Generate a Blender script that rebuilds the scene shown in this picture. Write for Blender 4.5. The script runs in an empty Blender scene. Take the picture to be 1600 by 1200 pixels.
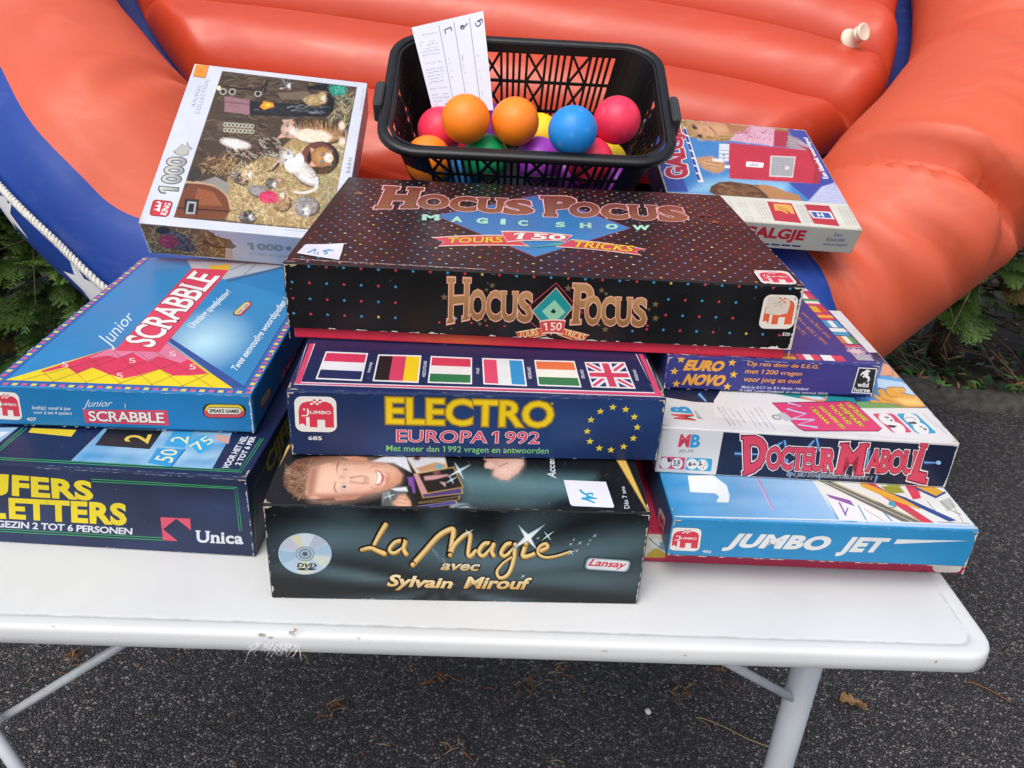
import bpy, bmesh, math, random
from mathutils import Vector, Matrix, Euler, noise
random.seed(7)
S = bpy.context.scene
COL = S.collection
ZT = 0.74                                    # height of the table top above the ground
# ---------------------------------------------------------------- camera, world, sun, exposure
F_PX, PITCH, ROLL, CAM_H = 1285.478, 0.466370, 0.055540, 0.465133
EYE = Vector((0, 0, ZT + CAM_H))
_fw = Vector((0, math.cos(PITCH), -math.sin(PITCH)))
_up = Vector((0, math.sin(PITCH), math.cos(PITCH)))
_rt = Vector((1, 0, 0))
RT = _rt * math.cos(ROLL) + _up * math.sin(ROLL)
UP = _up * math.cos(ROLL) - _rt * math.sin(ROLL)
cd = bpy.data.cameras.new('camera')
cam = bpy.data.objects.new('camera', cd); COL.objects.link(cam)
cam.matrix_world = Matrix(((RT.x, UP.x, -_fw.x, EYE.x), (RT.y, UP.y, -_fw.y, EYE.y), (RT.z, UP.z, -_fw.z, EYE.z), (0, 0, 0, 1)))
cd.sensor_width = 36; cd.lens = 36 * F_PX / 1600; cd.clip_start = 0.02; cd.clip_end = 200
S.camera = cam
W = bpy.data.worlds.new('World'); S.world = W; W.use_nodes = True
nt = W.node_tree
SUN_EL, SUN_AZ = math.radians(58), math.radians(205)      # overcast: the sun behind the camera's left shoulder
sky = nt.nodes.new('ShaderNodeTexSky'); sky.sky_type = 'NISHITA'; sky.sun_disc = False
sky.sun_elevation = SUN_EL; sky.sun_rotation = SUN_AZ; sky.air_density = 1.0; sky.dust_density = 4.0; sky.ozone_density = 1.0
hs = nt.nodes.new('ShaderNodeHueSaturation'); hs.inputs['Saturation'].default_value = 0.6
bg = nt.nodes['Background']; bg.inputs['Strength'].default_value = 0.145
nt.links.new(sky.outputs[0], hs.inputs['Color']); nt.links.new(hs.outputs[0], bg.inputs['Color'])
sl = bpy.data.lights.new('sun', 'SUN'); sl.energy = 1.0; sl.angle = math.radians(35); sl.color = (1, 0.96, 0.9)
so = bpy.data.objects.new('sun', sl); COL.objects.link(so)
sd = Vector((math.sin(SUN_AZ) * math.cos(SUN_EL), math.cos(SUN_AZ) * math.cos(SUN_EL), math.sin(SUN_EL)))
so.rotation_euler = sd.to_track_quat('Z', 'Y').to_euler(); so.location = (0, -3, 5)
S.view_settings.view_transform = 'Standard'; S.view_settings.look = 'None'
S.view_settings.exposure = 0.5; S.view_settings.gamma = 1.0

# ---------------------------------------------------------------- helpers
def lin(h):
    if not isinstance(h, str): return tuple(h)[:3]
    h = h.lstrip('#')
    if len(h) == 3: h = ''.join(c * 2 for c in h)
    o = []
    for i in (0, 2, 4):
        c = int(h[i:i + 2], 16) / 255
        o.append(c / 12.92 if c <= 0.04045 else ((c + 0.055) / 1.055) ** 2.4)
    return tuple(o)

def mat(name, col, rough=0.5, noise_amt=0.0, noise_scale=20, bump=0.0, bump_scale=200, coat=0.0, sheen=0.0, metal=0.0, col2=None, spec=None, trans=0.0, detail=4):
    m = bpy.data.materials.new(name); m.use_nodes = True
    t = m.node_tree; b = t.nodes['Principled BSDF']
    c = lin(col)
    b.inputs['Base Color'].default_value = (*c, 1); b.inputs['Roughness'].default_value = rough
    b.inputs['Coat Weight'].default_value = coat; b.inputs['Metallic'].default_value = metal
    b.inputs['Sheen Weight'].default_value = sheen
    if spec is not None: b.inputs['Specular IOR Level'].default_value = spec
    tc = t.nodes.new('ShaderNodeTexCoord')
    if noise_amt or col2:
        n = t.nodes.new('ShaderNodeTexNoise'); n.inputs['Scale'].default_value = noise_scale; n.inputs['Detail'].default_value = detail
        t.links.new(tc.outputs['Object'], n.inputs['Vector'])
        r = t.nodes.new('ShaderNodeValToRGB'); r.color_ramp.elements[0].position = 0.3; r.color_ramp.elements[1].position = 0.7
        k = noise_amt
        c2 = lin(col2) if col2 else tuple(min(1, x * (1 + k)) for x in c)
        c1 = c if col2 else tuple(x * (1 - k) for x in c)
        r.color_ramp.elements[0].color = (*c1, 1); r.color_ramp.elements[1].color = (*c2, 1)
        t.links.new(n.outputs['Fac'], r.inputs['Fac']); t.links.new(r.outputs[0], b.inputs['Base Color'])
    if bump:
        n2 = t.nodes.new('ShaderNodeTexNoise'); n2.inputs['Scale'].default_value = bump_scale; n2.inputs['Detail'].default_value = 3
        t.links.new(tc.outputs['Object'], n2.inputs['Vector'])
        bp = t.nodes.new('ShaderNodeBump'); bp.inputs['Strength'].default_value = bump; bp.inputs['Distance'].default_value = 0.002
        t.links.new(n2.outputs['Fac'], bp.inputs['Height']); t.links.new(bp.outputs[0], b.inputs['Normal'])
    return m

def mesh_obj(name, verts, faces, mats, parent=None, smooth=False, fmats=None, auto=None):
    me = bpy.data.meshes.new(name); me.from_pydata([tuple(v) for v in verts], [], faces)
    for m in (mats if isinstance(mats, (list, tuple)) else [mats]): me.materials.append(m)
    if fmats: me.polygons.foreach_set('material_index', fmats)
    if smooth: me.polygons.foreach_set('use_smooth', [True] * len(me.polygons))
    me.update()
    o = bpy.data.objects.new(name, me); COL.objects.link(o)
    if parent: o.parent = parent
    return o

def bm_obj(name, bm, mats, parent=None, smooth=False):
    me = bpy.data.meshes.new(name); bm.to_mesh(me); bm.free()
    for m in (mats if isinstance(mats, (list, tuple)) else [mats]): me.materials.append(m)
    if smooth: me.polygons.foreach_set('use_smooth', [True] * len(me.polygons))
    o = bpy.data.objects.new(name, me); COL.objects.link(o)
    if parent: o.parent = parent
    return o

def empty(name, loc=(0, 0, 0), rot=(0, 0, 0)):
    o = bpy.data.objects.new(name, None); COL.objects.link(o); o.location = loc; o.rotation_euler = rot
    o.empty_display_size = 0.05
    return o

def tag(o, label, cat, group=None):
    o['label'] = label; o['category'] = cat
    if group: o['group'] = group
    return o

class MB:
    """collects verts and faces for one mesh"""
    def __init__(s): s.v = []; s.f = []; s.m = []
    def add(s, vs, fs, mi=0):
        k = len(s.v); s.v += [tuple(v) for v in vs]; s.f += [tuple(i + k for i in f) for f in fs]; s.m += [mi] * len(fs)
    def tube(s, pts, r, n=8, mi=0, cap=True):
        pts = [Vector(p) for p in pts]; rs = r if isinstance(r, (list, tuple)) else [r] * len(pts)
        vs, fs = [], []; prev = None
        for i, p in enumerate(pts):
            t = (pts[min(i + 1, len(pts) - 1)] - pts[max(i - 1, 0)]).normalized()
            if prev is None:
                a = t.orthogonal().normalized()
            else:
                a = (prev - t * prev.dot(t)).normalized()
            prev = a; b = t.cross(a)
            for k in range(n):
                an = 2 * math.pi * k / n; vs.append(p + (a * math.cos(an) + b * math.sin(an)) * rs[i])
        for i in range(len(pts) - 1):
            for k in range(n):
                fs.append((i * n + k, i * n + (k + 1) % n, (i + 1) * n + (k + 1) % n, (i + 1) * n + k))
        if cap:
            fs.append(tuple(range(n - 1, -1, -1))); fs.append(tuple(range((len(pts) - 1) * n, len(pts) * n)))
        s.add(vs, fs, mi)
    def bar(s, a, b, wdir, w, t, mi=0):
        """flat bar from a to b; w across wdir, t along the normal"""
        a, b = Vector(a), Vector(b); d = (b - a).normalized(); wd = Vector(wdir)
        wd = (wd - d * wd.dot(d)).normalized(); nn = d.cross(wd)
        vs = [p + wd * (sx * w / 2) + nn * (sy * t / 2) for p in (a, b) for sx, sy in ((-1, -1), (1, -1), (1, 1), (-1, 1))]
        s.add(vs, [(0, 1, 2, 3), (7, 6, 5, 4), (0, 4, 5, 1), (1, 5, 6, 2), (2, 6, 7, 3), (3, 7, 4, 0)], mi)
    def build(s, name, mats, parent=None, smooth=False):
        return mesh_obj(name, s.v, s.f, mats, parent, smooth, s.m)

def catmull(pts, n=8, closed=False):
    pts = [Vector(p) for p in pts]; out = []; L = len(pts)
    for i in range(L if closed else L - 1):
        g = (lambda k: pts[k % L]) if closed else (lambda k: pts[max(0, min(L - 1, k))])
        p0, p1, p2, p3 = g(i - 1), g(i), g(i + 1), g(i + 2)
        for j in range(n):
            t = j / n
            out.append(0.5 * (2 * p1 + (p2 - p0) * t + (2 * p0 - 5 * p1 + 4 * p2 - p3) * t * t + (3 * p1 - p0 - 3 * p2 + p3) * t ** 3))
    if not closed: out.append(pts[-1].copy())
    return out

def project(p):
    d = Vector(p) - EYE; z = d.dot(_fw)
    return (800 + F_PX * d.dot(RT) / z, 600 - F_PX * d.dot(UP) / z)
def at_depth(px, py, D):
    return EYE + (_fw + RT * ((px - 800) / F_PX) - UP * ((py - 600) / F_PX)) * D

def rrect_pts(w, h, r, n=5):
    """rounded rectangle outline centred on 0, counter-clockwise"""
    o = []
    for cx, cy, a0 in ((w / 2 - r, h / 2 - r, 0), (-w / 2 + r, h / 2 - r, 90), (-w / 2 + r, -h / 2 + r, 180), (w / 2 - r, -h / 2 + r, 270)):
        for k in range(n + 1):
            a = math.radians(a0 + 90 * k / n); o.append((cx + r * math.cos(a), cy + r * math.sin(a)))
    return o
def loft(rings, cap0=False, cap1=False):
    n = len(rings[0]); vs = [v for r in rings for v in r]; fs = []
    for i in range(len(rings) - 1):
        for k in range(n): fs.append((i * n + k, i * n + (k + 1) % n, (i + 1) * n + (k + 1) % n, (i + 1) * n + k))
    if cap0: fs.append(tuple(range(n - 1, -1, -1)))
    if cap1: fs.append(tuple(range((len(rings) - 1) * n, len(rings) * n)))
    return vs, fs

# ---------------------------------------------------------------- ground
def asphalt_material():
    m = bpy.data.materials.new('asphalt'); m.use_nodes = True; t = m.node_tree; b = t.nodes['Principled BSDF']
    N = t.nodes.new; L = t.links.new
    tc = N('ShaderNodeTexCoord')
    wn = N('ShaderNodeTexNoise'); wn.inputs['Scale'].default_value = 130; wn.inputs['Detail'].default_value = 2
    L(tc.outputs['Object'], wn.inputs['Vector'])
    mx = N('ShaderNodeVectorMath'); mx.operation = 'MULTIPLY_ADD'; mx.inputs[1].default_value = (0.006,) * 3
    L(wn.outputs['Color'], mx.inputs[0]); L(tc.outputs['Object'], mx.inputs[2])
    v = N('ShaderNodeTexVoronoi'); v.inputs['Scale'].default_value = 165; v.inputs['Randomness'].default_value = 1
    v2 = N('ShaderNodeTexVoronoi'); v2.inputs['Scale'].default_value = 165; v2.feature = 'DISTANCE_TO_EDGE'
    L(mx.outputs[0], v.inputs['Vector']); L(mx.outputs[0], v2.inputs['Vector'])
    sep = N('ShaderNodeSeparateColor'); L(v.outputs['Color'], sep.inputs[0])
    r = N('ShaderNodeValToRGB'); cr = r.color_ramp
    cr.elements[0].position = 0; cr.elements[0].color = (*lin('#2a292b'), 1)
    cr.elements[1].position = 1; cr.elements[1].color = (*lin('#747170'), 1)
    for p, c in ((0.55, '#403e40'), (0.8, '#545254'), (0.95, '#66625e')): e = cr.elements.new(p); e.color = (*lin(c), 1)
    L(sep.outputs[0], r.inputs['Fac'])
    ed = N('ShaderNodeMapRange'); ed.inputs['From Min'].default_value = 0.0; ed.inputs['From Max'].default_value = 0.22; L(v2.outputs['Distance'], ed.inputs['Value'])
    mixc = N('ShaderNodeMix'); mixc.data_type = 'RGBA'; mixc.inputs['A'].default_value = (*lin('#121112'), 1)
    L(ed.outputs[0], mixc.inputs['Factor']); L(r.outputs[0], mixc.inputs['B'])
    pn = N('ShaderNodeTexNoise'); pn.inputs['Scale'].default_value = 2.5; pn.inputs['Detail'].default_value = 5; L(tc.outputs['Object'], pn.inputs['Vector'])
    pr = N('ShaderNodeMapRange'); pr.inputs['From Min'].default_value = 0.3; pr.inputs['From Max'].default_value = 0.7; pr.inputs['To Min'].default_value = 1.3; pr.inputs['To Max'].default_value = 2.0
    L(pn.outputs['Fac'], pr.inputs['Value'])
    mul = N('ShaderNodeVectorMath'); mul.operation = 'SCALE'; L(mixc.outputs['Result'], mul.inputs[0]); L(pr.outputs[0], mul.inputs['Scale'])
    L(mul.outputs[0], b.inputs['Base Color'])
    b.inputs['Roughness'].default_value = 0.75
    hgt = N('ShaderNodeMath'); hgt.operation = 'MULTIPLY_ADD'; L(sep.outputs[1], hgt.inputs[0]); hgt.inputs[1].default_value = 0.8; L(ed.outputs[0], hgt.inputs[2])
    bp = N('ShaderNodeBump'); bp.inputs['Strength'].default_value = 1.0; bp.inputs['Distance'].default_value = 0.004; L(hgt.outputs[0], bp.inputs['Height'])
    L(bp.outputs[0], b.inputs['Normal'])
    return m
M = {}
M['asphalt'] = asphalt_material()
M['soil'] = mat('soil', '#1d1712', 0.95, col2='#3a2c20', noise_scale=14, bump=0.8, bump_scale=90)
M['kerb_stone'] = mat('kerb_stone', '#2b2927', 0.95, col2='#4a4743', noise_scale=45, bump=1.0, bump_scale=140)
g = mesh_obj('ground', [(-60, -60, -0.012), (60, -60, -0.012), (60, 60, -0.012), (-60, 60, -0.012)], [(0, 1, 2, 3)], M['soil']); g['kind'] = 'structure'
KY = lambda x: min(2.43 - 0.24 * (x - 1.39), 2.72 + 0.62 * (max(x, -3.0) + 0.25))          # front line of the hedge bed, curving nearer on the left
r_ = mesh_obj('asphalt_road', [v for i in range(61) for v in ((-6 + i * .2, -12, 0), (-6 + i * .2, KY(-6 + i * .2), 0))], [(2 * i, 2 * i + 2, 2 * i + 3, 2 * i + 1) for i in range(60)], M['asphalt']); r_['kind'] = 'structure'
# low edging stones between the asphalt and the hedge bed, one mass of rough stone
kb = MB()
nk = 260
ring = []
for i in range(nk + 1):
    x = -5 + 10 * i / nk
    def J(a): return a * noise.noise(Vector((x * 5, a * 40, 1.7)))
    y = KY(x)
    ring.append([(x, y - 0.01 + J(0.03), -0.01), (x, y + 0.01 + J(0.02), 0.035 + J(0.02)), (x, y + 0.03, 0.05 + J(0.05)), (x, y + 0.065 + J(0.04), 0.045 + J(0.051)), (x, y + 0.085, -0.01)])
vs = [v for r in ring for v in r]; fs = []
for i in range(nk):
    for k in range(4): fs.append((i * 5 + k, i * 5 + k + 1, (i + 1) * 5 + k + 1, (i + 1) * 5 + k))
kb.add(vs, fs); k_ = kb.build('kerb', M['kerb_stone'], smooth=True); k_['kind'] = 'structure'
# ---------------------------------------------------------------- table
M['table_plastic'] = mat('table_plastic', '#cacccc', 0.45, noise_amt=0.05, noise_scale=9, bump=0.12, bump_scale=900)
M['leg_paint'] = mat('leg_paint', '#c6cbcf', 0.4, noise_amt=0.05, noise_scale=12)
M['brace_metal'] = mat('brace_metal', '#c4c9cd', 0.4, metal=0.1, noise_amt=0.1, noise_scale=30)
TX0, TX1, TY0, TY1 = -0.86, 0.393, 0.4705, 0.850
TYAW = math.radians(1.86)
table = empty('folding_table', (0, 0, 0))
tag(table, 'white plastic folding table with rounded rim carrying the stacked board games', 'table')
tcx, tcy = (TX0 + TX1) / 2, (TY0 + TY1) / 2 + 0.0
tw, td = TX1 - TX0, TY1 - TY0
def tring(inset, z, r): return [(tcx + x * math.cos(TYAW) - y * math.sin(TYAW), tcy + x * math.sin(TYAW) + y * math.cos(TYAW), ZT + z) for x, y in rrect_pts(tw - 2 * inset, td - 2 * inset, max(0.004, r - inset * 0.7), 6)]
R0 = 0.026
rings = [tring(0.006, -0.0175, R0), tring(0.0014, -0.0172, R0), tring(0.0, -0.0155, R0), tring(-0.0004, -0.009, R0), tring(0.0, -0.0035, R0), tring(0.0006, -0.0014, R0), tring(0.002, 0.0003, R0), tring(0.0045, 0.0010, R0), tring(0.0105, 0.0011, R0), tring(0.0125, 0.0006, R0), tring(0.0135, -0.0001, R0), tring(0.0146, -0.0003, R0), tring(0.0156, -0.0001, R0), tring(0.018, 0.0, R0)]
vs, fs = loft(rings, False, True)
nr = len(tring(0, 0, R0)); fm = [1 if 10 <= i // nr <= 11 else 0 for i in range(len(fs) - 1)] + [0]
M['groove_dirt'] = mat('groove_dirt', '#aeb0ae', 0.7, col2='#cdd0d2', noise_scale=70)
M['rim_stain'] = mat('rim_stain', '#a3907a', 0.8, col2='#c9c2b8', noise_scale=150)
def rim_hit(px, py):
    d = (_fw + RT * ((px - 800) / F_PX) - UP * ((py - 600) / F_PX)); nrm = Vector((math.sin(TYAW), -math.cos(TYAW), 0)); p0 = Vector((tcx, tcy, ZT)) + nrm * (td / 2 + 0.0007)
    return EYE + d * ((p0 - EYE).dot(nrm) / d.dot(nrm))
for (cx, cy, rx, ry) in ((408, 992, 9, 3.5), (422, 996, 5, 2), (455, 989, 7, 5), (461, 984, 4, 4), (560, 997, 3, 1.2), (83, 979, 3, 1.5), (945, 1017, 8, 1.5), (1070, 1024, 5, 1.2), (1463, 1034, 2.5, 2.5)):
    k0 = len(vs); m_ = 11
    vs += [tuple(rim_hit(cx + rx * random.uniform(.5, 1) * math.cos(a), cy + ry * random.uniform(.4, 1) * math.sin(a))) for a in [2 * math.pi * q / m_ for q in range(m_)]]; fs.append(tuple(range(k0 + m_ - 1, k0 - 1, -1))); fm.append(2)
tt = mesh_obj('tabletop', vs, fs, [M['table_plastic'], M['groove_dirt'], M['rim_stain']], table, True, fm)
ub = MB()          # shallow underside panel closing the hollow rim
vs, fs = loft([tring(0.006, -0.0175, R0), tring(0.012, -0.009, R0)], False, True); ub.add(vs, fs); ub.build('underside', M['table_plastic'], table)
def table_leg(x, y, x2=None, y2=None):
    b = MB(); x2 = x if x2 is None else x2; y2 = y if y2 is None else y2
    b.tube([(x, y, ZT - 0.012), (x, y, ZT - 0.3), (x2, y2, 0.02)], 0.0155, 20); b.build('leg', M['leg_paint'], table, True)
    f = MB(); f.tube([(x2, y2, 0.03), (x2, y2, 0.0)], 0.0195, 16); f.build('foot_cap', M['leg_paint'], table, True)
table_leg(0.330, 0.655); table_leg(-0.815, 0.62)
for x_, y_ in ((0.330, 0.655), (-0.815, 0.62)):
    b = MB(); b.tube([(x_, y_ - .25, 0.016), (x_, y_ + .25, 0.016)], 0.014, 12); b.build('foot_bar', M['leg_paint'], table, True)
p1, p2 = at_depth(1120, 1026, 0.76), at_depth(1240, 1092, 0.89)
b = MB(); b.tube([p1, p1.lerp(p2, 0.5), p2], 0.0045, 10); b.build('brace', M['brace_metal'], table, True)
p1, p2 = at_depth(215, 992, 0.74), at_depth(-60, 1162, 0.86)
b = MB(); b.tube([p1, p1.lerp(p2, 0.5), p2], 0.0045, 10); b.build('brace', M['brace_metal'], table, True)
p1, p2 = at_depth(-60, 1075, 0.80), at_depth(62, 1250, 0.80)
b = MB(); b.tube([p1, p1.lerp(p2, 0.5), p2], 0.0065, 14); b.build('brace', M['leg_paint'], table, True)

# ---------------------------------------------------------------- inflatable boat
def boat_material(name, col, rough):
    m = mat(name, col, rough, noise_amt=0.06, noise_scale=5, bump=0.10, bump_scale=700)
    t = m.node_tree; b = t.nodes['Principled BSDF']; N = t.nodes.new; L = t.links.new; tc = N('ShaderNodeTexCoord'); mp = N('ShaderNodeMapping'); mp.inputs['Scale'].default_value = (3, 14, 9); L(tc.outputs['Object'], mp.inputs[0])
    n = N('ShaderNodeTexNoise'); n.inputs['Scale'].default_value = 3; n.inputs['Detail'].default_value = 9; n.inputs['Roughness'].default_value = .7; L(mp.outputs[0], n.inputs['Vector']); m2 = N('ShaderNodeMapRange'); m2.inputs['From Min'].default_value = .55; m2.inputs['From Max'].default_value = .78; m2.inputs['To Max'].default_value = .08; L(n.outputs['Fac'], m2.inputs['Value'])
    mx = N('ShaderNodeMix'); mx.data_type = 'RGBA'; mx.inputs['B'].default_value = (.62, .50, .44, 1); L(m2.outputs[0], mx.inputs['Factor']); L(b.inputs['Base Color'].links[0].from_socket, mx.inputs['A']); L(mx.outputs['Result'], b.inputs['Base Color'])
    r2 = N('ShaderNodeMapRange'); r2.inputs['From Min'].default_value = .35; r2.inputs['From Max'].default_value = .7; r2.inputs['To Min'].default_value = rough - .06; r2.inputs['To Max'].default_value = rough + .14; L(n.outputs['Fac'], r2.inputs['Value']); L(r2.outputs[0], b.inputs['Roughness'])
    return m
M['boat_orange'] = boat_material('boat_orange', '#bd4328', 0.36)
M['boat_tube_orange'] = boat_material('boat_tube_orange', '#c75537', 0.5)
M['boat_blue'] = boat_material('boat_blue', '#0c398c', 0.55)
M['boat_navy'] = boat_material('boat_navy', '#152a6d', 0.5)
M['boat_white'] = mat('boat_white', '#e6e6ea', 0.5)
M['rope'] = mat('rope', '#cfccc2', 0.85, noise_amt=0.15, noise_scale=120, bump=0.5, bump_scale=500)
M['valve_plastic'] = mat('valve_plastic', '#d8d0bb', 0.4, spec=0.6)
TH = math.radians(30)
BO = Vector((0, 1.1, ZT + 0.09)); BS = Vector((0, math.cos(TH), math.sin(TH))); BN = Vector((0, -math.sin(TH), math.cos(TH)))
def bp3(u, s, n=0.0): return BO + Vector((u, 0, 0)) + BS * s + BN * n
boat = empty('inflatable_boat', (0, 1.1, ZT + 0.05))
tag(boat, 'large orange and blue inflatable boat propped up behind the table', 'inflatable boat')
def boat_part(name, mb, mats, smooth=True):
    mb.v = [tuple(Vector(v) - boat.location) for v in mb.v]
    return mb.build(name, mats, boat, smooth)
RC = [(-.645, .205), (-.55, .125), (-.42, .055), (-.2, .03), (0, .03), (.22, .032), (.40, .06), (.56, .165), (.68, .275), (.77, .39), (.85, .525), (.93, .80), (1.0, 1.3), (.95, 1.8), (.65, 2.1), (0, 2.2), (-.65, 2.1), (-1.03, 1.8), (-1.15, 1.35), (-1.08, .86), (-.93, .56), (-.775, .355)]
TR = 0.17
ringc = [v.to_2d() for v in catmull([(a, b, 0) for a, b in RC], 16, True)]
NP = 56
def lerp(a, b, t): return a + (b - a) * t
def smooth01(x): x = max(0, min(1, x)); return x * x * (3 - 2 * x)
def bound_phi(i):
    """angle (deg from straight up, outward positive) where orange turns blue along the tube"""
    u, s = ringc[i]
    if s > 1.0: return 20
    if u < 0: return lerp(-14, 30, smooth01((-u - 0.33) / 0.2)) - 6 * smooth01((-u - .60) / .12)
    return lerp(-14, 165, smooth01((u - 0.40) / 0.05))
CREASES = [  # (u, s) on the centre line, skew per radian, width, depth, phi window centre, phi half width
    (.585, .175, 0.06, .016, .040, .1, 1.3), (.63, .22, -0.02, .022, .018, .9, .6), (.545, .145, 0.10, .03, .012, 0.6, .9),
    (.47, .09, 0.03, .016, .013, 0.6, .8), (.51, .12, 0.05, .013, .012, .8, .7), (.68, .27, 0.05, .014, .015, .8, .6), (.71, .31, .04, .013, .013, .7, .6),
    (.74, .35, -.02, .014, .014, .8, .6), (.77, .40, .05, .012, .011, .7, .5), (.76, .38, -.08, .02, .008, -.6, .7), (.83, .49, .03, .02, .014, .3, .9), (.87, .60, -.06, .016, .010, .6, .8), (.80, .44, .03, .01, .009, .9, .5),
    (-.60, .155, .05, .028, .010, -.8, .7), (-.68, .24, -.08, .03, .007, -.7, .6), (-.76, .33, .06, .035, .008, -.5, .6), (-.90, .52, .05, .03, .007, -.3, .7)]
cum = [0.0]
for i in range(1, len(ringc) + 1): cum.append(cum[-1] + (ringc[i % len(ringc)] - ringc[i - 1]).length)
def near_len(u, s):
    i = min(range(len(ringc)), key=lambda k: (ringc[k] - Vector((u, s))).length); return cum[i]
CR = [(near_len(c[0], c[1]), *c[2:]) for c in CREASES]
tubeb = MB(); vs = []; fm = []; NR = len(ringc)
KB = 30                                        # grid column that follows the colour edge
def ring_off(p): return -0.03 if p.y > .6 else lerp(-0.14, -0.03, smooth01((abs(p.x) - .42) / .22))
def tube_point(i, phi, extra=0.0):
    a, c = ringc[(i - 1) % NR], ringc[(i + 1) % NR]; t = (c - a).normalized(); o2 = Vector((t.y, -t.x))   # outward
    p = ringc[i % NR]; r = TR * (1 - (.14 * math.exp(-((p.x - .50) / .13) ** 2) if p.x > 0 and p.y < .6 else 0))
    L = cum[i % NR]
    for (l0, sk, wd, dp, pc, pw) in CR:
        x = (L - l0 - sk * phi) / wd
        if abs(x) < 4:
            k = math.exp(-((phi - pc) / pw) ** 4)
            r -= dp * k * (math.exp(-x * x) - 0.35 * math.exp(-(abs(x) - 1.7) ** 2 / 0.8))
    q = Vector((p.x * 3, p.y * 3, phi * 0.9)); r += 0.006 * noise.noise(q) + 0.003 * noise.noise(q * 2.7)
    bl = math.radians(bound_phi(i % NR))
    d = phi - bl
    r -= 0.004 * math.exp(-(d / 0.02) ** 2)            # glued seam where the colours meet
    ds = phi - (bl - 0.42 if p.x < 0 else 0.55); r += 0.0035 * math.exp(-(ds / 0.022) ** 2) - 0.004 * math.exp(-((ds - 0.05) / 0.03) ** 2)   # welded strip line
    e = (r + extra)
    return bp3(p.x + o2.x * math.sin(phi) * e, p.y + o2.y * math.sin(phi) * e, ring_off(p) + math.cos(phi) * e)
for i in range(NR):
    bl = math.radians(bound_phi(i))
    for k in range(NP):
        phi = lerp(-math.pi, bl, k / KB) if k <= KB else lerp(bl, math.pi, (k - KB) / (NP - KB))
        vs.append(tube_point(i, phi))
fs = []
for i in range(NR):
    for k in range(NP):
        fs.append((i * NP + k, i * NP + (k + 1) % NP, ((i + 1) % NR) * NP + (k + 1) % NP, ((i + 1) % NR) * NP + k)); fm.append(0 if k < KB else 1)
tubeb.add(vs, fs); tubeb.m = fm
# white stars printed round the outside of the blue tube
def tube_star(uc, sc, phi0, R):
    i0 = min(range(NR), key=lambda k: (ringc[k] - Vector((uc, sc))).length)
    pts = []
    for j in range(10):
        a = math.pi / 2 + j * math.pi / 5; rr = R if j % 2 == 0 else R * 0.42
        dl, dphi = rr * math.cos(a), rr * math.sin(a) / TR
        # along the ring
        idx = i0; acc = 0
        fl = dl / max(1e-6, (ringc[(i0 + 1) % NR] - ringc[i0]).length)
        ia = int(math.floor(fl)); ft = fl - ia
        A = tube_point((i0 + ia) % NR, phi0 + dphi, 0.0012); Bq = tube_point((i0 + ia + 1) % NR, phi0 + dphi, 0.0012)
        pts.append(A.lerp(Bq, ft))
    c = sum(pts, Vector()) / 10
    i1 = tube_point(i0, phi0, 0.002)
    tubeb.add([i1] + pts, [(0, 1 + j, 1 + (j + 1) % 10) for j in range(10)], 2)
STAR_PHI = 1.37
for (u, s) in ((-.80, .385), (-.715, .28), (-.63, .18), (-.53, .095), (-.88, .50)): tube_star(u, s, STAR_PHI, 0.046)
boat_part('buoyancy_tube', tubeb, [M['boat_tube_orange'], M['boat_blue'], M['boat_white']])
# rope lashed along the outside
rp = MB(); ROPE_PHI = 1.1
idxs = [i for i in range(NR)]
k0 = min(idxs, key=lambda k: (ringc[k] - Vector((-1.1, 1.75))).length); 
path = []
i = k0
while True:
    path.append(tube_point(i, ROPE_PHI, 0.008))
    i = (i + 1) % NR
    if ringc[i].x > 0.2 and ringc[i].y < 0.5: break
path = catmull(path, 5)
for st in range(3):
    pts = []
    for j, p in enumerate(path):
        t = (path[min(j + 1, len(path) - 1)] - path[max(j - 1, 0)]).normalized(); a = t.cross(BN).normalized(); b = t.cross(a)
        an = j * 0.75 + st * 2 * math.pi / 3
        pts.append(p + (a * math.cos(an) + b * math.sin(an)) * 0.0027)
    rp.tube(pts, 0.0031, 6)
boat_part('rope', rp, M['rope'])
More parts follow.
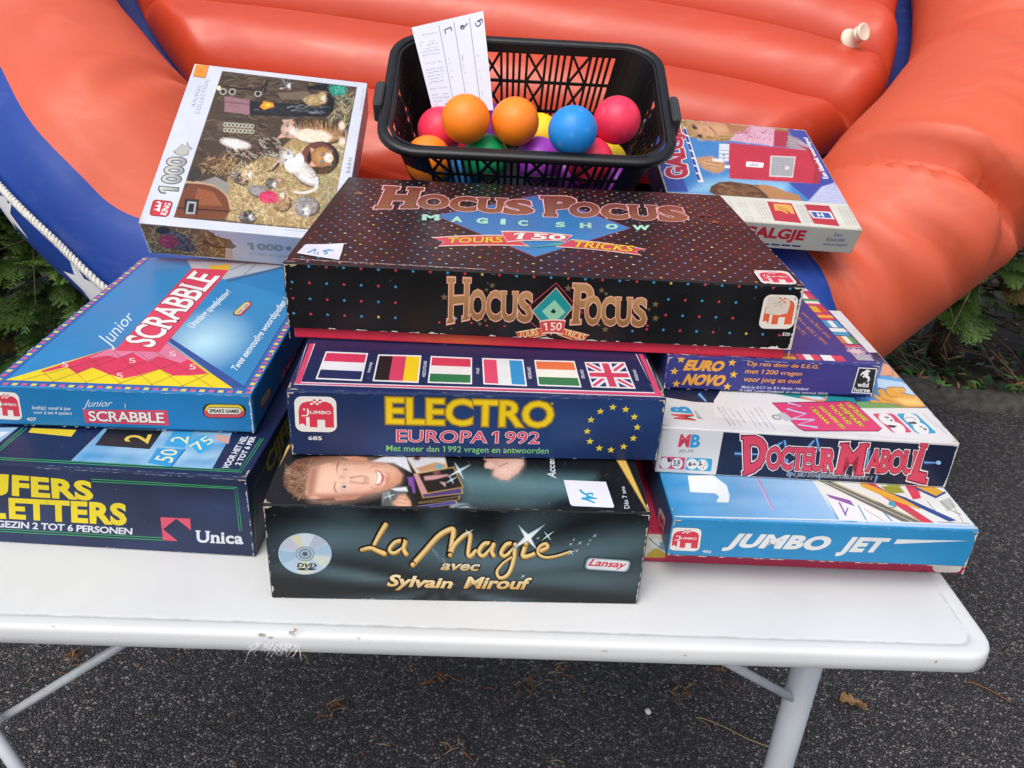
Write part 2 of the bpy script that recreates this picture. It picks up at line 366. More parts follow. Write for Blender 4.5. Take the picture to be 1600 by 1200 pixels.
# floor: inflated cross chambers
def floor_edge(s):
    """inner half widths left and right of the air floor at s"""
    def side(sign):
        best = None
        xs = [p for p in ringc if p.x * sign > 0]
        # distance test: largest |u| with clearance to the ring
        lo, hi = 0.0, 1.3
        for _ in range(22):
            mid = (lo + hi) / 2
            d = min((Vector((mid * sign, s)) - p).length for p in ringc)
            inside = d > TR + (0.045 if sign > 0 else 0.03)
            # must be inside, not beyond
            if inside and mid < max(abs(p.x) for p in xs if abs(p.y - s) < 0.12 or True): lo = mid
            else: hi = mid
        return lo
    return side(-1), side(1)
fl = MB(); NU, NS = 150, 240; s0, s1 = 0.209, 0.209 + 0.188 * 9.6
PIT = 0.188
vs = []
for j in range(NS + 1):
    sr = lerp(s0, s1, j / NS); eL, eR = floor_edge(sr + .07 * smooth01((sr - s0) / .12))[0], floor_edge(sr - .085 * smooth01((sr - s0) / .12))[1]
    for i in range(NU + 1):
        f = i / NU; f = 0.5 - 0.5 * math.cos(math.pi * f) * (1 if True else 1)
        u = lerp(-eL, eR, f)
        sk = 0.10 * u + 0.42 * max(0, u - 0.22) ** 2 + 0.02 * math.sin(u * 3); s = sr - sk * smooth01((sr - s0) / .12) * smooth01((s1 - sr) / .3)
        e = min(u + eL, eR - u, (sr - s0) * 1.2, (s1 - sr) * 1.2)
        q = ((sr - 0.209) / PIT + 1e-7) % 1.0
        pad = (max(0.0, 1 - (2 * q - 1) ** 2)) ** 0.5
        rim = min(1.0, max(0, e) / 0.055); rim = math.sqrt(max(0, 1 - (1 - rim) ** 2))
        n = -0.105 + 0.103 * rim * (0.12 + 0.88 * pad)
        # pinches at the chamber ends
        en = max(0, 1 - e / 0.16); n -= 0.012 * en * pad * (0.5 + noise.noise(Vector((u * 14, s * 22, 3)))) * rim
        n += 0.003 * noise.noise(Vector((u * 4, s * 6, 9)))
        vs.append(bp3(u, s, n))
fs = [(j * (NU + 1) + i, j * (NU + 1) + i + 1, (j + 1) * (NU + 1) + i + 1, (j + 1) * (NU + 1) + i) for j in range(NS) for i in range(NU)]
fl.add(vs, fs); boat_part('air_floor', fl, M['boat_orange'])
# navy hull skin under the floor
hb = MB(); vs = [bp3(0, 1.0, -0.12)] + [bp3(p.x * 0.97, 1.0 + (p.y - 1.0) * 0.97, ring_off(p) - .09) for p in ringc]
hb.add(vs, [(0, 1 + i, 1 + (i + 1) % NR) for i in range(NR)]); boat_part('hull_skin', hb, M['boat_navy'], False)
# inflation valve on the floor
vb = MB(); vc = bp3(0.575, 0.60, -0.012)
vx = (BN * 0.75 + Vector((0.35, -0.5, -0.1))).normalized()
prof = [(0, .019), (.004, .021), (.008, .019), (.012, .014), (.022, .0115), (.024, .013), (.030, .0135)]
a = vx.orthogonal().normalized(); b2 = vx.cross(a)
rings = [[vc + vx * z + (a * math.cos(t) + b2 * math.sin(t)) * r for t in [2 * math.pi * k / 24 for k in range(24)]] for z, r in prof]
v_, f_ = loft(rings, True, True); vb.add(v_, f_)
vo = boat_part('valve', vb, M['valve_plastic'])
cb = MB(); cc = vc + vx * 0.031
cx_ = (vx + Vector((0.35, -0.25, -0.1))).normalized(); a = cx_.orthogonal().normalized(); b2 = cx_.cross(a)
v_, f_ = loft([[cc + cx_ * z + (a * math.cos(t) + b2 * math.sin(t)) * r for t in [2 * math.pi * k / 24 for k in range(24)]] for z, r in ((0, .012), (.002, .0155), (.006, .0155), (.007, .0135), (.0062, .012))], True, True)
cb.add(v_, f_); cb.v = [tuple(Vector(v) - boat.location) for v in cb.v]; cb.build('valve_cap', M['valve_plastic'], vo, True)

# ---------------------------------------------------------------- basket of balls
M['basket_plastic'] = mat('basket_plastic', '#0b0b0d', 0.42, noise_amt=0.3, noise_scale=60, bump=0.15, bump_scale=500)
M['handle_grey'] = mat('handle_grey', '#2b2c2f', 0.6, noise_amt=0.15, noise_scale=80)
BW, BD, BH = 0.372, 0.254, 0.15
bas = empty('plastic_basket', (-0.182, 1.015, ZT + 0.2615), (math.radians(27.57), math.radians(0.09), math.radians(2.15)))
tag(bas, 'black slotted plastic basket full of coloured play balls', 'basket')
INS = 0.036
def wall(side, a, h):
    """point on the wall's mid surface: a along the side 0..1, h down 0..1"""
    i = INS * h; z = -BH * h
    x0, x1, y0, y1 = 0.012 + i, BW - 0.012 - i, 0.012 + i, BD - 0.012 - i
    return {'f': Vector((lerp(x0, x1, a), y0, z)), 'b': Vector((lerp(x0, x1, a), y1, z)), 'l': Vector((x0, lerp(y0, y1, a), z)), 'r': Vector((x1, lerp(y0, y1, a), z))}[side]
wb = MB()
for side, nun in (('f', 4), ('b', 4), ('l', 2), ('r', 2)):
    c0 = 0.13 if side in 'fb' else 0.17
    wdir = Vector((1, 0, 0)) if side in 'fb' else Vector((0, 1, 0))
    def seg(a0, h0, a1, h1, w=0.0034, t=0.0026): wb.bar(wall(side, a0, h0), wall(side, a1, h1), wdir if abs(a1 - a0) < 1e-3 or abs(h1 - h0) > 1e-3 else Vector((0, 0, 1)), w, t)
    un = (1 - 2 * c0) / nun
    for h in (0.07, 0.34, 0.61, 0.88): seg(c0 - 0.01, h, 1 - c0 + 0.01, h, 0.004)
    for k in range(nun):
        a0 = c0 + k * un; ax = a0 + un * 0.42
        for q in range(3):
            h0, h1 = 0.07 + 0.27 * q, 0.34 + 0.27 * q
            seg(a0, h0, ax, h1, 0.0034, 0.0022); seg(ax, h0, a0, h1, 0.0034, 0.0030)
        for q in (0, 0.42, 0.56, 0.70, 0.84): seg(a0 + un * q, 0.05, a0 + un * q, 0.9, 0.0036, 0.0034)
    seg(1 - c0, 0.05, 1 - c0, 0.9, 0.0036, 0.0034)
# solid rounded corners, top band and bottom band
def bring(h, off=0.0, rr=0.045):
    i = INS * h - off; w, d = BW - 0.024 - 2 * i, BD - 0.024 - 2 * i
    return [Vector((BW / 2 + x, BD / 2 + y, -BH * h)) for x, y in rrect_pts(w, d, rr - i * 0.3, 7)]
def band(h0, h1, sel=None):
    A0, A1 = bring(h0, 0.0013), bring(h1, 0.0013); B0, B1 = bring(h0, -0.0013), bring(h1, -0.0013); n = len(A0)
    for k in range(n):
        if sel and not sel(k): continue
        k2 = (k + 1) % n
        wb.add([A0[k], A0[k2], A1[k2], A1[k], B0[k], B0[k2], B1[k2], B1[k]], [(0, 3, 2, 1), (4, 5, 6, 7), (0, 1, 5, 4), (3, 7, 6, 2), (0, 4, 7, 3), (1, 2, 6, 5)])
band(0.0, 0.07); band(0.88, 1.0)
band(0.07, 0.88, lambda k: k % 8 != 7)
vs = bring(1.0, -0.001); wb.add(vs + [v + Vector((0, 0, 0.003)) for v in vs], [tuple(range(len(vs) - 1, -1, -1)), tuple(range(len(vs), 2 * len(vs)))])
wb.build('slotted_body', M['basket_plastic'], bas)
rb = MB()
def rr(off, z): return [Vector((BW / 2 + x, BD / 2 + y, z)) for x, y in rrect_pts(BW + 2 * off, BD + 2 * off, 0.052 + off, 9)]
v_, f_ = loft([rr(-0.0105, -0.004), rr(-0.010, 0.000), rr(-0.0085, 0.0015), rr(-0.004, 0.002), rr(0.001, 0.0012), rr(0.0025, -0.001), rr(0.003, -0.007), rr(0.0015, -0.008), rr(-0.0002, -0.007), rr(-0.002, -0.0015), rr(-0.0085, -0.005), rr(-0.0105, -0.004)])
rb.add(v_, f_); rb.build('rim', M['basket_plastic'], bas, True)
for sx in (0, 1):
    hb_ = MB(); x = -0.006 if sx == 0 else BW + 0.006; yc = BD * 0.42
    v_, f_ = loft([[Vector((x + (a * (0.006 - e)), yc + b * 0.8, z)) for a, b in [(p[0] / 0.02, p[1]) for p in rrect_pts(0.04, 0.062 - 2 * e, 0.008, 3)]] for z, e in ((-0.022, 0.002), (-0.020, 0), (0.004, 0), (0.006, 0.002))], True, True)
    hb_.add(v_, f_); hb_.build('handle', M['handle_grey'], bas, False)
BR = 0.0306
ballmesh = None
def uv_sphere(name, r, m):
    bm = bmesh.new(); bmesh.ops.create_uvsphere(bm, u_segments=40, v_segments=24, radius=r)
    me = bpy.data.meshes.new(name); bm.to_mesh(me); bm.free(); me.materials.append(m); me.polygons.foreach_set('use_smooth', [True] * len(me.polygons)); return me
BALLC = {'orange': '#fb8318', 'red': '#ea2f52', 'green': '#0a9a58', 'purple': '#9c38b8', 'yellow': '#f3d01c', 'blue': '#1a86d6'}
BMES = {}
def ball_seam(m):
    """a thin moulding seam round the ball and pale scuffs"""
    t = m.node_tree; N = t.nodes.new; L = t.links.new; b = t.nodes['Principled BSDF']; tc = N('ShaderNodeTexCoord'); sp = N('ShaderNodeSeparateXYZ'); L(tc.outputs['Object'], sp.inputs[0])
    ab = N('ShaderNodeMath'); ab.operation = 'ABSOLUTE'; L(sp.outputs[2], ab.inputs[0]); mr = N('ShaderNodeMapRange'); mr.inputs['From Max'].default_value = .0007; mr.inputs['To Min'].default_value = 1; mr.inputs['To Max'].default_value = 0; L(ab.outputs[0], mr.inputs['Value'])
    bp = N('ShaderNodeBump'); bp.inputs['Strength'].default_value = .35; bp.inputs['Distance'].default_value = .001; L(mr.outputs[0], bp.inputs['Height']); L(b.inputs['Normal'].links[0].from_socket, bp.inputs['Normal']); L(bp.outputs[0], b.inputs['Normal'])
    n = N('ShaderNodeTexNoise'); n.inputs['Scale'].default_value = 90; n.inputs['Detail'].default_value = 5; L(tc.outputs['Object'], n.inputs['Vector']); m2 = N('ShaderNodeMapRange'); m2.inputs['From Min'].default_value = .6; m2.inputs['From Max'].default_value = .75; m2.inputs['To Max'].default_value = .13; L(n.outputs['Fac'], m2.inputs['Value'])
    mx = N('ShaderNodeMix'); mx.data_type = 'RGBA'; mx.inputs['B'].default_value = (.6, .58, .55, 1); L(m2.outputs[0], mx.inputs['Factor']); L(b.inputs['Base Color'].links[0].from_socket, mx.inputs['A']); L(mx.outputs['Result'], b.inputs['Base Color'])
for k, c in BALLC.items():
    M['ball_' + k] = mat('ball_' + k, c, 0.48, noise_amt=0.03, noise_scale=60, bump=0.06, bump_scale=400); ball_seam(M['ball_' + k]); BMES[k] = uv_sphere('play_ball', BR, M['ball_' + k])
BALLS = [
    ('orange', [-0.077, 1.0818, 0.2927], 'orange ball on the left of the pile, in front of the paper slip'),
    ('orange', [-0.0146, 1.0958, 0.2907], 'orange ball beside the paper slip, second from the top middle of the basket'),
    ('red', [-0.1158, 1.145, 0.2666], 'raspberry red ball half hidden behind the leftmost high orange ball'),
    ('blue', [0.0578, 1.0559, 0.2899], 'blue ball in the upper row between the orange and red balls'),
    ('red', [0.1172, 1.1127, 0.2967], 'red ball resting highest at the right end of the basket'),
    ('yellow', [0.0182, 1.1793, 0.2603], 'yellow ball wedged between the orange ball and the blue ball'),
    ('green', [-0.0513, 1.1061, 0.2413], 'green ball against the front slots of the basket'),
    ('purple', [0.0183, 1.1141, 0.2401], 'purple ball at the middle of the front rim of the basket'),
    ('red', [0.085, 1.0919, 0.2474], 'red ball at the front rim just right of the purple ball'),
    ('orange', [-0.1254, 1.0906, 0.2379], 'orange ball low in the front corner of the basket, under the raspberry ball'),
    ('red', [-0.1103, 1.1943, 0.2222], 'red ball low behind the front corner orange ball'),
    ('purple', [-0.0499, 1.2189, 0.264], 'purple ball showing a sliver between the two high orange balls'),
    ('yellow', [0.1147, 1.1838, 0.2271], 'yellow ball low behind the front rim beside the right red ball'),
    ('blue', [-0.0897, 1.1383, 0.2041], 'blue ball at the bottom seen through the front slots left of the green ball'),
    ('purple', [0.1197, 1.1246, 0.2095], 'purple ball at the bottom seen through the right front slots'),
    ('purple', [0.0599, 1.1624, 0.2105], 'purple ball at the bottom seen through the front slots below the red ball')]
for c_, p_, l_ in BALLS:
    o = bpy.data.objects.new('play_ball', BMES[c_]); COL.objects.link(o); o.location = (p_[0], p_[1], p_[2] + ZT); o.rotation_euler = (random.uniform(0, 6), random.uniform(0, 6), random.uniform(0, 6)); tag(o, l_, 'ball', 'play balls in the black basket')


# paper slip standing in the basket
M['paper'] = mat('paper', '#c6c8d6', 0.7, noise_amt=.03, noise_scale=12); M['ink'] = mat('ink', '#6f707c', 0.8); M['pencil'] = mat('pencil', '#33343c', 0.8)
SQ = [(643, 43, 1.128), (755, 17, 1.130), (771, 172, 1.125), (677, 177, 1.122)]
def slip(u, v, off=0.0):
    a = [c1 + (c2 - c1) * u for c1, c2 in zip(SQ[0], SQ[1])]; b = [c1 + (c2 - c1) * u for c1, c2 in zip(SQ[3], SQ[2])]; q = [x + (y - x) * v for x, y in zip(a, b)]
    return at_depth(q[0], q[1], q[2] - off + .004 * math.sin(u * 3.1) - .003 * math.sin(v * 3))
pb = MB(); n_ = 10
for off, fl_ in ((0.0, False), (-.0004, True)):
    vs = [slip(i / n_, j / n_, off) for j in range(n_ + 1) for i in range(n_ + 1)]; fs = []
    for j in range(n_):
        for i in range(n_):
            f = (j * (n_ + 1) + i, (j + 1) * (n_ + 1) + i, (j + 1) * (n_ + 1) + i + 1, j * (n_ + 1) + i + 1); fs.append(f[::-1] if fl_ else f)
    pb.add(vs, fs)
kz = [0]
def ink(pts, w, mi, sub=1):
    kz[0] += 1; off = .0004 + kz[0] * 2e-6
    for (a, b) in zip(pts, pts[1:]):
        d = Vector((b[0] - a[0], (b[1] - a[1]) * 1.3)); l = d.length or 1; nx, ny = -d.y / l * w, d.x / l * w / 1.3
        pb.add([slip(a[0] - nx, a[1] - ny, off), slip(b[0] - nx, b[1] - ny, off), slip(b[0] + nx, b[1] + ny, off), slip(a[0] + nx, a[1] + ny, off)], [(3, 2, 1, 0)], mi)
for u in (.37, .58, .80): ink([(u, .04 + .3 * k / 8) if k < 0 else (u, .04 + .94 * k / 8) for k in range(9)], .0035, 1)
for v0, rows in ((.11, 1), (.19, 5), (.43, 1), (.50, 5), (.72, 1), (.79, 4)):
    for r in range(rows):
        v = v0 + r * .036
        for k in range(8):
            u = .06 + k * .034 + random.uniform(-.003, .003)
            if random.random() < .85: ink([(u, v), (u + random.uniform(.008, .02), v + random.uniform(-.008, .008))], .004, 1)
ink([(.44, .15), (.44, .10), (.45, .10), (.53, .09), (.53, .13)], .006, 2)
ink([(.655, .115), (.68, .135), (.71, .13), (.71, .105), (.68, .095), (.66, .11), (.73, .11), (.765, .085)], .006, 2)
ink([(.87, .10), (.885, .135), (.92, .14), (.945, .12), (.935, .09), (.90, .09), (.97, .075), (.97, .11)], .006, 2)
for k in range(26):
    u, v = random.choice((.42, .62, .85)), random.uniform(.4, .95); ink([(u, v), (u + .004, v + .012)], .004, 1)
tag(pb.build('paper_slip', [M['paper'], M['ink'], M['pencil']]), 'white lined paper slip with printed columns and handwritten figures, standing in the black basket', 'paper')
# ---------------------------------------------------------------- printed card boxes
import numpy as np
KC = 0.86
def colr(c):
    r = lin(c); return (r[0] * KC, r[1] * KC, r[2] * KC)
def card_material():
    m = bpy.data.materials.new('printed_card'); m.use_nodes = True; t = m.node_tree; b = t.nodes['Principled BSDF']
    N = t.nodes.new; L = t.links.new
    at = N('ShaderNodeAttribute'); at.attribute_name = 'Col'
    tc = N('ShaderNodeTexCoord')
    n = N('ShaderNodeTexNoise'); n.inputs['Scale'].default_value = 22; n.inputs['Detail'].default_value = 6; L(tc.outputs['Object'], n.inputs['Vector'])
    mr = N('ShaderNodeMapRange'); mr.inputs['From Min'].default_value = .3; mr.inputs['From Max'].default_value = .7; mr.inputs['To Min'].default_value = .93; mr.inputs['To Max'].default_value = 1.05; L(n.outputs['Fac'], mr.inputs['Value'])
    sc = N('ShaderNodeVectorMath'); sc.operation = 'SCALE'; L(at.outputs['Color'], sc.inputs[0]); L(mr.outputs[0], sc.inputs['Scale'])
    # fine pale dust and scuffs
    n3 = N('ShaderNodeTexNoise'); n3.inputs['Scale'].default_value = 260; n3.inputs['Detail'].default_value = 3; L(tc.outputs['Object'], n3.inputs['Vector'])
    m3 = N('ShaderNodeMapRange'); m3.inputs['From Min'].default_value = .69; m3.inputs['From Max'].default_value = .78; m3.inputs['To Max'].default_value = .22; L(n3.outputs['Fac'], m3.inputs['Value'])
    mx = N('ShaderNodeMix'); mx.data_type = 'RGBA'; mx.inputs['B'].default_value = (.55, .54, .52, 1); L(m3.outputs[0], mx.inputs['Factor']); L(sc.outputs[0], mx.inputs['A'])
    L(mx.outputs['Result'], b.inputs['Base Color'])
    r = N('ShaderNodeMapRange'); r.inputs['From Min'].default_value = .3; r.inputs['From Max'].default_value = .7; r.inputs['To Min'].default_value = .3; r.inputs['To Max'].default_value = .46; L(n.outputs['Fac'], r.inputs['Value']); L(r.outputs[0], b.inputs['Roughness'])
    b.inputs['Specular IOR Level'].default_value = 0.42
    n2 = N('ShaderNodeTexNoise'); n2.inputs['Scale'].default_value = 30; n2.inputs['Detail'].default_value = 5; L(tc.outputs['Object'], n2.inputs['Vector'])
    bp = N('ShaderNodeBump'); bp.inputs['Strength'].default_value = .10; bp.inputs['Distance'].default_value = .003; L(n2.outputs['Fac'], bp.inputs['Height']); L(bp.outputs[0], b.inputs['Normal'])
    return m
M['card'] = card_material()

def clip_poly(P, w, h, e):
    """clip (u, v, r, g, b) polygon to the flat part of the face"""
    for ax, sg, lim in ((0, 1, e), (0, -1, -(w - e)), (1, 1, e), (1, -1, -(h - e))):
        if all(p[ax] * sg >= lim for p in P): continue
        out = []
        for i in range(len(P)):
            a, b = P[i - 1], P[i]; da, db = a[ax] * sg - lim, b[ax] * sg - lim
            if (da >= 0) != (db >= 0):
                t = da / (da - db); out.append(tuple(x + (y - x) * t for x, y in zip(a, b)))
            if db >= 0: out.append(b)
        P = out
        if len(P) < 3: return []
    return P

class Card:
    """one printed cardboard shell: a rounded box plus flat ink, collected into one mesh"""
    def __init__(s): s.v = []; s.f = []; s.c = []
    def box(s, x0, y0, z0, x1, y1, z1, bev, colf):
        bm = bmesh.new(); bmesh.ops.create_cube(bm, size=1)
        for v in bm.verts: v.co = Vector((lerp(x0, x1, v.co.x + .5), lerp(y0, y1, v.co.y + .5), lerp(z0, z1, v.co.z + .5)))
        bmesh.ops.bevel(bm, geom=bm.edges[:], offset=bev, segments=2, profile=.5, affect='EDGES')
        bm.normal_update(); k = len(s.v); bm.verts.index_update()
        s.v += [tuple(v.co) for v in bm.verts]
        for f in bm.faces: s.f.append(tuple(v.index + k for v in f.verts)); c = colr(colf(f.normal)) if callable(colf) else colr(colf); s.c.append([c] * len(f.verts))
        bm.free()
    def build(s, name, parent, pivot=None):
        me = bpy.data.meshes.new(name); me.from_pydata(s.v, [], s.f); me.materials.append(M['card'])
        ca = me.color_attributes.new('Col', 'FLOAT_COLOR', 'CORNER')
        flat = np.ones((len(me.loops), 4), np.float32); flat[:, :3] = np.array([c for f in s.c for c in f], np.float32); ca.data.foreach_set('color', flat.ravel())
        me.update(); o = bpy.data.objects.new(name, me); COL.objects.link(o); o.parent = parent
        return o

GLY = {}
def glyph(ch, bold):
    k = (ch, bold)
    if k not in GLY:
        c = bpy.data.curves.new('t', 'FONT'); c.body = ch; c.offset = bold; c.resolution_u = 3; o = bpy.data.objects.new('t', c); m = o.to_mesh()
        GLY[k] = ([(v.co.x, v.co.y) for v in m.vertices], [tuple(p.vertices) for p in m.polygons]); o.to_mesh_clear(); bpy.data.objects.remove(o); bpy.data.curves.remove(c)
    return GLY[k]
def advance(ch):
    a = bbox(glyph('H' + ch + 'H', 0)[0]); b = bbox(glyph('HH', 0)[0]); return (a[2] - a[0]) - (b[2] - b[0])
TXT = {}
def text_tris(body, bold=0.0, spacing=1.0):
    key = (body, round(bold, 3), spacing)
    if key in TXT: return TXT[key]
    if '1' in body:                       # the plain font draws the figure 1 as a bare stem: give it its flag
        vs, fs, x = [], [], 0.0
        for ch in body:
            if ch != ' ':
                V, F = glyph(ch, bold); k = len(vs); vs += [(a + x, b) for a, b in V]; fs += [tuple(i + k for i in f) for f in F]
                if ch == '1':
                    x0, y0, x1, y1 = bbox(V); h = y1 - y0; w = x1 - x0; k = len(vs); vs += [(x + x0 + .02, y1), (x + x0 - h * .20, y1 - h * .17), (x + x0 - h * .20, y1 - h * .17 - w * 1.05), (x + x0 + .02, y1 - w * 1.0)]; fs.append((k, k + 1, k + 2, k + 3))
            x += advance(ch) * spacing + (.06 if ch == '1' else 0)
            if ch == '1': pass
        TXT[key] = (vs, fs); return TXT[key]
    c = bpy.data.curves.new('t', 'FONT'); c.body = body; c.offset = bold; c.space_character = spacing; c.resolution_u = 3
    o = bpy.data.objects.new('t', c); m = o.to_mesh()
    vs = [(v.co.x, v.co.y) for v in m.vertices]; fs = [tuple(p.vertices) for p in m.polygons]
    o.to_mesh_clear(); bpy.data.objects.remove(o); bpy.data.curves.remove(c)
    TXT[key] = (vs, fs); return TXT[key]
def bbox(vs):
    xs = [v[0] for v in vs]; ys = [v[1] for v in vs]; return min(xs), min(ys), max(xs), max(ys)
def serif_bars(body, bold, spacing, ext, th):
    """slab serifs on every flat stem end at the base line and the cap line"""
    vs, fs = text_tris(body, bold, spacing); cnt = {}
    for f in fs:
        for i in range(len(f)):
            a, b = f[i], f[(i + 1) % len(f)]
            ka = (round(vs[a][0], 3), round(vs[a][1], 3)); kb = (round(vs[b][0], 3), round(vs[b][1], 3)); k = (min(ka, kb), max(ka, kb)); cnt[k] = cnt.get(k, 0) + 1
    _, y0, _, y1 = bbox(vs); ys = {}
    for (a, b), n in cnt.items():
        if n == 1 and abs(a[1] - b[1]) < 1e-3 and abs(a[0] - b[0]) > .03: ys.setdefault(round(a[1], 2), []).append((min(a[0], b[0]), max(a[0], b[0]), a[1]))
    out = []
    lo = [y for y in ys if y < y0 + .1]; hi = [y for y in ys if y > y1 - .12]
    for y in lo: out += [(x0 - ext, yy, x1 + ext, yy + th) for x0, x1, yy in ys[y]]
    for y in hi: out += [(x0 - ext, yy - th, x1 + ext, yy) for x0, x1, yy in ys[y]]
    return out

class Face:
    T = (0, 0, 1)
    def __init__(s, card, P0, ex, ey, w, h, mw, px=None, e=0.0012):
        """P0, ex, ey, w, h in the box's space; px gives measured picture corners bl, br, tr, tl used as the layout grid for the artwork"""
        s.c = card; s.P0 = Vector(P0); s.ex = Vector(ex); s.ey = Vector(ey); s.n = s.ex.cross(s.ey); s.w = w; s.h = h; s.k = 0; s.e = e
        pts = [project(mw @ (s.P0 + s.ex * (a * w) + s.ey * (b * h))) for a, b in ((0, 0), (1, 0), (1, 1), (0, 1))]
        for i, q in enumerate(px or []):
            if q: pts[i] = q
        A = []; B_ = []
        for (x, y), (u, v) in zip(pts, ((0, 0), (w, 0), (w, h), (0, h))):
            A += [[x, y, 1, 0, 0, 0, -u * x, -u * y], [0, 0, 0, x, y, 1, -v * x, -v * y]]; B_ += [u, v]
        s.H = np.append(np.linalg.solve(np.array(A), np.array(B_)), 1).reshape(3, 3); s.ext = 0
    def Z(s, ox, oy, sc): s.t = (ox, oy, sc); return s
    t = (0, 0, 1); mask = None
    def clip_to(s, pts): s.mask = [s.uv(p) for p in pts] if pts else None
    def uv(s, p):
        x, y = s.t[0] + p[0] * s.t[2], s.t[1] + p[1] * s.t[2]
        q = s.H @ np.array([x, y, 1.0]); return (q[0] / q[2], q[1] / q[2])
    def emit(s, P, cs, z=None):
        """P uv points, cs colour per point"""
        if z is None: s.k += 1; z = 2e-5 + s.k * 5e-6
        Q = clip_poly([(p[0], p[1], *c) for p, c in zip(P, cs)], s.w, s.h, s.e)
        if s.mask and len(Q) > 2:
            m = s.mask
            for i in range(len(m)):
                a, b = m[i - 1], m[i]; ex, ey = b[0] - a[0], b[1] - a[1]; D = [ex * (q[1] - a[1]) - ey * (q[0] - a[0]) for q in Q]; out = []
                for j in range(len(Q)):
                    da, db = D[j - 1], D[j]
                    if (da >= 0) != (db >= 0): t = da / (da - db); out.append(tuple(x + (y - x) * t for x, y in zip(Q[j - 1], Q[j])))
                    if db >= 0: out.append(Q[j])
                Q = out
                if len(Q) < 3: return
        if len(Q) < 3: return
        ar = sum(Q[i - 1][0] * Q[i][1] - Q[i][0] * Q[i - 1][1] for i in range(len(Q)))
        if ar < 0: Q = Q[::-1]
        k = len(s.c.v); s.c.v += [tuple(s.P0 + s.ex * q[0] + s.ey * q[1] + s.n * z) for q in Q]; s.c.f.append(tuple(range(k, k + len(Q)))); s.c.c.append([q[2:5] for q in Q])
    def uvpoly(s, P, col, z=None): s.emit(P, [colr(col)] * len(P), z)
    def poly(s, pts, col, z=None):
        P = [s.uv(p) for p in pts]
        if isinstance(col, list): s.emit(P, [colr(c) for c in col], z)
        else: s.emit(P, [colr(col)] * len(P), z)
    def soft(s, pts, edge, mid, c=None, n=9, reach=.92):
        """flat shape whose print fades from an edge tint to a middle tint"""
        c = c or (sum(p[0] for p in pts) / len(pts), sum(p[1] for p in pts) / len(pts))
        for i in range(n):
            k = 1 - reach * i / n; s.poly([(c[0] + (p[0] - c[0]) * k, c[1] + (p[1] - c[1]) * k) for p in pts], rgbmix(edge, mid, i / (n - 1)))
    def layer(s, n=1): s.k += n; return 2e-5 + s.k * 5e-6
    def quad(s, q):
        if len(q) == 3: bl, br, tl = q; tr = (br[0] + tl[0] - bl[0], br[1] + tl[1] - bl[1]); return bl, br, tr, tl
        return q
    def bil(s, q, u, v):
        bl, br, tr, tl = q
        return (bl[0] * (1 - u) * (1 - v) + br[0] * u * (1 - v) + tr[0] * u * v + tl[0] * (1 - u) * v, bl[1] * (1 - u) * (1 - v) + br[1] * u * (1 - v) + tr[1] * u * v + tl[1] * (1 - u) * v)
    def field(s, q, nx, ny, fn):
        q = s.quad(q); z = s.layer()
        G = [[(s.uv(s.bil(q, i / nx, j / ny)), colr(fn(i / nx, j / ny))) for i in range(nx + 1)] for j in range(ny + 1)]
        for j in range(ny):
            for i in range(nx):
                c = (G[j][i], G[j][i + 1], G[j + 1][i + 1], G[j + 1][i]); s.emit([a for a, _ in c], [b for _, b in c], z)
    def rrect(s, q, col, r=.18, n=5, ins=0.0, asp=1.0):
        q = s.quad(q); P = []
        for x, y in rrect_pts(asp * (1 - 2 * ins), 1 - 2 * ins, r, n): P.append(s.bil(q, x / asp + .5, y + .5))
        s.poly(P, col)
    def qpoly(s, q, pts, col): q = s.quad(q); s.poly([s.bil(q, *p) for p in pts], col)
    def text(s, body, q, col, bold=0.0, outline=None, serif=None, spacing=1.0, shear=0.0, jag=0.0):
        """ink bounds of the text fill the picture quad bl, br, (tr,) tl; serif=(ext, th)"""
        q = s.quad(q); vs, fs = text_tris(body, bold, spacing); x0, y0, x1, y1 = bbox(vs)
        bars = serif_bars(body, bold, spacing, *serif) if serif else []
        for b in bars: x0 = min(x0, b[0]); x1 = max(x1, b[2])
        if shear: x1 += shear * (y1 - y0)
        def mp(x, y):
            if shear: x = x + shear * (y - y0)
            if jag: x += jag * noise.noise(Vector((x * 9, y * 9, 1))); y += jag * noise.noise(Vector((x * 9, y * 9, 5)))
            return s.bil(q, (x - x0) / (x1 - x0), (y - y0) / (y1 - y0))
        jobs = []
        for oc, oa in (outline or []): jobs.append((text_tris(body, bold + oa, spacing), oc, oa))
        jobs.append(((vs, fs), col, 0))
        for (V, F), cc, oa in jobs:
            if bars:
                for b in bars: s.poly([mp(b[0] - oa, b[1] - oa), mp(b[2] + oa, b[1] - oa), mp(b[2] + oa, b[3] + oa), mp(b[0] - oa, b[3] + oa)], cc if not isinstance(cc, tuple) else [cc[0], cc[0], cc[1], cc[1]])
            z = s.layer()
            for f in F:
                if isinstance(cc, tuple): c2 = [tuple(a + (b - a) * max(0, min(1, (V[i][1] - y0) / (y1 - y0))) for a, b in zip(colr(cc[0]), colr(cc[1]))) for i in f]
                else: c2 = [colr(cc)] * len(f)
                s.emit([s.uv(mp(*V[i])) for i in f], c2, z)
    def star(s, p, r, col, n=5, inner=.42, rot=0, z=None, px=False):
        u, v = s.uv(p) if not px else p
        P = [(u + (r if k % 2 == 0 else r * inner) * math.sin(rot + k * math.pi / n), v + (r if k % 2 == 0 else r * inner) * math.cos(rot + k * math.pi / n)) for k in range(2 * n)]
        s.uvpoly(P, col, z)
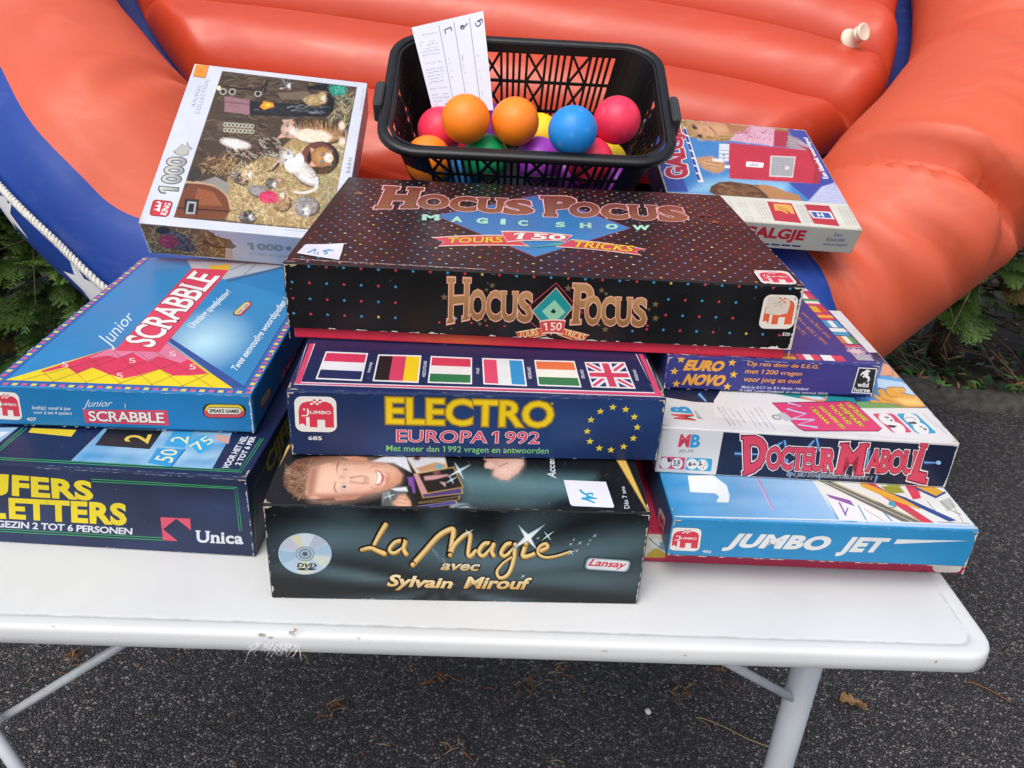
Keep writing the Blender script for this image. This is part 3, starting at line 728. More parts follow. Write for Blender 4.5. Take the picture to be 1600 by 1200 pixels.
    def ell(s, p, rx, ry, col, n=28, rot=0, a0=0, a1=360):
        P = []
        full = a1 - a0 >= 360
        for k in range(n if full else n + 1):
            a = math.radians(a0 + (a1 - a0) * k / n); x, y = rx * math.cos(a), ry * math.sin(a); c, d = math.cos(rot), math.sin(rot); P.append((p[0] + x * c - y * d, p[1] + x * d + y * c))
        if not full: P.append(p)
        s.poly(P, col)
    def line(s, pts, w, col, w2=None, smooth=0, z=None):
        """ribbon in picture units of the current grid; w tapers to w2"""
        if smooth: pts = [(p.x, p.y) for p in catmull([(a, b, 0) for a, b in pts], smooth)]
        n = len(pts); L_, R_ = [], []
        for i in range(n):
            a, b = pts[max(0, i - 1)], pts[min(n - 1, i + 1)]; dx, dy = b[0] - a[0], b[1] - a[1]; l = math.hypot(dx, dy) or 1; ww = (w if w2 is None else lerp(w, w2, i / (n - 1))) / 2
            if isinstance(w, (list, tuple)): ww = w[i] / 2
            L_.append((pts[i][0] - dy / l * ww, pts[i][1] + dx / l * ww)); R_.append((pts[i][0] + dy / l * ww, pts[i][1] - dx / l * ww))
        zz = s.layer() if z is None else z
        for i in range(n - 1): s.poly([L_[i], L_[i + 1], R_[i + 1], R_[i]], col, zz + i * 4e-7)
        if smooth:
            for e in (0, n - 1):
                ww = (w if w2 is None else lerp(w, w2, e / (n - 1))) / 2; P = [(pts[e][0] + ww * math.cos(a), pts[e][1] + ww * math.sin(a)) for a in [k * math.pi / 6 for k in range(12)]]; s.poly(P, col, zz + n * 4e-7 + e * 1e-8)
    def scatter(s, q, n, pal, ln, wd, ang=(0, 6.28), inside=None):
        """many short brush marks (straw, fur, speckle) in a picture quad"""
        q = s.quad(q); z0 = s.layer(4)
        for k in range(n):
            u, v = random.random(), random.random()
            if inside and not inside(u, v): continue
            p = s.bil(q, u, v); a = random.uniform(*ang); l = ln * random.uniform(.5, 1.3); w = wd * random.uniform(.6, 1.3); dx, dy = math.cos(a), math.sin(a); bend = random.uniform(-.25, .25) * l
            c = random.choice(pal); m = (p[0] + dx * l / 2 - dy * bend, p[1] + dy * l / 2 + dx * bend); e = (p[0] + dx * l, p[1] + dy * l)
            s.poly([(p[0] - dy * w, p[1] + dx * w), (m[0] - dy * w, m[1] + dx * w), e, (m[0] + dy * w, m[1] - dx * w), (p[0] + dy * w, p[1] - dx * w)], c, z0 - 1.9e-5 * random.random())
    def fur(s, c, rx, ry, pal, n, ln=14, wd=2.2, rot=0, base=None):
        if base: s.ell(c, rx * .96, ry * .96, base, 22, rot)
        z0 = s.layer(4); cs, sn = math.cos(rot), math.sin(rot)
        for k in range(n):
            a = random.uniform(0, 6.28); r = math.sqrt(random.random()); x, y = rx * r * math.cos(a), ry * r * math.sin(a); X, Y = c[0] + x * cs - y * sn, c[1] + x * sn + y * cs
            an = (rot + random.uniform(-.55, .55) + (math.pi if x < 0 else 0)) if rx > ry * 1.3 else math.atan2(Y - c[1], X - c[0]) + random.uniform(-.7, .7); l = ln * random.uniform(.6, 1.2); w = wd * random.uniform(.6, 1.3); dx, dy = math.cos(an), math.sin(an)
            s.poly([(X - dy * w, Y + dx * w), (X + dx * l, Y + dy * l), (X + dy * w, Y - dx * w)], random.choice(pal), z0 - 1.9e-5 * random.random())
    def wear(s, edge, n, col='#d9d4cb', size=.0022, a=0, b=1, depth=1.0):
        """chipped ink along an edge: b, t, l, r"""
        for k in range(n):
            t = random.uniform(a, b); L = size * random.uniform(.4, 2.6); D = size * depth * random.uniform(.15, .6); e = s.e + 2e-5
            m = 7; P = []
            for i in range(m): P.append((L * (i / (m - 1) - .5), 0))
            for i in range(m - 1, -1, -1): P.append((L * (i / (m - 1) - .5), D * random.uniform(.3, 1) * math.sin(math.pi * (i + .5) / m)))
            base = {'b': lambda x, y: (t * s.w + x, e + y), 't': lambda x, y: (t * s.w + x, s.h - e - y), 'l': lambda x, y: (e + y, t * s.h + x), 'r': lambda x, y: (s.w - e - y, t * s.h + x)}[edge]
            s.uvpoly([base(*p) for p in P], col)
    def jumbo(s, q, red='#d8384f', white='#ece9e4', word=True):
        q = s.quad(q)
        s.rrect(q, '#202433', .2); s.rrect(q, white, .19, ins=.012)
        s.qpoly(q, [(.10, .20), (.10, .58), (.13, .72), (.20, .81), (.32, .85), (.76, .85), (.87, .79), (.92, .68), (.92, .14), (.71, .14), (.71, .35), (.53, .35), (.53, .14), (.35, .14), (.35, .42), (.27, .42), (.27, .16), (.185, .24)], red)
        for i in range(4):
            for j in range(3):
                s.qpoly(q, [(.38 + i * .065, .76 + j * .05), (.445 + i * .065, .76 + j * .05), (.445 + i * .065, .81 + j * .05), (.38 + i * .065, .81 + j * .05)], white if (i + j) % 2 == 0 else red)
        if word:
            s.text('JUMBO', [s.bil(q, .30, .48), s.bil(q, .86, .48), s.bil(q, .86, .60), s.bil(q, .30, .60)], white, .02)
            s.qpoly(q, [(.30, .66), (.335, .66), (.335, .48), (.27, .44), (.17, .44), (.17, .47), (.26, .47), (.30, .50)], white)
            s.ell(s.bil(q, .235, .63), abs(q[1][0] - q[0][0]) * .025, abs(q[1][0] - q[0][0]) * .025, white, 10)

class Air:
    """a printed photograph: a fine grid of ink whose tints are blended with soft edges, same drawing calls as Face"""
    def __init__(s, face, quad, nx, ny, base, feather=1.2):
        s.f = face; s.fe = feather; q = face.quad(quad); T = face.t; q = [(T[0] + p[0] * T[2], T[1] + p[1] * T[2]) for p in q]
        u, v = np.meshgrid(np.linspace(0, 1, nx + 1), np.linspace(0, 1, ny + 1)); bl, br, tr, tl = [np.array(p) for p in q]
        s.P = (bl * ((1 - u) * (1 - v))[..., None] + br * (u * (1 - v))[..., None] + tr * (u * v)[..., None] + tl * ((1 - u) * v)[..., None]); s.X, s.Y = s.P[..., 0], s.P[..., 1]
        s.C = np.ones((ny + 1, nx + 1, 3)) * np.array(lin(base)); s.nx, s.ny = nx, ny; s.rng = np.random.default_rng(5); s.clipm = None
    def A(s, pts): T = s.f.t; return np.array([(T[0] + p[0] * T[2], T[1] + p[1] * T[2]) for p in pts], float)
    def sub(s, x0, y0, x1, y1):
        m = (s.X > x0) & (s.X < x1) & (s.Y > y0) & (s.Y < y1)
        if s.clipm is not None: m &= s.clipm
        return np.nonzero(m)
    def mix(s, idx, a, col): s.C[idx] += (np.array(lin(col)) - s.C[idx]) * a[:, None]
    def segd(s, x, y, p, q):
        d = q - p; L = d @ d + 1e-9; t = np.clip(((x - p[0]) * d[0] + (y - p[1]) * d[1]) / L, 0, 1); return np.hypot(x - p[0] - t * d[0], y - p[1] - t * d[1]), t
    def polymask(s, P, f):
        i = s.sub(P[:, 0].min() - f, P[:, 1].min() - f, P[:, 0].max() + f, P[:, 1].max() + f); x, y = s.X[i], s.Y[i]; ins = np.zeros(len(x), bool); dm = np.full(len(x), 1e9)
        for k in range(len(P)):
            a, b = P[k - 1], P[k]; dm = np.minimum(dm, s.segd(x, y, a, b)[0])
            if abs(b[1] - a[1]) > 1e-9: ins ^= ((a[1] > y) != (b[1] > y)) & (x < (b[0] - a[0]) * (y - a[1]) / (b[1] - a[1]) + a[0])
        d = np.where(ins, dm, -dm); t = np.clip((d + f) / (2 * f), 0, 1); return i, t * t * (3 - 2 * t)
    def poly(s, pts, col, z=None, f=None, al=1.0): i, a = s.polymask(s.A(pts), f or s.fe); s.mix(i, a * al, col)
    def soft(s, pts, edge, mid, c=None, n=9, reach=.92):
        P = s.A(pts); r = min(np.ptp(P[:, 0]), np.ptp(P[:, 1])) * .33; i, a = s.polymask(P, s.fe); s.mix(i, a, edge); i, a = s.polymask(c0 + (P - c0) * .86 if (c0 := P.mean(0)) is not None else P, r); s.mix(i, a * .95, mid)
    def ell(s, p, rx, ry, col, n=0, rot=0, f=None, al=1.0):
        T = s.f.t; c = s.A([p])[0]; rx, ry = rx * T[2], ry * T[2]; f = f or min(s.fe, min(rx, ry) * .6); R = max(rx, ry) + f; i = s.sub(c[0] - R, c[1] - R, c[0] + R, c[1] + R); x, y = s.X[i] - c[0], s.Y[i] - c[1]; cs, sn = math.cos(rot), math.sin(rot)
        x, y = x * cs + y * sn, -x * sn + y * cs; d = (1 - np.hypot(x / rx, y / ry)) * min(rx, ry); t = np.clip((d + f) / (2 * f), 0, 1); s.mix(i, t * t * (3 - 2 * t) * al, col)
    def line(s, pts, w, col, w2=None, smooth=0, z=None, f=None, al=1.0):
        if smooth: pts = [(p.x, p.y) for p in catmull([(a, b, 0) for a, b in pts], smooth)]
        P = s.A(pts); T = s.f.t; w = w * T[2]; w2 = w if w2 is None else w2 * T[2]; f = f or min(s.fe, .8); R = max(w, w2) / 2 + f; i = s.sub(P[:, 0].min() - R, P[:, 1].min() - R, P[:, 0].max() + R, P[:, 1].max() + R); x, y = s.X[i], s.Y[i]
        if not len(x): return
        best = np.full(len(x), -1e9); n = len(P) - 1
        for k in range(n): d, t = s.segd(x, y, P[k], P[k + 1]); best = np.maximum(best, (w + (w2 - w) * (k + t) / n) / 2 - d)
        t = np.clip((best + f) / (2 * f), 0, 1); s.mix(i, t * t * (3 - 2 * t) * al * min(1, max(w, w2) / .5), col)
    def scatter(s, q, n, pal, ln, wd, ang=(0, 6.28), inside=None):
        q = s.f.quad(q)
        for k in range(n):
            u, v = random.random(), random.random()
            if inside and not inside(u, v): continue
            p = s.f.bil(q, u, v); a = random.uniform(*ang); l = ln * random.uniform(.5, 1.3); dx, dy = math.cos(a), math.sin(a); b = random.uniform(-.25, .25) * l
            s.line([p, (p[0] + dx * l / 2 - dy * b, p[1] + dy * l / 2 + dx * b), (p[0] + dx * l, p[1] + dy * l)], wd * 2 * random.uniform(.6, 1.3), random.choice(pal), wd * .5, f=.6, al=.85)
    def fur(s, c, rx, ry, pal, n, ln=14, wd=2.2, rot=0, base=None):
        if base: s.ell(c, rx, ry, base, 0, rot, f=2.5)
        cs, sn = math.cos(rot), math.sin(rot)
        for k in range(n):
            a = random.uniform(0, 6.28); r = math.sqrt(random.random()); x, y = rx * r * math.cos(a), ry * r * math.sin(a); X, Y = c[0] + x * cs - y * sn, c[1] + x * sn + y * cs
            an = (rot + random.uniform(-.5, .5) + (math.pi if x < 0 else 0)) if rx > ry * 1.3 else math.atan2(Y - c[1], X - c[0]) + random.uniform(-.7, .7); l = ln * random.uniform(.6, 1.2)
            s.line([(X, Y), (X + math.cos(an) * l, Y + math.sin(an) * l)], wd * 1.6, random.choice(pal), wd * .4, f=.7, al=.6)
    def grain(s, amp, smooth=1):
        n = s.rng.normal(0, 1, s.C.shape[:2])
        for _ in range(smooth): n = (n + np.roll(n, 1, 0) + np.roll(n, 1, 1) + np.roll(np.roll(n, 1, 0), 1, 1)) / 2.6
        s.C *= np.clip(1 + amp * n, .3, 1.8)[..., None]
    def done(s):
        f = s.f; f.k += 2; z = 2e-5 + f.k * 5e-6; H = f.H; d = H[2, 0] * s.X + H[2, 1] * s.Y + H[2, 2]; U = (H[0, 0] * s.X + H[0, 1] * s.Y + H[0, 2]) / d; V = (H[1, 0] * s.X + H[1, 1] * s.Y + H[1, 2]) / d
        k0 = len(f.c.v); P0, ex, ey, nn = [np.array(v) for v in (f.P0, f.ex, f.ey, f.n)]; W3 = P0 + U[..., None] * ex + V[..., None] * ey + nn * z; f.c.v += [tuple(p) for p in W3.reshape(-1, 3).tolist()]
        ok = (U > f.e) & (U < f.w - f.e) & (V > f.e) & (V < f.h - f.e); Cc = (np.clip(s.C, 0, 1) * KC); w = s.nx + 1; L = [tuple(c) for c in Cc.reshape(-1, 3).tolist()]; okf = ok.ravel()
        flip = ((U[0, 1] - U[0, 0]) * (V[1, 0] - V[0, 0]) - (V[0, 1] - V[0, 0]) * (U[1, 0] - U[0, 0])) < 0
        for j in range(s.ny):
            for i in range(s.nx):
                a = j * w + i; q = (a, a + 1, a + 1 + w, a + w)
                if okf[q[0]] and okf[q[1]] and okf[q[2]] and okf[q[3]]:
                    if flip: q = q[::-1]
                    f.c.f.append(tuple(k0 + t for t in q)); f.c.c.append([L[t] for t in q])

class GameBox:
    def __init__(s, name, label, x, y, z0, yaw, w, d, h, group='stacked board game boxes', mw=None):
        s.root = empty(name, (x, y, z0), (0, 0, yaw)) if mw is None else empty(name)
        if mw is not None: s.root.location = mw.to_translation(); s.root.rotation_euler = mw.to_euler()
        s.mw = Matrix.Translation((x, y, z0)) @ Matrix.Rotation(yaw, 4, 'Z') if mw is None else mw
        tag(s.root, label, 'game box', group); s.w, s.d, s.h = w, d, h
        s.card = Card()
    def front(s, px=None, z0=0): return Face(s.card, (0, 0, z0), (1, 0, 0), (0, 0, 1), s.w, s.h - z0, s.mw, px)
    def top(s, px=None): return Face(s.card, (0, 0, s.h), (1, 0, 0), (0, 1, 0), s.w, s.d, s.mw, px)
    def right(s, px=None, z0=0): return Face(s.card, (s.w, 0, z0), (0, 1, 0), (0, 0, 1), s.d, s.h - z0, s.mw, px)
    def left(s, px=None, z0=0): return Face(s.card, (0, s.d, z0), (0, -1, 0), (0, 0, 1), s.d, s.h - z0, s.mw, px)
    def shell(s, colf, z0=0.0015, bev=.0011): s.card.box(0, 0, z0, s.w, s.d, s.h, bev, colf)
    def tray(s, col, ins=.0016, top=None, col2=None):
        c = Card(); c.box(ins, ins, 0, s.w - ins, s.d - ins, (top or s.h * .8), .0011, col); s.traycard = c
        return Face(c, (ins, ins, 0), (1, 0, 0), (0, 0, 1), s.w - 2 * ins, top or s.h * .8, s.mw)
    def sticker(s, face, pts, col, name='price_sticker', lift=.0009, label=None):
        """a paper sticker as its own thin part; returns a face for the writing"""
        c = Card(); q = [face.uv(p) for p in pts]
        z = lift
        k = len(q)
        A = [tuple(face.P0 + face.ex * u + face.ey * v + face.n * (z - .0002)) for u, v in q]; Bt = [tuple(face.P0 + face.ex * u + face.ey * v + face.n * (z + .00003)) for u, v in q]
        ar = sum(q[i - 1][0] * q[i][1] - q[i][0] * q[i - 1][1] for i in range(k))
        if ar < 0: A, Bt = A[::-1], Bt[::-1]
        c.v = A + Bt; c.f = [tuple(range(k - 1, -1, -1)), tuple(range(k, 2 * k))] + [(i, (i + 1) % k, k + (i + 1) % k, k + i) for i in range(k)]
        cc = colr(col); c.c = [[cc] * len(f) for f in c.f]
        f2 = Face(c, face.P0 + face.n * (z + .00003), face.ex, face.ey, face.w, face.h, s.mw); f2.H = face.H; f2.t = face.t; f2.e = -.05
        return c, f2
    def finish(s, name='lid'):
        f = s.front(); t = s.top()
        for F, eds in ((f, (('t', 0, .02), ('t', .98, 1), ('l', .8, 1), ('r', .8, 1), ('l', 0, .15), ('r', 0, .15))), (t, (('b', 0, .02), ('b', .98, 1), ('l', 0, .04), ('r', 0, .04)))):
            F.k = 120
            for e, a, b in eds: F.wear(e, 3, random.choice(['#c9bfae', '#b9ac98', '#d6d0c6']), .0032, a, b, 1.2)
        s.card.build(name, s.root)
        if hasattr(s, 'traycard'): s.traycard.build('tray', s.root)
def rgbmix(a, b, t):
    A, B_ = lin(a), lin(b); t = max(0, min(1, t)); return tuple(x + (y - x) * t for x, y in zip(A, B_))
def fb(x, y, sc=1, seed=0): return noise.fractal(Vector((x * sc, y * sc, seed)), 1.0, 2.0, 4)
# ---------------------------------------------------------------- the games
WORN = '#cfc9bf'
# ---- dark magic show box with a dvd on its front
b = GameBox('magic_box', 'black box with gold script lettering and a printed disc, at the bottom of its stack', -.1852, .5137, ZT, .0557, .2998, .31, .0922)
b.shell('#0b1014', 0)
f = b.front([(422, 934), (996, 945), (1018, 801), (410, 789)])
def swirl(u, v):
    x, y = u - .47, (v - .25) * .55; r = math.hypot(x, y); a = math.atan2(y, x)
    g = .5 + .5 * math.sin(a * 9 + 2.2 * noise.noise(Vector((u * 2, v * 2, 3)))) ; band = .5 + .5 * noise.noise(Vector((a * 3.2, r * 2, 7)))
    g2 = math.exp(-((v - .56 - .10 * math.sin(u * 7)) / .16) ** 2) * .75
    t = max(g * g * .75 * (1 - .55 * v) * min(1, r * 5), g2) * (.55 + .6 * band) * (1 - max(0, u - .86) * 3) * min(1, .25 + u * 4)
    return rgbmix('#06090c', '#6f8d98', .82 * t * max(.0, 1 - max(0, v - .75) * 3.2))
f.field([(405, 960), (1000, 960), (1025, 780), (400, 780)], 64, 26, swirl)
f.Z(400, 700, .2125)
q = (352, 777)
f.ell(q, 193, 151, '#b8cfe0', 48)
for k, (a0, a1, c) in enumerate(((70, 110, '#d9dcc8'), (200, 235, '#c5c6d6'), (235, 262, '#d6d6bb'), (262, 292, '#cfdde8'), (292, 325, '#b9bfd2'), (10, 45, '#d4dccf'), (150, 190, '#9fc0d8'), (330, 360, '#a9c6dc'))): f.ell(q, 186, 145, c, 10, 0, a0, a1)
f.ell(q, 68, 54, '#7d95a6', 30); f.ell(q, 60, 47, '#b7c8d4', 30); f.ell(q, 46, 37, '#5d7486', 28); f.ell(q, 38, 30, '#a8bccb', 26); f.ell(q, 20, 16, '#51626f', 20)
f.text('DVD', [(290, 875), (437, 879), (441, 848), (294, 843)], '#10151b', .035, shear=.15)
f.ell((360, 888), 70, 9, '#10151b', 24); f.ell((362, 888), 16, 4, '#b8cfe0', 12)
GO = ('#d39a3e', '#f3e0ae')
def gold(pts, w, w2=None, sm=6):
    w *= 1.6; w2 = w2 and w2 * 1.6
    f.line([(x - 5, y - 4) for x, y in pts], w + 14, '#07090b', (w2 or w) + 14, sm); f.line(pts, w, '#c8923c', w2, sm); f.line([(x - 2, y - 4) for x, y in pts], w * .55, '#f0d899', (w2 or w) * .55, sm)
gold([(942, 566), (890, 650), (845, 735)], 26, 18); gold([(765, 748), (830, 735), (880, 755), (930, 775)], 18, 26)
gold([(1080, 682), (1015, 690), (968, 745), (1000, 772), (1060, 735), (1085, 690)], 22, 16); gold([(1085, 690), (1072, 740), (1090, 778)], 22, 24)
gold([(1138, 856), (1225, 760), (1330, 645), (1420, 596), (1438, 625), (1410, 785)], 26, 26)
gold([(1412, 785), (1450, 705), (1530, 632), (1562, 640), (1545, 770), (1562, 795), (1600, 755)], 22, 20)
f.Z(720, 700, .20833)
gold([(232, 722), (165, 715), (122, 775), (150, 808), (200, 765), (228, 722)], 24, 18); gold([(232, 722), (218, 770), (232, 806)], 24, 22)
gold([(395, 722), (335, 718), (288, 782), (318, 808), (370, 765), (395, 722)], 24, 18); gold([(395, 722), (382, 840), (340, 945), (278, 972), (256, 925), (300, 865), (370, 815)], 24, 10)
gold([(478, 715), (452, 805), (500, 806), (585, 770), (640, 742), (625, 715), (578, 740), (570, 790), (625, 818), (715, 806), (818, 772)], 24, 12, 7)
f.Z(0, 0, 1)
OUTL = [('#07090b', .05)]
f.text('avec', [(683, 890), (747, 892), (748, 881), (685, 879)], ('#c9a45a', '#efe3c8'), .03, OUTL, shear=.25)
f.text('Sylvain', [(597, 921), (706, 924), (708, 903), (600, 896)], ('#cf9a44', '#f4e3b5'), .035, OUTL, shear=.2)
f.text('Mirouf', [(720, 919), (826, 921), (829, 902), (723, 900)], ('#cf9a44', '#f4e3b5'), .035, OUTL, shear=.2)
f.Z(720, 700, .20833)
def spark(x, y, r, c='#cfe0e6', th=.10, rot=.6):
    for k in range(4):
        a = rot + k * math.pi / 2; l = r * (1 if k % 2 == 0 else .72); f.poly([(x - math.sin(a) * r * th, y + math.cos(a) * r * th), (x + math.cos(a) * l, y + math.sin(a) * l), (x + math.sin(a) * r * th, y - math.cos(a) * r * th)], c)
spark(490, 668, 170, '#9fb6bf', .14, -.65); spark(490, 668, 120, '#eef5f6', .16, -.65); f.ell((490, 668), 24, 24, '#ffffff', 16)
spark(640, 655, 62, rot=-.65)
for x, y, r in ((567, 672, 20), (838, 683, 18), (815, 717, 22), (885, 708, 26), (997, 652, 24), (963, 687, 18), (948, 715, 18), (860, 766, 24), (818, 778, 40), (452, 957, 26), (40, 632, 50)): spark(x, y, r, rot=-.6)
for i, c in enumerate(('#2a363d', '#66757d', '#a9b4ba', '#dde2e5')): f.rrect([(905 + i * 9, 912 - i * 5), (1262 - i * 9, 935 - i * 6), (1288 - i * 9, 832 + i * 5), (925 + i * 9, 806 + i * 6)], c, .3, asp=3)
f.text('Lansay', [(932, 893), (1238, 910), (1255, 850), (955, 822)], '#c72945', .02, [('#f3c9d0', .03)], shear=.3)
for k in range(14): x = random.uniform(0, 90); f.Z(650, 830, .5); f.line([(36 + x * .5, 40 + x * .5), (40 + x * .6 + random.uniform(0, 8), 60 + x * .5 + random.uniform(0, 14))], .7, '#8fa3ac')
f.wear('b', 12, WORN, .002); f.wear('t', 16, '#77797a', .003, depth=.4); f.wear('l', 14, WORN, .0022); f.wear('r', 18, WORN, .0024)
t = b.top([(410, 789), (1018, 801), None, None]).Z(400, 700, .2125)
A = Air(t, [(20, 462), (2910, 520), (2700, -20), (200, -20)], 620, 120, '#0d1013')
A.poly([(1480, 175), (2480, 215), (2330, 330), (2000, 400), (1560, 390)], '#56797f', f=16); A.poly([(1500, 300), (2200, 330), (2150, 420), (1540, 400)], '#2f4a52', f=16, al=.7); A.poly([(1440, 400), (1560, 410), (1650, 480), (1430, 470)], '#7f8f98', f=3); A.line([(1470, 440), (1560, 420), (1620, 470)], 10, '#3a464d', 8, 4)
A.poly([(35, 400), (85, 300), (280, -60), (200, -60), (60, 260)], '#d9b45a')
A.poly([(2905, 508), (2670, -20), (2590, -20)], '#d9b45a')
A.fe = 1.6
A.poly([(205, 230), (230, 150), (300, 90), (420, 68), (640, 60), (640, 98), (430, 145), (400, 200), (380, 260), (368, 340), (440, 380), (320, 375), (250, 330), (215, 290)], '#6f4a35')
A.scatter([(225, 320), (380, 370), (430, 90), (240, 110)], 260, ['#8d6a50', '#a98766', '#5a3a2a', '#c0a080', '#4c3022'], 40, 2.2, (1.9, 4.0), lambda u, v: (u - .9) ** 2 / 1.0 + (v - .5) ** 2 / .28 < 1)
skin = '#d39b7c'
A.soft([(400, 150), (520, 118), (640, 98), (820, 100), (960, 112), (1045, 150), (1085, 200), (1068, 250), (980, 300), (880, 330), (700, 362), (500, 388), (400, 375), (368, 340), (380, 260), (392, 200)], '#cb9079', '#efc5ad', (690, 220), 14)
A.soft([(960, 215), (1080, 200), (1066, 250), (980, 298), (900, 318), (965, 270)], '#c18666', '#c98f70', None, 4)
A.poly([(635, 66), (740, 60), (822, 76), (826, 100), (700, 96)], '#cf9173'); A.poly([(582, 372), (700, 362), (800, 345), (740, 378), (600, 388)], '#c98a72')
A.poly([(430, 380), (580, 368), (590, 386), (470, 392)], '#5a3a2a')
for (x, y) in ((664, 160), (652, 288)):
    A.ell((x, y), 18, 30, '#b77f62', 20); A.ell((x + 2, y), 14, 24, '#e9e2da', 18); A.ell((x + 3, y), 12, 11, '#5b4a44', 14); A.ell((x + 3, y), 6, 6, '#171213', 10)
A.line([(612, 110), (600, 150), (606, 190)], 13, '#7f5840', 6, 4); A.line([(592, 255), (582, 295), (598, 330)], 13, '#7f5840', 6, 4)
A.line([(700, 222), (790, 208), (830, 220), (830, 250), (790, 258)], 9, '#b97b60', 4, 4); A.ell((812, 232), 18, 22, '#dba288', 16)
A.poly([(400, 150), (470, 130), (450, 240), (430, 350), (385, 370), (385, 250)], '#8f5f45', f=6, al=.7); A.poly([(440, 345), (700, 340), (900, 312), (880, 332), (700, 362), (500, 388)], '#94583f', f=5, al=.75); A.poly([(560, 105), (820, 102), (960, 114), (960, 128), (760, 122), (560, 124)], '#a8694c', f=4, al=.6)
A.ell((700, 160), 40, 26, '#eabb9c', f=6, al=.8); A.ell((560, 210), 60, 60, '#efc4a6', f=10, al=.8); A.ell((770, 300), 46, 24, '#e8b296', f=6, al=.8); A.ell((820, 150), 50, 22, '#e9b497', f=6, al=.8); A.ell((1010, 215), 40, 34, '#dca283', f=7, al=.8); A.line([(700, 250), (780, 262), (835, 262)], 12, '#a86a50', 8, 4, f=3, al=.7); A.line([(845, 150), (870, 135), (900, 142)], 7, '#a5654c', 4, 4, f=2, al=.8); A.line([(850, 290), (880, 300), (905, 292)], 7, '#a5654c', 4, 4, f=2, al=.8); A.line([(965, 180), (985, 215), (970, 255)], 8, '#b27556', 4, 4, f=3, al=.7); A.ell((640, 215), 22, 14, '#c98f72', f=4, al=.6)
A.poly([(884, 165), (920, 172), (948, 205), (948, 240), (918, 276), (884, 276), (900, 220)], '#b9605c'); A.poly([(894, 172), (922, 188), (930, 222), (920, 258), (888, 268), (904, 222)], '#f0ece4')
A.poly([(860, 100), (960, 60), (1105, 60), (1150, 180), (1020, 112)], '#dcdde4'); A.poly([(1000, 300), (1130, 285), (1145, 320), (1050, 328)], '#dcdde4')
A.poly([(935, 318), (1110, 318), (1150, 452), (930, 442)], '#54595b'); A.poly([(935, 318), (1000, 318), (940, 400)], '#7d8283')
A.soft([(1012, 405), (1040, 385), (1060, 350), (1100, 345), (1145, 395), (1150, 455), (1030, 452), (1035, 425)], '#c08a6c', '#e3b598', None, 6); A.line([(1040, 400), (1110, 410)], 4, '#a06b50'); A.line([(1060, 370), (1120, 385)], 4, '#a06b50')
A.poly([(1120, 215), (1165, 215), (1180, 330), (1150, 340)], '#7a4aa0'); A.poly([(1110, 280), (1150, 280), (1195, 445), (1170, 450)], '#14181c')
def card3(q, bg_): A.poly(q, '#c9a052', f=.6); c = (sum(p[0] for p in q) / 4, sum(p[1] for p in q) / 4); A.poly([(c[0] + (p[0] - c[0]) * .955, c[1] + (p[1] - c[1]) * .94) for p in q], bg_)
card3([(1185, 430), (1480, 385), (1490, 410), (1195, 452)], '#2d3f86'); card3([(1160, 340), (1200, 400), (1510, 352), (1500, 380), (1215, 408)][1:], '#1b1d20')
card3([(1165, 190), (1235, 370), (1530, 335), (1525, 300)], '#46386e'); card3([(1165, 190), (1230, 340), (1290, 335), (1205, 190)], '#c68aa2')
card3([(1110, 70), (1395, 55), (1418, 160), (1185, 188)], '#cfcfd2'); A.poly([(1180, 150), (1330, 105), (1400, 120), (1405, 150), (1215, 178)], '#b98d66'); A.ell((1355, 138), 25, 16, '#4aa3b9', 12); A.ell((1190, 78), 26, 14, '#5f3a35', 12)
card3([(1190, 188), (1462, 138), (1535, 290), (1265, 338)], '#101114'); A.poly([(1240, 210), (1330, 200), (1420, 195), (1420, 205), (1320, 232), (1250, 238)], '#c08f93'); A.ell((1335, 180), 26, 14, '#7d4a4a', 12); A.poly([(1360, 250), (1400, 255), (1400, 285)], '#c9a0a6')
f_ = f; f = A; spark(1500, 168, 90, rot=-.5); spark(1445, 235, 40, rot=-.5); spark(990, 355, 40, rot=-.3); f = f_
t.Z(720, 700, .20833)
A.poly([(175, 80), (470, 70), (478, 120), (440, 180), (355, 238), (300, 232), (246, 205), (250, 180), (296, 140), (240, 160), (190, 150), (182, 125), (210, 105)], '#c99a8a'); A.soft([(255, 150), (300, 110), (470, 75), (476, 120), (436, 178), (355, 232), (300, 226), (252, 203)], '#c99a8a', '#e3c0b2', None, 7); A.soft([(188, 145), (190, 112), (230, 100), (280, 130), (240, 155)], '#c99a8a', '#dfbcae', None, 5); A.line([(296, 140), (360, 110)], 7, '#9c6d62')
A.scatter([(0, 480), (1400, 500), (1300, 80), (0, 80)], 500, ['#3c4144', '#565b5d', '#6f7371', '#24282a'], 5, 1.0)
A.grain(.045)
A.done()
t.text('Acces', [(722, 228), (704, 70), (655, 70), (655, 215)], '#cfd6d8', .02)
t.text('Dès 7 ans', [(1270, 448), (1229, 284), (1200, 288), (1230, 452)], '#c5d3d6', .01)
sc_, sf = b.sticker(t, [(775, 245), (1090, 258), (1152, 440), (1146, 450), (845, 438), (825, 425)], '#e4e3ec')
for pts in ([(900, 322), (935, 350), (985, 345), (992, 356)], [(920, 382), (960, 395), (1005, 415)], [(915, 385), (955, 380), (1020, 383)], [(950, 365), (1000, 380)]): sf.line(pts, 16, '#1f9fca', 11, 5)
t.wear('b', 20, '#8b8c8c', .003, depth=.5)
b.finish('carton'); sc_.build('price_sticker', b.root)

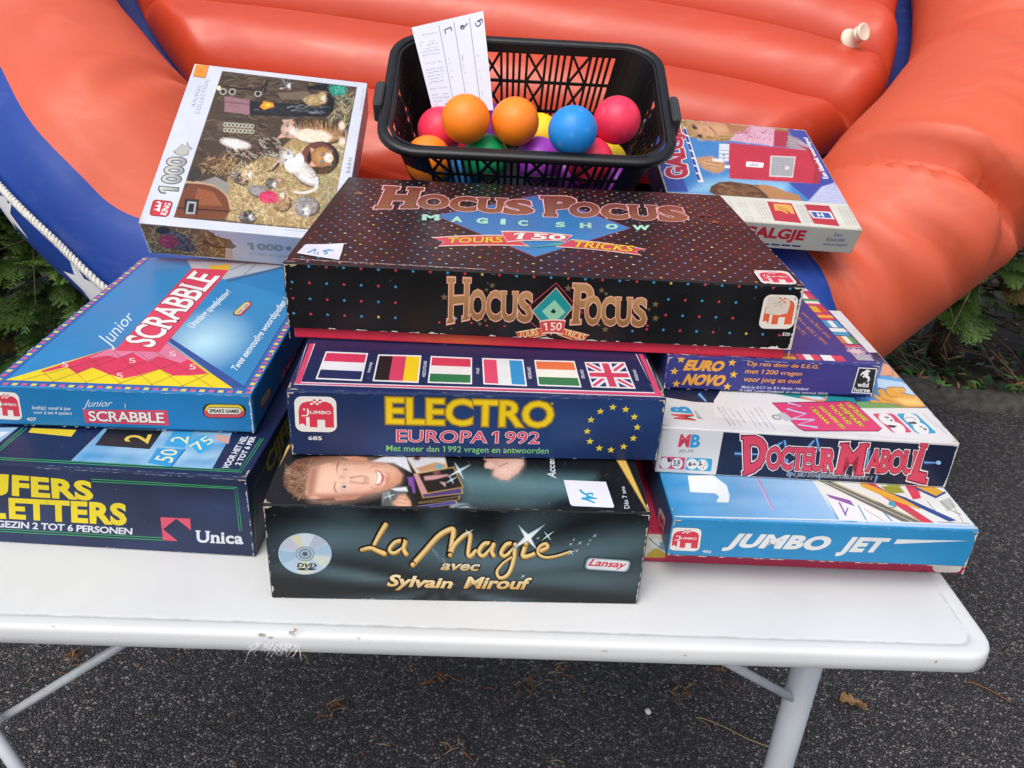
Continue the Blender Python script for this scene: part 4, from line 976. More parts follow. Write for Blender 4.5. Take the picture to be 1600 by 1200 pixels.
# ---- quiz box with the flags
b = GameBox('quiz_box', 'navy quiz box with a row of national flags and a ring of yellow stars', -.1814, .5841, ZT + .0930, .0742, .311, .31, .0608)
b.shell('#1a2a5a'); b.tray('#22305f')
f = b.front([(455, 711), (1031, 723), (1040, 623), (449, 611)]).Z(430, 530, .39375)
f.field([(65, 460), (1530, 490), (1550, 235), (48, 205)], 20, 4, lambda u, v: rgbmix('#13264e', '#213e72', .5 + .9 * fb(u * 3, v, 1, 2)))
f.text('ELECTRO', [(437, 335), (1092, 352), (1095, 250), (435, 232)], '#f0cd16', .012, [('#4a4a48', .07), ('#8f7a30', .05), ('#c79c25', .03)])
f.text('EUROPA', [(475, 408), (832, 414), (836, 366), (475, 360)], '#d94a68', .005, [('#f3dfe2', .025)], shear=.0)
f.text('1992', [(853, 414), (1041, 418), (1044, 370), (855, 366)], '#d94a68', .005, [('#f3dfe2', .025)])
f.text('Met meer dan 1992 vragen en antwoorden', [(435, 452), (1080, 466), (1082, 433), (435, 421)], '#86cc78', .005)
f.jumbo([(81, 367), (245, 371), (243, 228), (77, 225)]); f.text('685', [(131, 399), (184, 400), (184, 385), (131, 383)], '#e8e8ea', .02)
for p in ((1333, 270), (1385, 279), (1422, 309), (1436, 351), (1423, 396), (1385, 430), (1334, 443), (1286, 436), (1247, 408), (1234, 367), (1247, 321), (1283, 287)): f.star(p, .0034, '#e8cf3a')
f.text('®', [(1082, 262), (1094, 262), (1094, 250), (1082, 250)], '#e8cf3a')
f.wear('t', 40, '#8d95b0', .0024, depth=.5); f.wear('b', 16, '#8d95b0', .002); f.wear('l', 10, '#a9aebd', .002); f.wear('r', 10, '#a9aebd', .002)
t = b.top([(449, 611), (1040, 623), None, None]).Z(430, 530, .39375)
PK = '#d2476c'
t.poly([(66, 186), (1545, 236), (1440, 20), (135, 0)], '#1b2650')
t.poly([(82, 178), (1535, 226), (1455, 60), (1440, 60), (1505, 212), (108, 172), (160, 20), (140, 20)], PK)
t.line([(160, 20), (108, 173), (1503, 213), (1430, 60)], 4, '#dcd6dc'); t.line([(130, 20), (80, 180), (1537, 229), (1470, 80)], 3, '#dcd6dc')
def flag(tl, tr, br, bl, cols, ver):
    t.poly([tl, tr, br, bl], '#e4e1e2'); q = [t.bil((bl, br, tr, tl), *p) for p in ((.035, .05), (.965, .05), (.965, .95), (.035, .95))]; n = len(cols)
    for i, c in enumerate(cols): t.qpoly(q, [(i / n, 0), ((i + 1) / n, 0), ((i + 1) / n, 1), (i / n, 1)] if ver else [(0, 1 - (i + 1) / n), (1, 1 - (i + 1) / n), (1, 1 - i / n), (0, 1 - i / n)], c)
    return q
flag((205, 50), (372, 57), (348, 168), (165, 160), ['#cf3559', '#dedde2', '#232c58'], False)
flag((412, 62), (583, 66), (572, 175), (390, 168), ['#241a1c', '#cf3f5e', '#e9c51a'], True)
flag((620, 68), (783, 75), (783, 180), (608, 175), ['#cf3a55', '#e3dfdc', '#2c7245'], False)
flag((822, 76), (985, 82), (1000, 188), (828, 180), ['#d84668', '#dcdedd', '#2d8cc4'], True)
flag((1028, 84), (1187, 88), (1215, 192), (1043, 186), ['#dd7040', '#e6e1d6', '#2f7348'], False)
q = flag((1226, 92), (1385, 92), (1428, 198), (1255, 192), ['#29356c'], True)
for a, c in ((.15, '#e6e2e6'), (.06, '#cf4764')):
    for (x0, y0, x1, y1) in ((0, 0, 1, 1), (0, 1, 1, 0)): sg = 1 if y1 > y0 else -1; t.qpoly(q, [(x0, y0), (x0 + a, y0), (x1, y1 - sg * a), (x1, y1), (x1 - a, y1), (x0, y0 + sg * a)], c)
for a, c in ((.16, '#e6e2e6'), (.09, '#cf3f5e')): t.qpoly(q, [(.5 - a, 0), (.5 + a, 0), (.5 + a, 1), (.5 - a, 1)], c); t.qpoly(q, [(0, .5 - a), (1, .5 - a), (1, .5 + a), (0, .5 + a)], c)
for w, x0, y0, x1, y1 in (('FRANKRIJK', 370, 134, 380, 92), ('WESTDUITSLAND', 586, 152, 592, 88), ('ITALIË', 798, 138, 798, 116), ('NEDERLAND', 1006, 158, 1000, 112), ('IERLAND', 1215, 156, 1208, 122), ('ENGELAND', 1428, 164, 1415, 122)): t.text(w, [(x0 + 13, y0 + 1), (x1 + 13, y1 + 1), (x1, y1), (x0, y0)], '#d8d9e2', .015)
t.wear('b', 30, '#9aa0b8', .0024, depth=.6)
r = b.right(); r.uvpoly([(0, 0), (.3, 0), (.3, .055), (0, .055)], '#16204a')
b.finish()

# ---- black magic show box on top
b = GameBox('magic_show_box', 'large black game box dotted with small stars, copper lettering and a red tray showing', -.2055, .6826, ZT + .1546, .0276, .4601, .3298, .0730)
Z0 = .0112
b.shell(lambda n: '#241316' if n.z > .6 else '#090a0c', Z0)
tf = b.tray('#d8304a', .0045, .05)
tf.field([(455, 560), (1240, 575), (1240, 520), (455, 500)], 30, 2, lambda u, v: rgbmix('#da2f49', '#e0603a', max(0, 1 - abs(u - .33) / .12)))
f = b.front([(449, 510), (1238, 549), (1257, 446), (442, 412)], Z0).Z(430, 270, .2625)
PAL = ['#cf3f50', '#3f9ccb', '#cf3f50', '#3f9ccb', '#cf3f50', '#3f9ccb', '#d8c148']
rows = [(.0592, 0), (.0440, 1), (.0290, 2), (.0145, 3)]
for j, (v, o_) in enumerate(rows):
    for k in range(31):
        u = .0075 + k * .01515 - j * .0003
        if j and .112 < u < .338 and not (j == 3 and u > .31): continue
        if .405 < u < .455 and j in (1, 2): continue
        c = '#cf3f50' if (k + j) % 2 == 0 else '#3f9ccb'
        if (k * 7 + j * 3) % 11 == 0: c = '#dcc651'
        f.star((u, v), .0017, c, px=True)
for u, v in ((.137, .012), (.152, .0165), (.166, .013), (.312, .012), (.325, .018), (.18, .011), (.196, .0115)): f.star((u, v), .0015, random.choice(PAL), px=True)
for p, r_ in (((957, 737), .0038), ((1235, 668), .003), ((1202, 694), .0022), ((1165, 893), .0026), ((1197, 873), .002)): f.star(p, r_, '#6f5d40')
OL = [('#e2a48e', .028)]
CU = ('#8a6338', '#b58a5a')
H_ = lambda s, q, bold=.03, sf=(.045, .07), o=OL, c=CU: f.text(s, q, c, bold, o, sf)
H_('H', [(975, 892), (1104, 865), (1110, 629), (975, 624)], .015, (.05, .06))
for ch, q in (('O', [(1102, 872), (1198, 875), (1200, 695), (1104, 693)]), ('C', [(1200, 875), (1290, 878), (1290, 700), (1202, 697)]), ('U', [(1284, 878), (1388, 882), (1388, 706), (1286, 703)]), ('S', [(1386, 884), (1474, 886), (1474, 706), (1392, 704)])): H_(ch, q, .03, (.04, .05))
f.Z(840, 270, .2625)
for p, r_ in (((120, 683), .0038), ((322, 695), .003), ((350, 715), .0022), ((652, 778), .0034), ((655, 862), .0036), ((350, 928), .0034), ((613, 808), .0018), ((310, 902), .002)): f.star(p, r_, '#6f5d40')
H_('P', [(140, 896), (270, 890), (276, 662), (152, 657)], .02, (.05, .06))
for ch, q in (('O', [(222, 902), (322, 905), (324, 730), (224, 727)]), ('C', [(322, 905), (412, 908), (412, 735), (324, 732)]), ('U', [(404, 908), (510, 912), (512, 740), (408, 737)]), ('S', [(508, 913), (600, 913), (600, 741), (514, 739)])): H_(ch, q, .03, (.04, .05))
f.line([(-125, 800), (50, 652), (212, 832)], 6, '#b53f57'); f.line([(-100, 880), (20, 985)], 5, '#b53f57')
f.poly([(50, 676), (152, 800), (25, 962), (-92, 818)], '#e2a48e'); f.poly([(49, 683), (146, 800), (26, 952), (-86, 818)], '#158f92'); f.poly([(42, 752), (108, 826), (35, 890), (-32, 820)], '#8fc9a8')
for dx, dy in ((-8, 4), (8, 4), (0, -6)): f.ell((36 + dx, 818 + dy), 7.5, 7, '#101412', 12)
f.poly([(34, 818), (30, 832), (44, 832), (40, 818)], '#101412')
def ribbon(F, q, col='#d84a4e', edge='#e8c9b8', bend=0.0, n=8, tail=0):
    def cv(u, v): x, y = F.bil(q, u, v); return (x, y - bend * 4 * u * (1 - u))
    up = [cv(i / n, 1.06) for i in range(n + 1)]; lo = [cv(i / n, -.06) for i in range(n + 1)]
    if tail: m = F.bil(q, .10 if tail < 0 else .90, .5); (up.insert(0, m) if tail < 0 else up.append(m))
    F.poly(lo + up[::-1], edge)
    up = [cv(.01 + .98 * i / n, .95) for i in range(n + 1)]; lo = [cv(.01 + .98 * i / n, .05) for i in range(n + 1)]
    if tail: m = F.bil(q, .115 if tail < 0 else .885, .5); (up.insert(0, m) if tail < 0 else up.append(m))
    F.poly(lo + up[::-1], col)
f.Z(0, 0, 1)
ribbon(f, ((790, 533), (838, 522), (832, 511), (791, 518)), '#c8502e', '#d9b08c', 0, 4, -1); f.text('TOURS', ((797, 528), (827, 522), (825, 511), (796, 516)), '#ead9a0', .01, None, (.03, .06))
ribbon(f, ((856, 521), (901, 537), (907, 523), (862, 511)), '#c8502e', '#d9b08c', 0, 4, 1); f.text('TRICKS', ((866, 521), (898, 532), (902, 522), (868, 513)), '#ead9a0', .01, None, (.03, .06))
ribbon(f, ((832, 520), (865, 521), (869, 500), (828, 501)), '#cf3f46', '#e3c9bd', 2); f.text('150', ((836, 515), (862, 515), (864, 502), (834, 503)), '#efe2d0', .015, None, (.03, .06))
f.Z(840, 270, .2625)
f.jumbo([(1292, 928), (1520, 932), (1552, 720), (1328, 715)], '#df6138', '#e6e0d6', False); f.text('575', [(1448, 970), (1502, 974), (1504, 954), (1450, 950)], '#dcdcd8', .03, shear=.2)
f.text('®', [(1518, 750), (1532, 751), (1533, 738), (1519, 737)], '#3a3438')
sc1, sf = b.sticker(f, [(1352, 732), (1420, 728), (1490, 742), (1494, 780), (1478, 832), (1420, 845), (1336, 832)], '#d8cdbc', 'price_sticker')
sf.line([(1388, 770), (1415, 768), (1398, 800)], 3, '#97908a', 2); sf.line([(1392, 786), (1412, 785)], 2, '#97908a', 2); sf.line([(1448, 772), (1430, 780), (1430, 796), (1446, 800)], 2.5, '#97908a', 2, 3); sf.line([(1424, 786), (1440, 785)], 2, '#97908a')
f.wear('r', 60, '#c9c6c0', .004, depth=1.6); f.wear('b', 34, '#c9c6c0', .0032, .0, 1, .9); f.wear('l', 26, '#b9b5ae', .003); f.wear('t', 10, '#8d8b88', .003, depth=.5); f.wear('r', 20, '#c9c6c0', .006, 0, .3, 1.3); f.wear('b', 10, '#dedbd4', .005, .93, 1, 1.2)
f.line([(0, 0), (1, 1)], .01, '#090a0c')
t = b.top([(442, 412), (1257, 446), (1126, 304), (544, 276)]).Z(430, 270, .2625)
t.field([(40, 530), (3160, 670), (2660, 120), (420, 20)], 30, 20, lambda u, v: rgbmix('#100708', '#221013', .5 + 1.1 * fb(u * 4, v * 4, 1, 5)))
zz = t.layer()
PT = ['#d05060', '#e6cc58', '#5b9fd0', '#efe9e0', '#d05060', '#86b4da']
for j in range(30):
    for i in range(33):
        u = .006 + i * .0142 + (j % 2) * .0071 + j * .0004; v = .006 + j * .0111
        if u < b.w - .004 and v < b.d - .004: t.star((u, v), random.uniform(.0015, .0021), PT[(i * 5 + j * 2 + (i * j) % 3) % 6], z=zz, px=True)
t.poly([(955, 255), (1585, 125), (2132, 328), (1560, 505)], '#7a2f45')
t.field([(1562, 500), (2122, 328), (1585, 131), (968, 256)], 10, 10, lambda u, v: rgbmix('#2a8cc6', '#34508f', min(1, .15 + .42 * (u * .5 + v))))
OT = [('#e9b3ad', .045), ('#7a2433', .02)]
CT = ('#8c5a3a', '#7a3d30')
T_ = lambda s, q, bold=.03, sf=(.05, .07): t.text(s, q, CT, bold, OT, sf)
T_('H', [(598, 213), (848, 211), (885, 92), (655, 80)], .045, (.05, .08))
for ch, q in (('O', [(848, 213), (1040, 218), (1042, 132), (866, 128)]), ('C', [(1040, 226), (1200, 232), (1212, 145), (1060, 138)]), ('U', [(1200, 234), (1385, 242), (1390, 155), (1215, 148)]), ('S', [(1368, 247), (1550, 248), (1530, 162), (1390, 158)])): T_(ch, q, .04)
t.Z(840, 270, .2625)
T_('P', [(52, 258), (190, 262), (248, 142), (32, 140)], .045, (.05, .08))
for ch, q in (('O', [(196, 262), (378, 264), (372, 178), (206, 174)]), ('C', [(385, 272), (548, 276), (535, 188), (392, 182)]), ('U', [(548, 278), (735, 284), (712, 196), (545, 190)]), ('S', [(738, 288), (905, 285), (862, 200), (722, 196)])): T_(ch, q, .04)
MI = '#a3d6bf'
for ch, x0, y1, x1, y0 in (('S', 118, 326, 178, 294), ('H', 262, 331, 332, 299), ('O', 415, 337, 490, 304), ('W', 572, 342, 680, 311)): t.text(ch, [(x0, y1), (x1, y1), (x1 - 3, y0), (x0, y0)], MI, .06)
t.Z(430, 270, .2625)
for ch, x0, y1, x1, y0 in (('M', 880, 286, 985, 250), ('A', 1055, 296, 1125, 262), ('G', 1205, 305, 1277, 270), ('I', 1350, 310, 1382, 276), ('C', 1455, 318, 1515, 283)): t.text(ch, [(x0, y1), (x1, y1 + 2), (x1 + 2, y0 + 2), (x0 + 4, y0)], MI, .06)
t.Z(0, 0, 1)
ribbon(t, ((687, 386), (830, 385), (800, 369), (677, 373)), '#cf4454', '#ddc3b4', 1.5, 6, -1)
ribbon(t, ((872, 386), (1006, 399), (1013, 390), (895, 375)), '#cf4454', '#ddc3b4', 1.5, 6, 1)
t.text('TOURS', ((700, 381), (789, 380), (789, 371), (703, 373)), '#ecc52e', .02, [('#6b2a20', .03)], (.03, .08)); t.text('TRICKS', ((895, 386), (990, 394), (995, 385), (901, 377)), '#ecc52e', .02, [('#6b2a20', .03)], (.03, .08))
t.poly([(815, 390), (886, 379), (880, 384), (830, 388)], '#4fa89c')
ribbon(t, ((795, 379), (886, 378), (898, 369), (786, 363)), '#d4505e', '#e6cfc4', 2.0); t.text('150', ((802, 375), (886, 376), (889, 368), (807, 364)), '#f1e6da', .03, [('#8f2f3c', .025)], (.04, .06))
for p, r_, c in (((561, 303), .0085, '#8a6a3e'), ((576, 310), .003, '#8a4a3e'), ((1117, 347), .0075, '#8f4a34'), ((1083, 348), .003, '#8f4a34'), ((1030, 335), .0022, '#7a6a4a')): t.star(p, r_, c)
t.star((1102, 336), .0085, '#7a3a34', 6, .58); t.star((1102, 336), .006, '#22120f', 6, .58)
t.text('© 1989 by Koninklijke Hausemann en Hötte nv, Amsterdam, under Berne and Universal Copyright Conventions', ((457, 409), (762, 424), (762, 421.6), (458, 406.6)), '#b9aead', .02)
t.Z(840, 270, .2625); t.jumbo([(1338, 663), (1550, 663), (1484, 582), (1275, 578)], '#d33a52', '#e2dcd8')
t.wear('b', 26, '#8d8886', .003, depth=.6); t.wear('r', 26, '#a9a5a2', .003); t.wear('l', 16, '#8d8886', .003)
for k in range(12): u, v = random.uniform(.03, .43), random.uniform(.03, .3); a = random.uniform(0, 3); t.uvpoly([(u, v), (u + .02 * math.cos(a), v + .02 * math.sin(a)), (u + .02 * math.cos(a) + .0002, v + .02 * math.sin(a) + .0002)], '#4a3a3c')
t.Z(430, 270, .2625)
sc2, sf = b.sticker(t, [(185, 437), (300, 436), (415, 430), (404, 480), (388, 530), (300, 517), (133, 490)], '#e2e2ee')
for pts in ([(200, 487), (235, 472), (245, 468), (238, 495)], [(262, 488), (255, 498)], [(325, 472), (290, 478), (318, 488), (300, 497)], [(322, 470), (352, 475)]): sf.line(pts, 9, '#2a95c8', 6, 4)
b.finish(); sc1.build('price_sticker', b.root); sc2.build('price_sticker', b.root)

# ---- number and letter game, bottom of the left stack
b = GameBox('word_number_box', 'deep navy box with big yellow letters and thin green frame lines', -.503, .5648, ZT, -.005, .29, .31, .0812)
b.shell('#16244a'); b.tray('#1a2747')
f = b.front().Z(0, 640, .3)
YE = '#e6d01e'
f.field([(-700, 720), (1400, 780), (1400, 350), (-700, 200)], 16, 5, lambda u, v: rgbmix('#14213f', '#22345e', .5 + fb(u * 5, v * 2, 1, 3)))
f.text('C', [(-315, 435), (-215, 440), (-215, 327), (-315, 320)], YE, .03); f.text('I', [(-195, 440), (-160, 440), (-160, 327), (-195, 325)], YE, .03)
f.text('J', [(-60, 448), (40, 451), (46, 338), (-40, 333)], YE, .06); f.text('FERS', [(62, 450), (490, 476), (476, 372), (62, 338)], YE, .045, spacing=1.06)
f.text('&', [(-315, 560), (-200, 565), (-200, 450), (-315, 445)], YE, .03)
f.text('L', [(-55, 567), (34, 569), (12, 455), (-60, 450)], YE, .06); f.text('ETTERS', [(48, 570), (662, 606), (658, 488), (44, 458)], YE, .045, spacing=1.06)
f.text('VOOR HET HELE GEZIN 2 TOT 6 PERSONEN', [(-480, 585), (688, 652), (690, 617), (-480, 548)], '#d9dde6', .025, spacing=.95)
GR = '#3fae5c'
for d in (0, 12):
    f.line([(478, 362 + d), (1235 - d, 405 + d * .6), (1259 - d, 632)], 3.4, GR); f.line([(-600, 590 + d), (0, 622 + d), (850, 668 + d)], 3.4, GR)
f.poly([(835, 560), (990, 568), (995, 628), (918, 568), (850, 622), (925, 685), (850, 680)], '#d8516a')
f.text('Unica', [(1020, 692), (1268, 702), (1265, 640), (1018, 628)], '#dfe2ea', .03, None, (.05, .08), spacing=1.05)
f.wear('t', 40, '#8f9ab4', .003, .4, 1, .6); f.wear('r', 20, '#b9bfca', .003); f.wear('b', 10, '#a9b0c0', .003, .5, 1)
t = b.top().Z(0, 640, .3)
t.line([(-600, 235), (0, 260), (1255, 326), (1372, 150)], 3, GR); t.line([(-600, 225), (0, 250), (1247, 316), (1358, 150)], 3, GR)
t.line([(0, 213), (140, 95)], 3, GR); t.line([(-10, 207), (120, 95)], 3, GR)
t.poly([(-300, 100), (95, 92), (-20, 185), (-300, 175)], '#8fb7d3'); t.poly([(-300, 120), (50, 115), (0, 145), (-300, 150)], '#d3dde6')
t.poly([(165, 96), (398, 106), (372, 141), (148, 119)], '#e3c92a')
t.field([(370, 266), (1105, 309), (1210, 120), (560, 80)], 16, 6, lambda u, v: rgbmix('#4d93c4', '#a9cbe0', .5 + .9 * fb(u * 4, v * 4, 1, 8)))
t.poly([(560, 100), (850, 110), (780, 206), (495, 186)], '#191a1f'); t.text('2', [(770, 178), (792, 130), (665, 128), (640, 165)], '#d8c04a', .01)
t.poly([(820, 200), (960, 206), (890, 300), (768, 278)], '#2f93cc'); t.text('50', [(895, 278), (932, 210), (850, 205), (800, 262)], '#d9dfb8', .005)
t.poly([(850, 190), (905, 110), (1010, 110), (960, 200)], '#3b9bd0'); t.text('2', [(975, 180), (985, 140), (910, 138), (880, 165)], '#d9dfb8', .005)
t.poly([(975, 170), (1060, 130), (1120, 180), (1040, 232)], '#3aa0d2'); t.text('75', [(1040, 215), (1120, 165), (1075, 135), (985, 190)], '#d9dfb8', .005)
t.poly([(960, 205), (968, 208), (895, 300), (887, 297)], '#2a6a98'); t.poly([(1120, 130), (1200, 140), (1190, 180), (1130, 160)], '#d0a094')
t.text('VOOR HET HEL', [(1190, 310), (1295, 140), (1262, 135), (1155, 303)], '#dfe2ea', .03); t.text('2 TOT 6 PER', [(1252, 292), (1335, 142), (1305, 138), (1222, 286)], '#dfe2ea', .03)
t.wear('b', 40, '#8f9ab4', .003, .4, 1, .6)
r = b.right().Z(0, 640, .3)
r.line([(1330, 690), (1325, 400), (1400, 260), (1480, 80)], 3, GR); r.text('CIJFERS', [(1402, 368), (1590, 20), (1570, -110), (1382, 262)], '#b9a82a', .03)
b.finish()

# ---- junior word game on it
b = GameBox('word_game_box', 'bright blue word game box with a red banner and a chequered border', -.4533, .6226, ZT + .0826, .0425, .2267, .355, .0395)
b.shell('#1f79b4'); b.tray('#1f6a9c')
f = b.front([None, (400, 680), (393, 617), None]).Z(0, 380, .3)
f.jumbo([(-40, 915), (118, 925), (92, 778), (-52, 768)])
f.text('leeftijd: vanaf 6 jaar', [(162, 871), (363, 876), (363, 853), (162, 846)], '#d6e2ea', .01); f.text('voor 2 tot 4 spelers', [(168, 894), (365, 900), (365, 878), (168, 872)], '#d6e2ea', .01); f.text('407', [(134, 926), (183, 928), (183, 908), (134, 906)], '#d6e2ea', .02)
f.text('Junior', [(420, 866), (572, 862), (582, 818), (430, 815)], '#e2ecf1', -.005, shear=.25)
f.poly([(425, 868), (862, 872), (873, 952), (437, 936)], '#d6445f'); f.text('SCRABBLE', [(456, 928), (853, 940), (846, 884), (448, 873)], '#efe9e6', .02, [('#8f2a40', .03)], (.04, .07), spacing=.95)
def capsule(F, q, word="SPEAR'S GAMES", asp=3):
    F.rrect(q, '#15181c', .49, 8, 0, asp)
    F.rrect(q, '#e6c42e', .46, 8, .05, asp); F.qpoly(q, [(.07, .12), (.93, .12), (.985, .5), (.015, .5)], '#d64a4e'); F.rrect([F.bil(q, .0, .0), F.bil(q, 1, .0), F.bil(q, 1, .5), F.bil(q, .0, .5)], '#d64a4e', .3, 6, .08, asp * 1.0)
    F.rrect([F.bil(q, .10, .24), F.bil(q, .90, .24), F.bil(q, .90, .76), F.bil(q, .10, .76)], '#15181c', .49, 8, 0, asp * 1.5); F.rrect([F.bil(q, .11, .28), F.bil(q, .89, .28), F.bil(q, .89, .72), F.bil(q, .11, .72)], '#e6e2d2', .49, 8, 0, asp * 1.5)
    F.text(word, [F.bil(q, .16, .37), F.bil(q, .84, .37), F.bil(q, .84, .63), F.bil(q, .16, .63)], '#14161a', .04)
capsule(f, [(1050, 912), (1281, 914), (1281, 840), (1050, 836)])
for P in ((640, 845),): f.line([(640, 835), (645, 862)], 4, '#c3d4de')
f.wear('t', 40, '#b9c9d6', .003, .3, 1, .5); f.wear('r', 26, '#cfd8de', .0035); f.wear('b', 16, '#b9c9d6', .002)
t = b.top([None, (393, 617), None, None]).Z(0, 380, .3)
def scrcol(u, v):
    x, y = 0 + u * 1500, v
    return rgbmix('#2a84bd', '#b4dcec', max(0, 1 - math.hypot((u - .66) / .24, (v - .47) / .33)) * 1.1)
t.field([(-20, 742), (1312, 790), (1560, 300), (760, 60)], 26, 26, scrcol)
zz = t.layer(); BV = .0042
def chk(u, v, du, dv, c): t.uvpoly([(u - du, v - dv), (u + du, v - dv), (u + du, v + dv), (u - du, v + dv)], c, zz + 6e-6)
w_, d_ = b.w, b.d
for P in ([(0, 0), (w_, 0), (w_, .0085), (0, .0085)],): t.uvpoly(P, '#2b5fae', zz)
t.uvpoly([(0, .0085), (.0085, .0085), (.0085, d_), (0, d_)], '#2b5fae', zz); t.uvpoly([(w_ - .0085, .0085), (w_, .0085), (w_, d_), (w_ - .0085, d_)], '#2b5fae', zz)
CH = ['#e3cb5a', '#cf5c82']
for k in range(28): chk(.006 + k * .0098 * .82, .0043, .0023, .0022, CH[k % 2])
for k in range(40): chk(.0043, .012 + k * .0088, .0022, .0026, CH[k % 2]); chk(w_ - .0043, .012 + k * .0088, .0022, .0026, CH[(k + 1) % 2])
DB = '#21348a'
t.uvpoly([(.0092, .0092), (w_ - .0092, .0092), (w_ - .0092, .0104), (.0092, .0104)], DB); t.uvpoly([(.0092, .0104), (.0104, .0104), (.0104, d_), (.0092, d_)], DB); t.uvpoly([(w_ - .0104, .0104), (w_ - .0092, .0104), (w_ - .0092, d_), (w_ - .0104, d_)], DB)
t.poly([(860, 500), (885, 490), (1285, 752), (1215, 757)], '#2a4f96')
t.poly([(25, 712), (580, 548), (865, 516), (1215, 756)], '#ead21c')
t.poly([(215, 665), (580, 548), (865, 516), (1085, 680), (985, 690), (900, 690), (830, 655), (720, 690), (640, 705), (560, 680), (480, 648), (400, 680), (350, 645), (230, 672)], '#d8395c')
t.poly([(455, 600), (580, 548), (865, 516), (985, 602), (940, 625), (830, 590), (770, 618), (690, 570), (620, 600), (560, 585)], '#dd7c9c')
for a_, b_ in (((215, 665), (285, 722)), ((350, 628), (455, 730)), ((460, 598), (640, 738)), ((590, 560), (800, 743)), ((710, 560), (960, 748)), ((800, 560), (1110, 752)), ((865, 516), (1215, 756)), ((110, 715), (590, 588)), ((270, 722), (710, 565)), ((440, 728), (830, 590)), ((610, 735), (930, 620)), ((780, 742), (1000, 645)), ((940, 748), (1090, 680))): t.line([a_, b_], 2, '#6a3038')
for p in ((340, 632), (690, 612), (1005, 645), (900, 578), (625, 690)): t.text('5', [(p[0] - 18, p[1] + 12), (p[0] + 18, p[1] + 12), (p[0] + 14, p[1] - 14), (p[0] - 20, p[1] - 12)], '#f0d9d0', 0)
t.poly([(960, 60), (1480, 120), (1170, 190), (1000, 135)], '#aeb4bd'); t.poly([(1180, 195), (1480, 118), (1480, 128), (1185, 203)], '#3d5f85'); t.poly([(1085, 118), (1200, 110), (1195, 140), (1100, 142)], '#e0b53a'); t.line([(1200, 140), (1300, 100)], 3, '#5c626a'); t.line([(1270, 165), (1330, 110)], 3, '#5c626a')
t.poly([(598, 560), (830, 566), (1192, 140), (1000, 131)], '#d8415f')
t.text('SCRABBLE', [(792, 548), (1150, 172), (1010, 142), (640, 510)], '#f1ebe8', .02, [('#8f2a40', .025)], (.04, .06), spacing=.95)
t.text('Junior', [(592, 560), (718, 395), (662, 350), (500, 500)], '#dbe9f0', -.005, shear=.1)
t.text('Urenlang speelplezier!', [(1018, 455), (1212, 262), (1180, 240), (972, 425)], '#d9e8f0', .02)
t.text('Twee eenvoudige woordspellen in één', [(1242, 680), (1560, 240), (1520, 218), (1202, 650)], '#d9e8f0', .02)
capsule(t, [(1250, 385), (1322, 312), (1285, 300), (1205, 370)])
t.wear('b', 40, '#c3cfd8', .003, .2, 1, .6); t.wear('r', 20, '#c3cfd8', .003); t.wear('l', 30, '#c3cfd8', .003)
r = b.right([(400, 680), None, None, (393, 617)]).Z(0, 380, .3)
r.poly([(1462, 740), (1478, 640), (1600, 480), (1580, 590)], '#a33350'); r.text('SCRABBLE', [(1468, 728), (1590, 560), (1594, 510), (1475, 662)], '#e0b6bf', .02)
capsule(r, [(1362, 875), (1420, 790), (1412, 735), (1355, 822)])
r.wear('l', 12, '#cfd8de', .003)
b.finish()

# ---- long red box under the blue one
b = GameBox('red_game_box', 'raspberry red game box mostly hidden under the light blue airplane game', .1185, .5855, ZT, .0245, .2958, .31, .0326)
b.shell('#b82f50'); b.tray('#a92a48')
f = b.front([None, (1506, 899), (1522, 852), None]).Z(1000, 720, .34375)
f.rrect([(1325, 506), (1460, 508), (1468, 395), (1335, 392)], '#e6ddd4', .2); f.text('610', [(1265, 506), (1300, 507), (1301, 495), (1266, 494)], '#3d2030', .02)
f.poly([(20, 438), (112, 440), (112, 330), (20, 322)], '#d8d4c6'); f.poly([(30, 425), (70, 395), (112, 420), (112, 440), (30, 440)], '#c9a83a'); f.ell((70, 375), 26, 22, '#e3e6e6', 14); f.poly([(85, 370), (112, 365), (112, 410), (90, 400)], '#7fa9bd'); f.line([(40, 350), (60, 372), (95, 398)], 4, '#3c3a3a')
f.wear('r', 14, '#d9cfc8', .003); f.wear('b', 10, '#d9a9a8', .002)
b.finish()

# ---- airplane game
b = GameBox('airplane_game_box', 'light blue box with slanted white capitals on its front and a drawn airport map', .1371, .5535, ZT + .0333, .0257, .2541, .31, .0393)
b.shell('#2c8ac0'); b.tray('#2a6f9c')
f = b.front([(1045, 870), (1515, 890), (1524, 830), (1057, 802)]).Z(1000, 720, .34375)
f.jumbo([(138, 405), (298, 413), (312, 293), (156, 284)]); f.text('482', [(310, 416), (355, 420), (358, 407), (313, 403)], '#d5dde2', .02)
f.text('JUMBO', [(400, 408), (912, 430), (930, 340), (440, 318)], '#e2e4e2', .055, [('#5c95b8', .012)], shear=.22, spacing=1.06); f.text('JET', [(930, 436), (1142, 440), (1172, 352), (962, 342)], '#e2e4e2', .055, [('#5c95b8', .012)], shear=.22, spacing=1.06)
f.poly([(1196, 357), (1490, 367), (1184, 379)], '#dfe3e3')
f.wear('b', 46, '#d6cdbf', .0026, depth=.8); f.wear('l', 16, '#d6cdbf', .0026); f.wear('r', 16, '#d6cdbf', .0026); f.wear('l', 4, '#d8b98c', .005, .85, 1); f.wear('t', 14, '#a9c3d3', .002, depth=.5)
t = b.top([(1057, 802), (1524, 830), None, None]).Z(1000, 720, .34375)
t.field([(168, 240), (1520, 318), (1400, 60), (60, 30)], 24, 10, lambda u, v: rgbmix('#2b8cc4', '#a6c9ea', min(1, max(0, u * 2.0 - .12 + .25 * fb(u * 3, v * 3)))))
